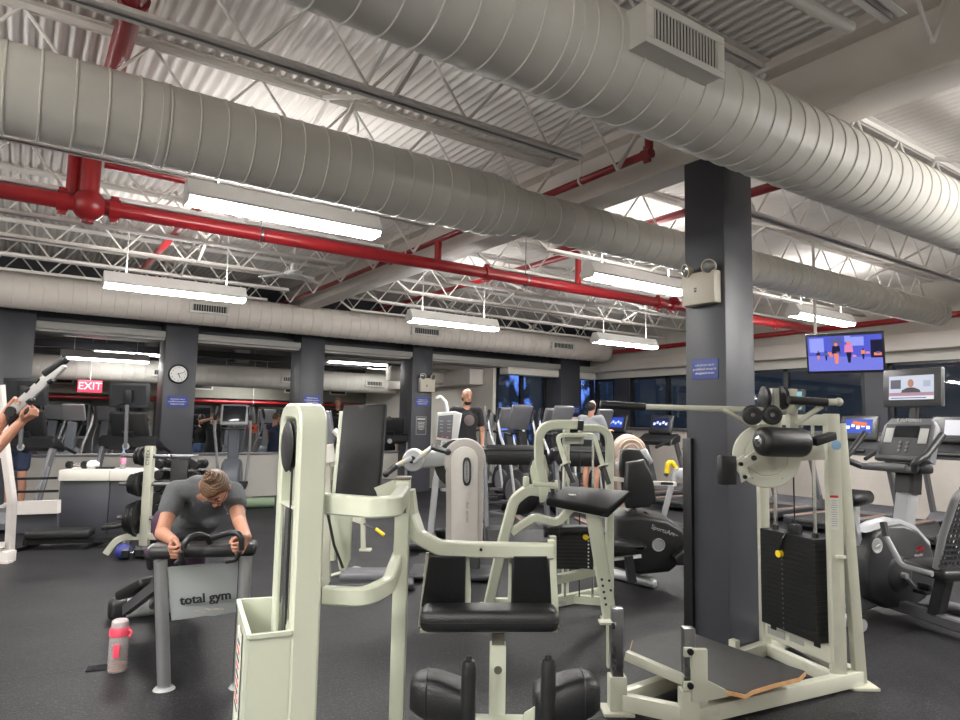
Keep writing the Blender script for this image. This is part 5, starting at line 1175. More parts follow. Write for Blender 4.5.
def elliptical(label, col=SILVER, screen=SCREEN, shroud=None, hcol=None):
    t = thing('elliptical_trainer', label, 'elliptical trainer'); shroud = shroud or mat('slate_shroud', (.11, .12, .14), .45)
    b = B(); b.bx(-.06, .06, -.95, .55, .02, .09, .015).bx(-.33, .33, -.98, -.88, .0, .08, .02).bx(-.30, .30, .5, .6, 0, .07, .02); obj('base_frame', b, col, t, local=True)
    b = B(); b.lathe((-.14, .30, .42), (1, 0, 0), [(0, 0), (.24, 0), (.29, .03), (.30, .08), (.30, .20), (.29, .25), (.24, .28), (0, .28)], 36); o = obj('drive_housing', b, shroud, t, local=True)
    for s in (-1, 1):
        b = B(); b.lathe((s * .141, .30, .42), (s, 0, 0), [(.10, 0), (.15, .012), (.17, .012), (.19, 0)], 32); obj('trim_ring', b, col, o, local=True)
    b = B(); b.rtube([(0, .42, .5), (0, .30, 1.22)], .16, .10, (0, 1, 0), .05); obj('mast', b, shroud, t, local=True)
    for s in (-1, 1):
        b = B(); b.tube([(s * .20, .40, .32), (s * .24, .33, .80), (s * .26, .12, 1.15), (s * .25, .02, 1.42), (s * .23, .05, 1.55)], .022, 10, .12); o = obj('moving_handle', b, hcol or col, t, local=True)
        b = B(); b.tube([(s * .255, .04, 1.34), (s * .25, .02, 1.42), (s * .23, .05, 1.55)], .027, 10, .08); obj('grip', b, BLACK, o, local=True)
        b = B(); b.rtube([(s * .20, .40, .30), (s * .19, -.1, .26), (s * .18, -.75, .20)], .05, .05, (0, 0, 1), .1); o = obj('foot_link', b, col, t, local=True)
        b = B(); b.box((s * .19, -.22 + s * .12, .31), (.15, .38, .035), RX(.08), .012).box((s * .19, -.04 + s * .12, .34), (.15, .03, .06), RX(.2), .01); obj('pedal', b, BLACK, o, local=True)
        b = B(); b.cyl((s * .18, -.75, .20), (s * .18, -.85, .10), .045, n=12); obj('roller', b, BLACK, t, local=True)
    b = B(); b.tube([(-.15, .24, 1.18), (-.16, .06, 1.20), (.16, .06, 1.20), (.15, .24, 1.18)], .02, 10, .06); obj('fixed_bar', b, BLACK, t, local=True)
    R = RX(-.35)
    b = B(); b.box((0, .27, 1.42), (.42, .07, .36), R, .03, 3); c = obj('console', b, col, t, local=True)
    b = B(); b.box((0, .27, 1.43), (.34, .075, .28), R, .01); obj('screen', b, screen, c, local=True)
    return t
def upright_bike(label, col=DARK, tv=None, text=None):
    t = thing('exercise_bike', label, 'exercise bike')
    b = B(); b.tube([(-.27, .62, .045), (.27, .62, .045)], .042, 12); f = obj('front_foot', b, GREYP, t, local=True)
    for s in (-1, 1): b = B(); b.sph((s * .28, .62, .045), .046, (.8, 1, 1)); obj('foot_cap', b, BLACK, f, local=True)
    b = B(); b.tube([(-.25, -.55, .05), (.25, -.55, .05)], .045, 12); obj('rear_foot', b, MIDG, t, local=True)
    b = B(); b.rtube([(0, -.55, .08), (0, .0, .16), (0, .62, .08)], .10, .10, (0, 0, 1), .1); obj('base_frame', b, GREYP, t, local=True)
    prof = [(-.30, .18), (-.33, .34), (-.31, .50), (-.22, .66), (-.08, .70), (.10, .72), (.28, .66), (.42, .54), (.48, .38), (.44, .24), (.34, .13), (.18, .08), (-.1, .09)]
    b = B(); b.prism([(-.12, y, z) for y, z in prof], (.24, 0, 0), .035, 3); sh = obj('drive_housing', b, col, t, local=True, ang=60)
    b = B(); b.prism([(-.08, y, z) for y, z in ((-.26, .66), (-.06, .73), (.12, .75), (.30, .69), (.46, .56), (.49, .42), (.46, .42), (.27, .63), (-.05, .68))], (.16, 0, 0), .012); obj('top_cover', b, SILVER, sh, local=True)
    for s in (-1, 1):
        b = B(); b.lathe((s * .121, .03, .34), (s, 0, 0), [(0, .02), (.10, .018), (.13, .006), (.14, 0)], 28); o = obj('crank_cover', b, DARK, sh, local=True)
        b = B(); y1, z1 = .03 + s * .12, .34 - s * .11; b.bar((s * .16, .03, .34), (s * .16, y1, z1), .018, .035, (1, 0, 0), .004).cyl((s * .12, .03, .34), (s * .18, .03, .34), .022, n=12); cr = obj('crank', b, SILVER, t, local=True)
        b = B(); b.box((s * .23, y1, z1), (.11, .13, .03), None, .01).box((s * .23, y1, z1 + .035), (.10, .03, .05), None, .01); obj('pedal', b, BLACK, cr, local=True)
        if text: 
            b = B(); b.text(text[0], (s * .123, .27, .52), (0, -s, 0), (0, 0, 1), .055, .002); obj('lettering', b, REDT, sh, local=True)
            b = B(); b.text(text[1], (s * .123, .25, .475), (0, -s, 0), (0, 0, 1), .028, .002); obj('small_lettering', b, mat('print_pale', (.5, .5, .5), .5), sh, local=True)
            b = B(); b.lathe((s * .122, -.21, .57), (s, 0, 0), [(.04, 0), (.05, .004), (.055, .004), (.058, 0)], 24).bar((s * .124, -.23, .56), (s * .124, -.19, .58), .003, .012, (s, 0, 0)); obj('round_emblem', b, mat('print_pale', (.5, .5, .5), .5), sh, local=True)
    b = B(); b.rtube([(0, .24, .60), (0, .33, .98)], .13, .11, (0, 1, 0)); obj('mast', b, MIDG, t, local=True)
    b = B(); b.rtube([(0, .325, .94), (0, .35, 1.12)], .16, .14, (0, 1, 0)).bx(-.17, .17, .25, .42, 1.10, 1.18, .03); obj('mast_collar', b, BLACK, t, local=True)
    b = B(); b.tube([(-.10, .30, 1.16), (-.22, .10, 1.14), (-.30, -.02, 1.20), (-.32, .10, 1.26), (-.33, .28, 1.42)], .026, 10, .10); b.tube([(.10, .30, 1.16), (.22, .10, 1.14), (.30, -.02, 1.20), (.32, .10, 1.26), (.33, .28, 1.42)], .026, 10, .10); obj('handlebars', b, DARK, t, local=True)
    b = B(); b.lathe((0, .10, 1.15), (1, 0, 0), [(.03, -.16), (.034, -.1), (.034, .1), (.03, .16)], 12); b.tube([(-.22, .10, 1.14), (.22, .10, 1.14)], .024, 10); obj('cross_grip', b, GREYP, t, local=True)
    R = RX(-.38)
    b = B(); b.prism([V((0, .36, 1.36)) + R @ V((x, -.04, z)) for x, z in ((-.24, -.18), (.24, -.18), (.22, .12), (.17, .19), (-.17, .19), (-.22, .12))], R @ V((0, .08, 0)), .02, 3); c = obj('console', b, GREYP, t, local=True)
    P = lambda x, z, y=-.043: V((0, .36, 1.36)) + R @ V((x, y, z))
    b = B(); b.prism([P(x, z) for x, z in ((-.20, -.14), (.20, -.14), (.185, .13), (-.185, .13))], R @ V((0, .004, 0))); obj('console_face', b, BLACK, c, local=True)
    b = B(); b.box(P(0, .065, -.045), (.20, .004, .10), R); obj('display', b, SCREEN, c, local=True)
    for s in (-1, 1): b = B(); b.box(P(s * .145, .03, -.045), (.07, .004, .13), R, .001); obj('side_label', b, mat('label_grey', (.42, .42, .40), .5), c, local=True)
    for i in range(2):
        for j in range(3): b = B(); b.cyl(P(-.03 + .06 * i, -.03 - .035 * j, -.044), P(-.03 + .06 * i, -.03 - .035 * j, -.05), .013, n=10); obj('button', b, GREYP, c, local=True)
    if text: b = B(); b.text(text[2], P(0, .165, -.043), (1, 0, 0), R @ V((0, 0, 1)), .05, .002); obj('console_lettering', b, mat('print_pale', (.5, .5, .5), .5), c, local=True)
    b = B(); b.rtube([(0, -.24, .50), (0, -.33, .86)], .06, .05, (0, 1, 0)); obj('seat_post', b, SILVER, t, local=True)
    b = B(); b.loft([[V((0, -.36 + .30 * f, .92 + .02 * math.sin(a))) + V((math.cos(a) * w, 0, math.sin(a) * hh)) for a in [2 * PI * k / 14 for k in range(14)]] for f, w, hh in ((-.30, .06, .02), (-.25, .13, .045), (.1, .14, .05), (.45, .08, .04), (.8, .045, .03), (.85, .02, .01))]); obj('saddle', b, PAD, t, local=True, ang=70)
    if tv:
        b = B(); b.rtube([(0, .40, 1.3), (0, .46, 1.70)], .06, .04, (0, 1, 0)); obj('monitor_stem', b, BLACK, t, local=True)
        b = B(); b.box((0, .44, 1.80), (.50, .05, .32), RX(-.06), .014); m = obj('monitor', b, mat('dark_bezel', (.055, .055, .058), .4), t, local=True)
        tv(m, t, V((0, .44, 1.80)), RX(-.06))
    return t
def place(t, x, y, face):
    t.location = (x, y, 0); t.rotation_euler = (0, 0, face - PI / 2); WM[t.name] = Matrix.Translation((x, y, 0)) @ Matrix.Rotation(face - PI / 2, 4, 'Z'); return t
def news(m, t, c, R):
    # news picture: pale backdrop, person in a jacket, inset pictures and caption bars
    def q(x, z, w, h, mt, nm, y=-.027): b = B(); b.box(c + R @ V((x, y, z)), (w, .002, h), R); return obj(nm, b, mt, m, local=True)
    L = lambda n, col, s=.8: lit(n, col, s)
    q(0, .0, .38, .20, L('news_backdrop', (.62, .66, .76)), 'screen', -.0255)
    q(-.13, .03, .09, .075, L('news_inset', (.12, .12, .16)), 'inset_picture'); q(.135, .03, .06, .05, L('news_inset_pale', (.45, .5, .6)), 'inset_picture')
    q(0, -.055, .38, .028, L('news_caption', (.45, .28, .34)), 'caption_bar', -.0285); q(0, -.085, .38, .028, L('news_white', (.8, .8, .82)), 'caption_bar', -.0285); q(-.02, -.086, .30, .008, L('news_blue', (.1, .15, .5)), 'caption_line', -.0295)
    b = B(); b.prism([c + R @ V((x, -.0265, z)) for x, z in ((-.085, -.045), (.085, -.045), (.075, -.02), (.03, .0), (-.03, .0), (-.075, -.02))], R @ V((0, -.001, 0))); obj('pictured_jacket', b, L('news_jacket', (.06, .05, .07)), m, local=True)
    b = B(); b.lathe(c + R @ V((0, -.0265, .035)), R @ V((0, -1, 0)), [(0, .002), (.026, .002), (.026, 0)], 20); 
    for v in b.bm.verts: v.co.z += (v.co.z - (c.z + .035)) * .35
    obj('pictured_face', b, L('news_face', (.50, .26, .19)), m, local=True)
FX = 0.0                      # facing the window wall (+X)
TM = treadmill('treadmill by the windows seen just left of the middle column', NIGHTUI); place(TM, 11.3, 10.0, FX)
def tmdup(src, x, y, face, label, group=None): o = dup(src, (x, y, 0), face - PI / 2, label, group); return o
TMB = treadmill('treadmill by the windows with a blue lit display, two left of the middle column', BLUEUI); place(TMB, 11.3, 11.35, FX)
TMW = treadmill('treadmill by the windows with two pale lit screens behind the bald man', PINKUI); place(TMW, 11.3, 12.7, FX)
TMO = treadmill('treadmill with an orange and blue lit display behind the hip machine', BLUEUI, tv=None); place(TMO, 11.3, 5.75, FX)
b = B(); b.box(V((0, .46, 1.48)) + RX(-.32) @ V((.02, -.042, .04)), (.22, .002, .06), RX(-.32) @ RY(.15)); obj('orange_graphic', b, ORUI, TMO, local=True)
TMC = treadmill('treadmill with a tall television above its console behind the hip machine stack', SCREEN, tv=CYANUI); place(TMC, 11.3, 7.05, FX)
tmdup(TM, 11.3, 8.5, FX, 'treadmill by the windows hidden behind the middle column')
TMQ = treadmill('treadmill with a white lit screen at the right, past the near exercise bike', WHITEUI, sw=.2); place(TMQ, 11.3, 4.35, FX)
tmdup(TM, 11.3, 3.1, FX, 'treadmill by the windows at the right edge')
for o in list(COL.objects):
    if o.name.startswith('treadmill') and abs(o.location.x - 11.3) < .01: o.scale = (1.1, 1.05, 1.1)
# ---- near exercise bike
bk = upright_bike('black and grey upright exercise bike with a news monitor above its console', tv=news, text=('95C', 'Lifecycle', 'LifeFitness'))
bpos = PZ(884, 616); place(bk, bpos.x, bpos.y, math.atan2(_fh.y, _fh.x) - 1.18); bk.scale = (1.1, 1.1, 1.1)
# ---- wall television showing a street with cyclists
def television():
    c = V((9.0, 4.55, 2.60)); n = V((-.93, -.36, 0)).normalized(); s = V((-n.y, n.x, 0)) * -1; s = s if s.dot(_rh) > 0 else -s
    tilt = rad(14); nn = (n * math.cos(tilt) - V((0, 0, 1)) * math.sin(tilt)); u = nn.cross(s); u = u if u.z > 0 else -u; R = basis(s, -nn, u)
    t = thing('television', 'flat television hanging from the ceiling showing cyclists on a street', 'television', c)
    w, h = .92, .54
    b = B(); b.box(c, (w, .05, h), R, .008); obj('case', b, BLACK, t)
    def P(x, z): return c + s * (x * (w - .05) / 2) + u * (z * (h - .07) / 2) + nn * .0262
    b = B(); b.prism([P(-1, -1), P(1, -1), P(1, 1), P(-1, 1)], nn * .001); sc = obj('screen', b, lit('tv_blue', (.14, .17, .70), .8), t)
    k = [0]
    def sh(pts, mt, nm, e=.0): k[0] += 1; b = B(); b.prism([P(x, z) + nn * (.0012 + .00012 * k[0]) for x, z in pts], nn * .0003); return obj(nm, b, mt, sc)
    def rc(x, z, w_, h_, mt, nm): return sh([(x - w_, z - h_), (x + w_, z - h_), (x + w_, z + h_), (x - w_, z + h_)], mt, nm)
    random.seed(3)
    L1, L2, L3, L4, L5 = lit('tv_pale', (.38, .42, .90), .85), lit('tv_dark', (.03, .03, .09), .6), lit('tv_pink', (.75, .30, .52), .9), lit('tv_orange', (.85, .30, .18), .9), lit('tv_mid', (.16, .18, .42), .8)
    sh([(-1, -1), (1, -1), (1, -.28), (-1, -.1)], lit('tv_road', (.26, .28, .80), .8), 'pictured_road')
    rc(-.2, .72, .16, .2, L5, 'pictured_building'); rc(.35, .65, .18, .25, L1, 'pictured_building'); rc(-.75, .5, .2, .4, L1, 'pictured_building'); rc(.1, .8, .08, .18, L1, 'pictured_building'); rc(.85, .2, .15, .5, L2, 'pictured_vehicle'); rc(.88, -.1, .1, .08, L4, 'pictured_lamp')
    for x, z, col, hz in ((-.22, .15, L2, 1.0), (.12, .2, L3, 1.0), (-.72, -.02, L2, .45), (-.5, -.05, L5, .45), (.5, .0, L4, .5)):
        sh([(x - .12 * hz, z - .15 * hz), (x + .12 * hz, z - .15 * hz), (x + .10 * hz, z + .28 * hz), (x - .10 * hz, z + .28 * hz)], col, 'pictured_rider')
        sh([(x + .05 * hz * math.cos(a), z + .36 * hz + .10 * hz * math.sin(a)) for a in [2 * PI * i / 10 for i in range(10)]], L4 if hz == 1 else L2, 'pictured_head')
        sh([(x - .03 * hz, z - .75 * hz), (x + .04 * hz, z - .75 * hz), (x + .07 * hz, z - .15 * hz), (x - .07 * hz, z - .15 * hz)], L2 if col is not L2 else L4, 'pictured_legs')
    for i in range(7): rc(random.uniform(-.8, .9), random.uniform(-.2, .2), .05, .06, (L4, L5, L3, L1)[i % 4], 'pictured_walker')
    b = B(); b.box(c - nn * .05, (.3, .08, .25), R).cyl(V((c.x + .15, 5.02, c.z + .2)), V((c.x + .15, 5.02, 4.25)), .02, n=10).bar(c - nn * .05, V((c.x + .15, 5.02, c.z + .2)), .04, .04); obj('ceiling_mount', b, OFFW, t)
television()
# ---- recumbent bike with mesh back at the right edge
def recumbent(label):
    t = thing('recumbent_bike', label, 'exercise bike')
    b = B(); b.tube([(-.28, -.75, .05), (.28, -.75, .05)], .045, 12); obj('rear_foot', b, MIDG, t, local=True)
    b = B(); b.tube([(-.28, .75, .05), (.28, .75, .05)], .045, 12); obj('front_foot', b, MIDG, t, local=True)
    b = B(); b.rtube([(0, -.75, .09), (0, .75, .12)], .10, .09, (0, 0, 1)); obj('base_frame', b, GREYP, t, local=True)
    b = B(); b.prism([(-.11, y, z) for y, z in ((.2, .12), (.85, .10), (.90, .3), (.78, .62), (.60, .70), (.35, .45))], (.22, 0, 0), .03, 3); obj('drive_housing', b, DARK, t, local=True)
    b = B(); b.rtube([(0, .62, .6), (0, .60, .92)], .09, .07, (0, 1, 0)); obj('mast', b, WHITE, t, local=True)
    b = B(); b.box((0, -.28, .50), (.44, .42, .09), RX(.06), .035, 3); obj('seat', b, PAD, t, local=True)
    b = B(); b.rtube([(0, -.2, .12), (0, -.3, .46)], .10, .10, (0, 1, 0)); obj('seat_post', b, DARK, t, local=True)
    b = B(); b.tube([(-.20, -.40, .54), (-.24, -.50, .80), (-.24, -.62, 1.10), (-.15, -.66, 1.20), (.15, -.66, 1.20), (.24, -.62, 1.10), (.24, -.50, .80), (.20, -.40, .54)], .028, 10, .10); obj('back_frame', b, MIDG, t, local=True)
    m = mat('mesh_back', (.02, .02, .022), .7); nt = m.node_tree
    b = B()
    for i in range(15):
        f = i / 14; z0, z1 = .56, 1.17; zz = z0 + (z1 - z0) * f; b.bar((-.22, -.44 - .2 * f, zz), (.22, -.44 - .2 * f, zz), .004, .024, (0, 0, 1))
    for i in range(11):
        x = -.20 + .04 * i; b.bar((x, -.438, .56), (x, -.645, 1.18), .024, .004, (0, 1, 0))
    obj('mesh_back', b, m, t, local=True)
    for s in (-1, 1):
        b = B(); b.tube([(s * .26, -.42, .50), (s * .32, -.2, .52), (s * .32, -.05, .74), (s * .30, -.02, .82)], .022, 10, .08); o = obj('side_handle', b, MIDG, t, local=True); b = B(); b.cyl((s * .318, -.06, .72), (s * .30, -.02, .83), .028, n=10); obj('grip', b, BLACK, o, local=True)
        b = B(); b.bar((s * .14, .45, .34), (s * .14, .45 + s * .13, .34 + s * .08), .02, .035, (1, 0, 0)); cr = obj('crank', b, SILVER, t, local=True); b = B(); b.box((s * .21, .45 + s * .13, .34 + s * .08), (.11, .12, .03), None, .01); obj('pedal', b, BLACK, cr, local=True)
    return t
rc_ = recumbent('recumbent exercise bike with grey framed mesh back at the right edge'); ha = math.atan2(_fh.y, _fh.x) + .25; p = PZ(988, 648) + V((math.cos(ha), math.sin(ha), 0)) * .62; place(rc_, p.x, p.y, ha)

# ---- beige arm ergometer in the middle
D = 7.0
t = thing('arm_ergometer', 'taupe upper body ergometer with a tall rounded tower and yellow accents', 'exercise machine', drop(PD(465, 540, D)))
hc_ = PD(464.5, 460, D); r0 = 21.5 * D / 668.5; hw = 20 * D / 668.5
prof = [hc_ + RI * (r0 * math.cos(a)) + UP * (r0 * math.sin(a)) for a in [rad(-38 + 256 * k / 24) for k in range(25)]]
zb_ = .22
bl, br_ = drop(PD(445.5, 535, D), zb_), drop(PD(483.5, 535, D), zb_)
pts = prof + [bl + V((0, 0, .05)), bl + _rh * .04, br_ - _rh * .04, br_ + V((0, 0, .05))]
b = B(); b.prism(pts, _fh * .22, .02, 3); tw = obj('tower', b, TAUPE, t, ang=50)
b = B(); q = [hc_ - FW * .012 + RI * (13.5 * D / 668.5 * math.cos(a)) + UP * (13.5 * D / 668.5 * math.sin(a)) for a in [rad(0 + 180 * k / 16) for k in range(17)]]
b.prism(q + [drop(PD(452, 535, D), .24) - _fh * .012, drop(PD(478, 535, D), .24) - _fh * .012], _fh * .02, .006); obj('front_cover', b, mat('taupe_light', (.47, .44, .405), .45), t, ang=50)
b = B(); c = PD(466.8, 471.5, D - .02)
b.prism([c + RI * (.044 * math.copysign(abs(math.cos(a)) ** .7, math.cos(a))) + UP * (.15 * math.copysign(abs(math.sin(a)) ** .6, math.sin(a))) for a in [2 * PI * k / 24 for k in range(24)]], -FW * .012, .003); lg = obj('badge', b, BLACK, t)
b = B(); b.prism([c - FW * .0125 + RI * (.026 * math.copysign(abs(math.cos(a)) ** .7, math.cos(a))) + UP * (.115 * math.copysign(abs(math.sin(a)) ** .6, math.sin(a))) for a in [2 * PI * k / 24 for k in range(24)]], -FW * .003); obj('badge_plate', b, MIDG, lg)
b = B(); b.text('TECHNOGYM', c - FW * .017, UP, -RI, .036, .001); obj('badge_lettering', b, BTXT, lg)
b = B(); b.text('excite  top', PD(466.8, 512, D - .025), UP, -RI, .05, .001); obj('lettering', b, mat('taupe_dark', (.2, .18, .16), .5), t)
b = B(); b.bar(PD(446, 457, D + .08), PD(412, 461, D - .05), .14, .17, UP, .03, 3); obj('crank_arm_body', b, SILVER, t)
b = B(); b.lathe(PD(413, 461, D - .14), FW, [(0, 0), (.10, 0), (.115, .02), (.115, .13), (.10, .15), (0, .15)], 28); o = obj('crank_hub', b, SILVER, t)
b = B(); b.lathe(PD(412, 460, D - .16), FW, [(0, 0), (.035, 0), (.04, .02)], 18); obj('hub_cap', b, BLACK, o)
b = B(); b.cyl(PD(459, 464, D + .05), PD(459, 464, D + .05) + FW * .12, .26, n=28); obj('tower_band', b, DARK, t)
for (a, c_, e_) in (((414, 463), (432, 447), (448, 452)), ((412, 458), (396, 466), (386, 474))):
    b = B(); b.bar(PD(*a, D - .18), PD(*c_, D - .22), .05, .045, UP, .012); cr = obj('crank', b, SILVER, t)
    b = B(); b.bar(PD(*a, D - .185) * .55 + PD(*c_, D - .225) * .45, PD(*a, D - .185) * .25 + PD(*c_, D - .225) * .75, .02, .056, UP, .006); obj('yellow_accent', b, YEL, cr)
    b = B(); b.cyl(PD(*c_, D - .22), PD(*e_, D - .30), .032, .028, n=14).sph(PD(*e_, D - .30), .035); obj('hand_grip', b, BLACK if a[0] == 412 else DARK, cr)
bz = drop(PD(464, 560, D))
b = B(); b.box(bz + V((0, 0, .11)) + _fh * .1, (.34, .30, .22), RC, .03, 3).box(bz + V((-.0, 0, .05)) - _rh * .10 - _fh * .1, (.9, .55, .05), RC, .02, 3); obj('base', b, DARK, t)
b = B(); b.box(drop(PD(372, 575, D - .5), .09), (.62, .30, .11), RC @ RZ(.1), .05, 4); obj('foot_platform', b, GREYP, t)
b = B(); b.box(drop(PD(372, 585, D - .6), .04), (.8, .36, .06), RC @ RZ(.1), .02, 3); obj('platform_base', b, DARK, t)
b = B(); b.bar(drop(PD(395, 575, D - .4), .12), drop(PD(398, 540, D), .42), .09, .07, _rh, .02); obj('seat_strut', b, MIDG, t)
# ---- upright bike behind the ergometer with its console turned to us
# a pale panel with rows of buttons on a pole
D = 8.6
t = thing('cardio_console', 'pale grey stepper console with red buttons standing in front of the man in black', 'exercise machine', drop(PD(447, 500, D)))
b = B(); b.prism([PD(u, v, D) for u, v in ((437.5, 413), (455, 411.5), (462, 414), (457, 443), (436, 440))], FW * .09, .02, 3); c = obj('console', b, mat('pale_grey', (.55, .55, .54), .4), t)
b = B(); b.prism([PD(u, v, D - .01) for u, v in ((438.5, 416), (453.5, 414.5), (451.5, 439.5), (437, 437))], FW * .012, .004); fc = obj('console_face', b, GREYP, c)
for i in range(5):
    b = B(); q = PD(439.8 + i * 2.5, 436.3 + i * .35, D - .02); b.box(q, (.018, .006, .02), RC, .003); obj('button', b, REDT if i % 2 == 0 else MIDG, fc)
for i in range(2):
    for j in range(4): b = B(); b.box(PD(441.5 + i * 7.5, 421 + j * 3.4, D - .016), (.045, .004, .012), RC); obj('display_row', b, MIDG, fc)
b = B(); b.tube([PD(447, 440, D + .06), PD(444, 412 - 8, D + .09)], .001, 4); b.bm.free()
b = B(); b.rtube([PD(444, 441, D + .1), PD(436, 480, D + .1), drop(PD(430, 520, D + .1))], .08, .10, _fh, .1); obj('mast', b, SILVER, t)
b = B(); b.tube([PD(448, 414, D + .08), PD(446, 402, D + .08), PD(440, 396, D + .1), PD(436, 398, D + .1)], .022, 10, .05); obj('handle', b, WHITE, t)
for s in (-1, 1):
    b = B(); b.bar(drop(PD(430, 520, D), .12) + _rh * .16 * s, drop(PD(430, 520, D), .20 + .1 * s) + _rh * .16 * s - _fh * .6, .13, .05, (0, 0, 1), .015); obj('step_pedal', b, BLACK, t)
b = B(); b.box(drop(PD(430, 520, D), .05), (.6, .8, .10), RC, .03); obj('base', b, DARK, t)

# ---- recumbent style bike with high black backrest behind the arm curl machine
D = 6.7
t = thing('recumbent_bike', 'black recumbent bike with high backrest between the arm curl machine and the column', 'exercise machine', drop(PD(650, 570, D)))
def slab(pts, d, th, m, name, parent=None, bev=.02, seg=3, ang=60):
    b = B(); b.prism([PD(u, v, d) for u, v in pts], FW * th, bev, seg); return obj(name, b, m, parent or t, ang=ang)
slab([(627, 463), (645, 460), (653, 475), (657, 500), (650, 508), (627, 509), (624, 500)], D - .1, .10, PAD, 'backrest', bev=.03)
slab([(621, 452), (627, 449), (640, 450), (650, 462), (655, 490), (640, 500), (624, 500), (620, 470)], D + .1, .08, BLACK, 'back_shell', bev=.02)
slab([(614, 517), (640, 515), (668, 520), (684, 530), (689, 545), (684, 562), (670, 573), (640, 576), (615, 568)], D - .16, .42, BLACK, 'drive_housing', bev=.05)
b = B(); b.text('SportsArt', PD(663, 530.5, D - .172), PD(672, 534, D) - PD(655, 528, D), UP, .06, .002); b.text('fitness', PD(675, 534.5, D - .172), PD(672, 534, D) - PD(655, 528, D), UP, .026, .002); obj('lettering', b, mat('print_pale', (.5, .5, .5), .5), t)
b = B(); b.lathe(PD(658.5, 545, D - .16), -FW, [(0, .004), (.05, .004), (.055, .012), (.062, .012), (.066, 0)], 28); obj('crank_cover', b, MIDG, t)
slab([(606, 545), (616, 542.5), (648, 547), (646, 550), (630, 556), (608, 555)], D - .45, .35, PAD, 'seat', bev=.03)
b = B(); b.bar(PD(628, 556, D - .3), drop(PD(632, 575, D - .3), .1), .08, .08, _fh); obj('seat_post', b, DARK, t)
b = B(); b.bar(PD(613, 559, D - .3), PD(641, 556, D - .3), .03, .03); obj('seat_rail', b, WHITE, t)
a0_, a1_ = PZ(612, 578), PZ(652, 588)
b = B(); b.tube([at(a0_, .05), at(a1_, .05)], .05, 12); b.sph(at(a1_, .05), .052); obj('rear_foot', b, SILVER, t)
b = B(); b.bar(PD(630, 508, D), PD(636, 520, D), .1, .12, _fh, .02).bar(PD(644, 512, D - .02), PD(650, 516, D - .02), .02, .02); obj('back_post', b, BLACK, t)
b = B(); b.bar(PD(612, 478.5, D), PD(624, 480, D), .04, .06, _fh); b.bar(PD(650, 483, D), PD(676, 484, D), .04, .05, _fh); obj('side_bar', b, OFFW, t)
b = B(); b.box(PD(667, 483.5, D - .03), (.12, .01, .025), RC); obj('adjuster', b, DARK, t)
slab([(675, 558), (688, 548), (690, 552), (690, 566), (678, 566)], D - .3, .12, BLACK, 'pedal', bev=.02)

# ---- second taupe tower with yellow grip further back
D = 8.4
t = thing('arm_ergometer', 'taupe rounded machine head rising behind the black backrest', 'exercise machine', drop(PD(632, 520, D)))
hh = PD(631, 452, D); r0 = 16 * D / 668.5
b = B(); b.prism([hh + RI * (r0 * math.cos(a)) + UP * (r0 * math.sin(a)) for a in [rad(-30 + 240 * k / 20) for k in range(21)]] + [drop(PD(621, 500, D), .1), drop(PD(641, 500, D), .1)], FW * .25, .03, 3); obj('tower', b, mat('tan_plastic', (.40, .31, .25), .45), t, ang=50)
for k, rr in enumerate((12, 8)):
    b = B(); b.tube([hh - FW * .005 + RI * (rr * D / 668.5 * math.cos(a)) + UP * (rr * D / 668.5 * math.sin(a)) for a in [rad(20 + 140 * i / 12) for i in range(13)]], .012, 8); obj('trim_arc', b, mat('tan_light', (.55, .42, .33), .45), t)
b = B(); b.bar(PD(618, 470, D), PD(650, 455, D - .1), .1, .2, UP, .03); obj('side_cover', b, SILVER, t)
b = B(); b.box(drop(PD(640, 520, D), .08), (.45, .6, .14), RC, .03); obj('base', b, DARK, t)
D = 9.6
t = thing('exercise_bike', 'grey bike with yellow hand grip left of the middle column', 'exercise machine', drop(PD(670, 500, D)))
b = B(); b.tube([PD(667, 473, D), PD(668, 463, D), PD(672, 462, D), PD(677, 470, D)], .035, 10, .05); obj('yellow_grip', b, YEL, t)
b = B(); b.cyl(PD(667, 473, D), PD(665, 476, D), .03, n=10); obj('grip_end', b, DARK, t)
b = B(); b.bar(drop(PD(658, 498, D)), PD(676, 468, D), .07, .09, _fh, .02); obj('post', b, MIDG, t)
b = B(); b.lathe(PD(681.5, 474, D), -FW, [(0, 0), (.07, 0), (.09, .02), (.09, .05), (.07, .06), (0, .05)], 24); obj('hub', b, SILVER, t)
b = B(); b.box(drop(PD(660, 498, D), .1), (.7, .5, .2), RC, .05); obj('base', b, DARK, t)
# ================================================================ machine rows behind the arm curl machine
FA = math.atan2(-_fh.y, -_fh.x)             # facing the viewer
def spot(u, d): p = PD(u, 428, d); return p.x, p.y
EL1 = elliptical('silver elliptical trainer in front of the half wall behind the leaning woman', MIDG); EL1.scale = (1.2, 1.2, 1.15); x, y = spot(232, 12.2); place(EL1, x, y, FA + PI + .25)
EL2 = elliptical('elliptical trainer leftmost of the row before the back windows', GREYP, DARK, BLACK, SILVER); EL2.scale = (1.05, 1.05, 1.18); x, y = spot(508, 11.0); place(EL2, x, y, FA + .7)
rowE = [(541, 13.0, 'elliptical trainer second from left before the back windows'), (549, 11.0, 'elliptical trainer in front of the column beside the windows'), (497, 13.0, 'elliptical trainer beside the man in the black shirt'), (592, 13.0, 'elliptical trainer under the bald man')]
for u, d, lb in rowE: x, y = spot(u, d); dup(EL2, (x, y, 0), FA + .7 - PI / 2, lb)
TMG = treadmill('treadmill turned towards the room, right behind the taupe ergometer', SCREEN, 'low'); x, y = spot(508, 9.3); place(TMG, x, y, FA + .15)
TMF = treadmill('treadmill beyond the openings used by the woman, right of the plain column', SCREEN); x, y = spot(347, 15.0); place(TMF, x, y, FA)
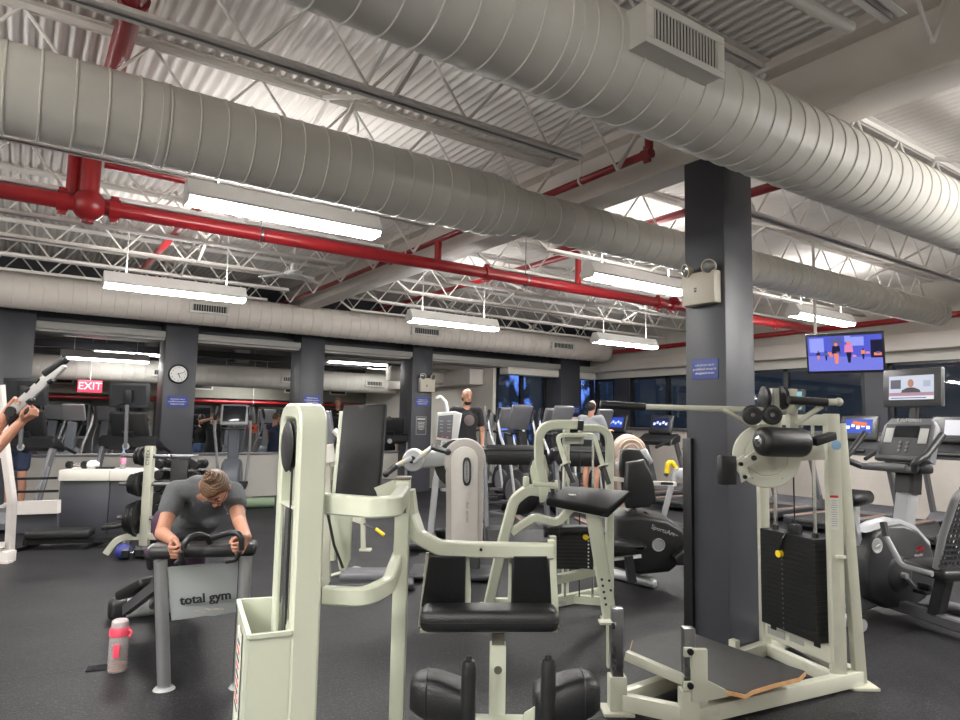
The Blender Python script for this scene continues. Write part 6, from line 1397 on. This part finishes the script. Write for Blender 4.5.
x, y = spot(575, 9.2); tmdup(TMG, x, y, FA + .15, 'treadmill turned towards the room, behind the arm curl machine')
# ---- treadmills with monitors facing us before and beyond the half wall
TML = treadmill('treadmill with a monitor on its mast at far left, behind the pale rack', SCREEN, tv=SCREEN); x, y = spot(46, 9.9); place(TML, x, y, FA)
x, y = spot(144, 10.7); tmdup(TML, x, y, FA, 'treadmill with a monitor on its mast left of the clock column')
for u, d, lb in ((393, 15.6, 'treadmill beyond the openings just left of the notice column'), (300, 16.5, 'treadmill beyond the openings hidden behind the plain column'), (200, 18.6, 'treadmill beyond the opening right of the clock column')):
    x, y = spot(u, d); tmdup(TMF, x, y, FA, lb)
for u, d, lb in ((80, 16, 'elliptical trainer beyond the opening under the exit sign'), (252, 15.2, 'elliptical trainer beyond the opening with an orange towel'), (60, 18, 'elliptical trainer far beyond the left opening'), (452, 16, 'elliptical trainer beyond the opening behind the man in black'), (483, 17, 'elliptical trainer beyond the opening at the right end'), (110, 19.2, 'elliptical trainer far beyond the opening left of the clock')):
    x, y = spot(u, d); dup(EL1, (x, y, 0), FA - PI / 2 + random.uniform(-.3, .3), lb)
for u, d, lb in ((74, 20.5, 'elliptical trainer deepest in the left opening'), (180, 19.5, 'elliptical trainer far beyond, half behind the clock column'), (232, 18.8, 'elliptical trainer far beyond, behind the silver elliptical'), (270, 19.6, 'elliptical trainer far beyond, behind the woman in navy'), (330, 18.8, 'elliptical trainer far beyond, behind the treadmill woman'), (365, 20, 'elliptical trainer far beyond, in the middle of the third opening'), (410, 19, 'elliptical trainer far beyond, half behind the notice column'), (20, 19, 'elliptical trainer far beyond at the left edge')):
    x, y = spot(u, d); dup(EL1, (x, y, 0), FA - PI / 2 + random.uniform(-.3, .3), lb)
p = PD(250, 427, 14.9); b = B(); rows = []
for i in range(5):
    rows.append([p + RI * (-.16 + .08 * j) + UP * (.09 - .055 * i) - FW * (.02 * math.sin(j * 1.5 + i)) for j in range(5)])
b.grid(rows); bmesh.ops.solidify(b.bm, geom=b.bm.faces[:], thickness=.012); tag(obj('towel', b, mat('orange_towel', (.75, .20, .10), .9)), 'orange towel hung on an elliptical beyond the opening', 'towel')
# grey padded seat behind the arched stack tower
D = 6.4
t = thing('exercise_bench', 'grey padded seat back half hidden behind the arched stack tower', 'exercise bench', drop(PD(335, 500, D)))
b = B(); b.prism([PD(u, v, D) for u, v in ((318, 411), (330, 411), (334, 440), (333, 445), (318, 445))], FW * .08, .02, 3); obj('backrest', b, mat('grey_vinyl', (.13, .13, .145), .5), t)
b = B(); b.tube([PD(334, 430, D), PD(340, 436, D), PD(342, 450, D), PD(338, 460, D)], .03, 10, .08).cyl(PD(325, 445, D), PD(328, 462, D), .08, n=14); obj('arm', b, OFFW, t)
b = B(); b.bar(PD(327, 460, D), drop(PD(330, 500, D)), .07, .07, _fh).bar(drop(PD(320, 520, D), .04), drop(PD(360, 510, D + .6), .04), .07, .07); obj('frame', b, CREAM2, t)
b = B(); b.bar(PD(318, 470, D + .1), PD(352, 472, D + .1), .06, .10, UP); obj('cross_beam', b, CREAM2, t)
D = 8.2
t = thing('exercise_bench', 'cream foot of a bench with a yellow tipped lever under the black back pad', 'exercise bench', drop(PD(364, 535, D)))
b = B(); b.bar(drop(PD(364, 530, D), .02), PD(363, 520, D), .05, .07, _fh).bx(0, .0001, 0, .0001, 0, .0001); b.box(drop(PD(366, 535, D), .012), (.14, .12, .024), RC); obj('foot', b, CREAM2, t)
b = B(); b.bar(PD(363, 521, D), PD(345, 515, D + .1), .06, .07); obj('beam', b, CREAM2, t)
b = B(); b.cyl(PD(376, 529, D - .2), PD(384, 535, D - .25), .022, n=10); obj('yellow_lever', b, YEL, t)
b = B(); b.cyl(PD(364, 524, D - .05), PD(376, 529, D - .2), .012, n=8); obj('lever_rod', b, STEEL, t)
# ================================================================ left side: rack, counter, plate tree, dumbbells
RK = mat('pale_rack_enamel', (.62, .58, .55), .4)
D = 7.15; f0 = PZ(9, 560)
t = thing('weight_rack', 'pale enamel rack upright with a foot at the left edge', 'exercise machine', f0)
zt_ = PD(2, 392, D).z
b = B(); b.rtube([at(f0, .03), at(PD(11, 500, D), .62), at(PD(4, 432, D), zt_ * .75)] if False else [at(f0, .03), PD(12, 500, D), PD(4, 440, D), PD(0, 385, D)], .07, .085, _fh, .2); obj('upright', b, RK, t)
b = B(); b.bar(at(PD(-14, 560, D), .03), PD(-6, 385, D), .07, .05, _fh); b.bar(PD(-8, 455, D), PD(7, 455, D), .05, .06); b.bar(PD(-14, 545, D), PD(4, 545, D), .05, .06); obj('inner_frame', b, RK, t)
b = B(); b.bar(at(f0, .06) - _fh * .1 - _rh * .2, at(f0, .06) + _rh * .10 - _fh * .1, .14, .12, (0, 0, 1), .01); b.bar(f0 + V((0, 0, .012)) - _rh * .1 - _fh * .15, f0 + V((0, 0, .012)) + _rh * .12 - _fh * .15, .1, .024); obj('foot', b, RK, t)
D = 8.3
b = B(); b.bar(PD(14, 508, D), PD(59, 506.5, D), .08, .16, (0, 0, 1)); obj('cross_beam', b, RK, t)
b = B(); b.bar(PD(12, 479, D), PD(57, 478, D), .03, .03).bar(PD(12, 492, D), PD(58, 491, D), .03, .03); obj('rod', b, IRON, t)
b = B(); b.bar(PD(14, 524, D + .05), PD(58, 522, D + .05), .04, .24, (0, 0, 1)); obj('lower_panel', b, CHAR, t)
# counter
D = 8.9
A, Cn = PD(58, 500, D), PD(158, 497, D + .25)
A0, C0 = V((A.x, A.y, 0)), V((Cn.x, Cn.y, 0)); dv = (C0 - A0).normalized(); nb = V((-dv.y, dv.x, 0)); nb = nb if nb.dot(_fh) > 0 else -nb; zc = PD(58, 473, D).z
t = thing('counter', 'charcoal fronted counter with a thick pale top at left', 'counter', A0)
Rc = basis(dv, nb, V((0, 0, 1))); L = (C0 - A0).length
for i in range(2):
    b = B(); b.box(A0 + dv * (L * (.25 + .5 * i)) + nb * .22 + V((0, 0, zc / 2 - .05)), (L / 2 - .006, .42, zc - .1), Rc, .006); obj('front_panel', b, CHAR, t)
    b = B(); b.box(A0 + dv * (L * (.25 + .5 * i)) + nb * .20 + V((0, 0, zc - .03)), (L / 2 - .002, .50, .145), Rc, .008); obj('counter_top', b, mat('counter_cream', (.62, .59, .53), .45), t)
ztop = zc + .043
def oncounter(u): p = PD(u, 468, D + .16); return A0 + dv * ((p - A0).dot(dv)) + nb * .2 + V((0, 0, ztop))
def dumbbell(label, c, ax, r=.06, L_=.13, group=None, hexa=True, m=IRON):
    t = thing('dumbbell', label, 'dumbbell', c, 0, group); c = V(c) + V((0, 0, r)); ax = V(ax).normalized()
    b = B(); b.cyl(c - ax * L_ * .6, c + ax * L_ * .6, .014, n=10); obj('handle', b, CHROME, t)
    for s in (-1, 1):
        b = B(); b.lathe(c + ax * s * L_ * .45, ax * s, [(0, 0), (r * .8, 0), (r, .012), (r, .065), (r * .8, .08), (0, .08)], 6 if hexa else 20); obj('weight_head', b, m, t, ang=30)
    return t
dumbbell('small dark dumbbell lying on the pale counter', oncounter(74), dv, .05, .12)
c = oncounter(89); b = B(); b.sph(c + V((0, 0, .055)), .075, (1.1, .9, .75), None, 18)
for v in b.bm.verts: v.co += V((random.uniform(-.006, .006), random.uniform(-.006, .006), random.uniform(-.004, .006)))
tag(obj('towel', b, mat('white_cloth', (.75, .75, .74), .9), ang=180), 'crumpled white towel on the pale counter', 'towel')
c = oncounter(101); b = B(); b.box(c + V((0, 0, .012)), (.22, .12, .022), Rc, .008); tag(obj('glove', b, BLKC), 'flat black weightlifting glove on the pale counter', 'glove')
c = oncounter(117.5); t = thing('water_bottle', 'clear bottle with colourful label standing on the pale counter', 'bottle', c)
b = B(); b.lathe(c, (0, 0, 1), [(0, 0), (.036, 0), (.038, .02), (.038, .19), (.02, .23), (.014, .24), (.014, .255)], 20); obj('bottle_body', b, mat('clear_bottle', (.8, .75, .74), .1, var=0, trans=.75), t)
b = B(); b.lathe(c, (0, 0, 1), [(.0385, .07), (.0392, .072), (.0392, .16), (.0385, .162)], 20); obj('label', b, mat('label_red_blue', (.5, .2, .3), .5, var=.8, scale=30), t)
b = B(); b.cyl(c + V((0, 0, .25)), c + V((0, 0, .275)), .016, n=14); obj('cap', b, mat('blue_cap', (.08, .2, .5), .4), t)
# bench lying before the counter
D = 7.9
t = thing('flat_bench', 'low black padded bench on the floor in front of the counter', 'bench', drop(PD(58, 550, D)))
q0, q1 = drop(PD(26, 552, D), .17), drop(PD(92, 546, D + .2), .17)
b = B(); b.bar(q0, q1, .32, .10, (0, 0, 1), .035, 3); obj('bench_pad', b, PADW, t, ang=60)
b = B(); b.bar(q0 - V((0, 0, .09)), q1 + (q1 - q0).normalized() * .22 - V((0, 0, .09)), .06, .06); b.bar(drop(q0, .02) - _fh * .2, drop(q0, .02) + _fh * .2, .06, .04).bar(drop(q1, .02) - _fh * .2, drop(q1, .02) + _fh * .2, .06, .04).bar(drop(q0, .02), q0 - V((0, 0, .06)), .06, .06, _rh).bar(drop(q1, .02), q1 - V((0, 0, .06)), .06, .06, _rh); obj('frame', b, IRON, t)
b = B(); b.bar(q1 + (q1 - q0).normalized() * .10 + V((0, 0, .06)), q1 + (q1 - q0).normalized() * .42 + V((0, 0, .10)), .22, .06, (0, 0, 1), .02); obj('seat_pad', b, PAD, t)
# plate tree
D = 7.5
pt0 = PZ(146, 552); top = PD(150.5, 446, dep(pt0)); pt0 = V((top.x, top.y, 0))
t = thing('plate_tree', 'cream plate tree holding black weight plates beside the counter', 'weight rack', pt0); zt_ = top.z
up_post(t, 'post', pt0, .10, zt_, .095, .08, RC, CREAM2)
b = B(); b.text('CYBEX', at(pt0, zt_ - .13) - _fh * .043, (0, 0, 1), -_rh, .06, .001); obj('lettering', b, BTXT, t)
for k, (s, f) in enumerate(((-1, -.15), (-1, .25), (1, 0))):
    b = B(); b.rtube([at(pt0, .20), pt0 + _rh * (.26 * s) + _fh * f * .6 + V((0, 0, .20)), pt0 + _rh * (.36 * s) + _fh * f + V((0, 0, .02))], .05, .07, (0, 0, 1), .2); obj('leg', b, CREAM2, t)
zs = [PD(150, v, D).z for v in (458, 487, 522)]
for k, (z, rp, n) in enumerate(zip(zs, (.11, .145, .21), (2, 3, 3))):
    b = B(); b.cyl(at(pt0, z), at(pt0, z) - _rh * .33, .024, n=12).cyl(at(pt0, z), at(pt0, z) + _rh * .25, .024, n=12); obj('peg', b, STEEL, t)
    for j in range(n):
        c = at(pt0, z) - _rh * (.085 + .048 * j); r_ = rp * (1 - .10 * j); tt = thing('weight_plate', '%s black weight plate on the %s peg of the plate tree' % (('innermost', 'second', 'outermost' if n == 3 else 'second')[j] if n == 3 else ('inner', 'outer')[j], ('top', 'middle', 'bottom')[k]), 'weight plate', c - V((0, 0, r_)), 0, 'plates on the plate tree')
        b = B(); b.lathe(c - _rh * .02, _rh, [(.027, 0), (r_ * .35, 0), (r_ * .4, .008), (r_ * .8, .008), (r_ * .86, 0), (r_, .004), (r_, .036), (r_ * .86, .04), (r_ * .8, .032), (r_ * .4, .032), (r_ * .35, .04), (.027, .04)], 32); obj('plate', b, IRON, tt)
        b = B(); b.lathe(c - _rh * .021, _rh, [(.026, -.002), (.036, -.002), (.036, .044), (.026, .044)], 18); obj('hub_ring', b, STEEL, tt)
# floor ball and dumbbells
p = PZ(122.5, 559); b = B(); b.sph(p + V((0, 0, .085)), .085, n=24)
for v in b.bm.verts:
    if int((math.atan2(v.co.y - p.y, v.co.x - p.x) + PI) * 4) % 2 == 0: v.co += (v.co - (p + V((0, 0, .085)))) * .05
tag(obj('medicine_ball', b, mat('blue_rubber', (.03, .04, .22), .45), ang=70), 'blue medicine ball on the floor by the plate tree', 'ball')
for u, v, lb in ((135, 559, 'black dumbbell on the floor right next to the blue ball'), (147, 558, 'black dumbbell on the floor at the trainer end cap')): dumbbell(lb, PZ(u, v), _rh + _fh * .4, .07, .12)
# vertical dumbbell rack behind the woman
D = 8.6; pd = drop(PD(178, 530, D))
t = thing('dumbbell_rack', 'black vertical dumbbell rack behind the leaning woman', 'weight rack', pd)
b = B(); b.box(pd + V((0, 0, .04)), (.6, .5, .08), RC, .01); obj('base', b, IRON, t)
b = B(); b.box(at(pd, PD(178, 487, D).z / 1.0 - .15), (.22, .16, 1.0), RC, .01); obj('column', b, BLACK, t)
b = B(); b.box(at(pd, PD(178, 456, D).z), (.34, .2, .025), RC, .005); obj('top_tray', b, MIDG, t)
for k in range(5):
    z = PD(178, 468 + k * 11.5, D).z
    for s in (-1, 1):
        b = B(); b.bar(at(pd, z - .03) + _rh * .10 * s, at(pd, z - .02) + _rh * .28 * s, .10, .02); obj('cradle', b, MIDG, t)
        dumbbell('black dumbbell on the %s side of the vertical rack, %s tier' % ('left' if s < 0 else 'right', ('top', 'second', 'third', 'fourth', 'lowest')[k]), at(pd, z - .012) + _rh * .23 * s, _fh + _rh * .1, .062 + .004 * k, .12, 'dumbbells on the vertical rack', False)
# green mat by the half wall
p = spot(256, 12.0); b = B(); b.cyl((p[0] - .3, p[1], .09), (p[0] + .35, p[1] - .1, .09), .09, n=20); tag(obj('exercise_mat', b, mat('green_foam', (.16, .22, .14), .8)), 'rolled green exercise mat by the half wall', 'mat')
# ================================================================ people in the background
def at_spot(u, d): p = PD(u, 428, d); return (p.x, p.y, 0)
x, y, _ = at_spot(467, 10.5)
person('man in black printed t-shirt standing in front of the last opening', (lambda p: (p[0], p[1], .28))(at_spot(466, 10.4)), FA + .35, 1.84, dict(elb_l=(-.15, -.01, .62), wri_l=(-.12, .08, .50), elb_r=(.15, -.01, .62), wri_r=(.12, .08, .5)), SKIND if False else SKIN, BLKC, 'short', BLKC, .9, BLACK, HAIRD, beard=mat('dark_beard', (.03, .02, .015), .8), bald=True, emblem=mat('shirt_print_grey', (.13, .10, .10), .8))
person('bald man in light grey shirt seen from behind on an elliptical', (lambda p: (p[0], p[1], .26))(at_spot(591, 12.3)), 0.35, 1.78, dict(elb_l=(-.15, .06, .65), wri_l=(-.12, .2, .68), elb_r=(.15, .06, .65), wri_r=(.12, .2, .68)), SKIN, LGREYC, 'short', BLKC, .45, WHITE, HAIRD, bald=True)
person('woman in navy tank top and shorts with her back turned beyond the opening', at_spot(275, 15.0), FA + PI - .5, 1.72, dict(elb_l=(-.16, .05, .66), wri_l=(-.10, .18, .76), elb_r=(.15, .06, .66), wri_r=(.10, .18, .76)), SKIN, NAVY, None, NAVY, .25, WHITE, HAIRB, .3)
person('woman in black top training on a treadmill beyond the openings', (lambda p: (p[0], p[1], .45))(at_spot(337, 15.9)), FA + .2, 1.66, dict(elb_l=(-.15, .05, .66), wri_l=(-.05, .16, .74), elb_r=(.15, .05, .66), wri_r=(.04, .17, .70)), SKIN, BLKC, 'sleeveless', BLKC, .9, WHITE, HAIRB, .3)
person('person with both arms raised in front of the face behind the elliptical', at_spot(214, 15.0), FA + .4, 1.72, dict(elb_l=(-.17, .10, .86), wri_l=(-.04, .16, .88), elb_r=(.17, .10, .86), wri_r=(.04, .16, .90)), SKIN, BLKC, 'short', BLKC, .9, BLACK, HAIRD)
person('person in black jacket and jeans standing beyond the opening by the clock column', at_spot(201, 15.6), FA + PI + .3, 1.66, None, SKIN, BLKC, 'long', JEAN, .9, BLACK, HAIRD, .5)
person('person in grey t-shirt sitting beyond the opening left of the clock column', (lambda p: (p[0], p[1], -.02))(at_spot(146, 15.2)), FA - .9, 1.62, dict(elb_l=(-.12, .08, .62), wri_l=(-.02, .18, .60), elb_r=(.12, .08, .62), wri_r=(.02, .18, .58)), SKIN, LGREYC, 'short', mat('pale_trousers', (.5, .47, .42), .9), .9, WHITE, HAIRB)
person('distant person standing beyond the openings left of the notice column', (lambda p: (p[0], p[1], 0))(at_spot(389, 17.5)), FA, 1.7, None, SKIN, BLKC, 'short', BLKC, .9, BLACK, HAIRB)
person('person in navy shorts on the far left treadmill, torso hidden by its console', (lambda p: (p[0], p[1], .16))(at_spot(20, 10.1)), FA, 1.72, dict(elb_l=(-.16, .02, .62), wri_l=(-.14, .14, .62), elb_r=(.16, .02, .62), wri_r=(.14, .14, .62)), SKIN, NAVY, 'short', NAVY, .45, WHITE, HAIRD)
# man at the left edge pulling a long lever with both hands
D = 4.6
t = thing('person', 'person at the left edge whose bare arms grip a grey lever', 'person', drop(PD(-62, 560, D)))
b = B(); sh_l, sh_r = PD(-58, 440, D - .1), PD(-48, 452, D + .25)
el1, el2 = PD(-8, 437, D), PD(-4, 448, D - .05); w1, w2 = PD(9.5, 408, D), PD(22, 421, D)
cap(b, sh_r, el1, .055, .042); cap(b, el1, w1, .042, .028); cap(b, sh_l, el2, .055, .042); cap(b, el2, w2, .044, .030)
hand(b, w1, PD(19, 400, D) - w1, -FW * .3 - RI * .2 - UP * .8, .95, 1, 1.05); hand(b, w2, PD(36, 413, D) - w2, UP * .9 + FW * .2, .8, 1, 1.05)
body_c = PD(-60, 470, D + .1)
blob(b, body_c + V((0, 0, .15)), body_c - V((0, 0, .45)), .16, .15, .7); head_mass(b, PD(-58, 408, D + .1), (_rh * .8 + _fh * .5), V((0, 0, 1)))
cap(b, PD(-58, 425, D + .1), body_c + V((0, 0, .12)), .055, .07)
hp = body_c - V((0, 0, .48))
for s in (-1, 1): cap(b, hp + _fh * .09 * s, drop(hp, .48) + _fh * .1 * s + _rh * .02, .085, .058); cap(b, drop(hp, .48) + _fh * .1 * s, drop(hp, .07) + _fh * .1 * s, .056, .038); cap(b, drop(hp, .05) + _fh * .1 * s - _rh * .04, drop(hp, .04) + _fh * .1 * s + _rh * .15, .04, .032)
fuse('body', b, SKIN2, t, .0060, 4)
b = B(); blob(b, body_c + V((0, 0, .16)), body_c - V((0, 0, .45)), .17, .165, .74, .01)
for S, E in ((sh_r, el1), (sh_l, el2)): cap(b, body_c + V((0, 0, .14)), S, .07, .068); cap(b, S, S * .55 + E * .45, .068, .066)
fuse('shirt', b, LGREYC, t, .014, 4)
b = B(); blob(b, hp + V((0, 0, .05)), hp - V((0, 0, .05)), .17, .17, .8, .01, 3)
for s in (-1, 1): cap(b, hp + _fh * .09 * s, drop(hp, .55) + _fh * .1 * s, .105, .09)
fuse('shorts', b, BLKC, t, .014, 4)
hair_cap(t, PD(-58, 408, D + .1), (_rh * .8 + _fh * .5), V((0, 0, 1)), 1, HAIRD)
for s in (-1, 1): b = B(); cap(b, drop(hp, .05) + _fh * .1 * s - _rh * .05, drop(hp, .045) + _fh * .1 * s + _rh * .16, .048, .038); fuse('shoe', b, BLACK, t, .012, 3)
# the lever: grey plate arm with black pads
l0, l1 = PD(13, 411, D - .02), PD(68, 359, D - .02); dl_ = (l1 - l0).normalized(); pn_ = FW.cross(dl_)
t = thing('lever_arm', 'grey steel lever with black clips raised by the person at the left edge', 'exercise machine', drop(PD(-12, 560, D + .25)))
b = B(); b.bar(l0, l0 + (l1 - l0) * .92, .03, .075, pn_, .012); obj('lever', b, mat('light_steel', (.50, .49, .48), .4, metal=.4), t)
b = B(); b.bar(l0 + (l1 - l0) * .62 - pn_ * .035, l1 - pn_ * .01, .045, .06, pn_, .02, 3); obj('black_edge_pad', b, BLACK, t)
for f, s in ((.22, 1), (.48, -1), (.60, 1), (.30, -1)): b = B(); b.bar(l0 + (l1 - l0) * f + pn_ * .03 * s, l0 + (l1 - l0) * (f + .08) + pn_ * .035 * s, .05, .025, pn_, .006); obj('clip', b, BLACK, t)
b = B(); b.cyl(l0 - FW * .03, l0 + FW * .03, .035, n=14); obj('pivot', b, BLACK, t)
b = B(); b.bar(l0 - dl_ * .02, PD(-14, 440, D + .25), .05, .06, pn_); b.bar(PD(-14, 440, D + .25), drop(PD(-14, 560, D + .25)), .06, .08, _rh); b.box(drop(PD(-14, 560, D + .25), .012), (.12, .12, .024), RC); obj('stand', b, DARK, t)
# ================================================================ world, view
w = bpy.data.worlds.new('world'); scn.world = w; w.use_nodes = True
w.node_tree.nodes['Background'].inputs[0].default_value = (.02, .03, .06, 1); w.node_tree.nodes['Background'].inputs[1].default_value = .3
vs = scn.view_settings; vs.view_transform = 'Standard'; vs.look = 'None'; vs.gamma = 1.0; vs.use_curve_mapping = False; vs.exposure = 1.38
scn.cycles.use_denoising = True
scn.cycles.max_bounces = 8; scn.cycles.diffuse_bounces = 4; scn.cycles.glossy_bounces = 4; scn.cycles.transmission_bounces = 6
scn.cycles.sample_clamp_indirect = 4
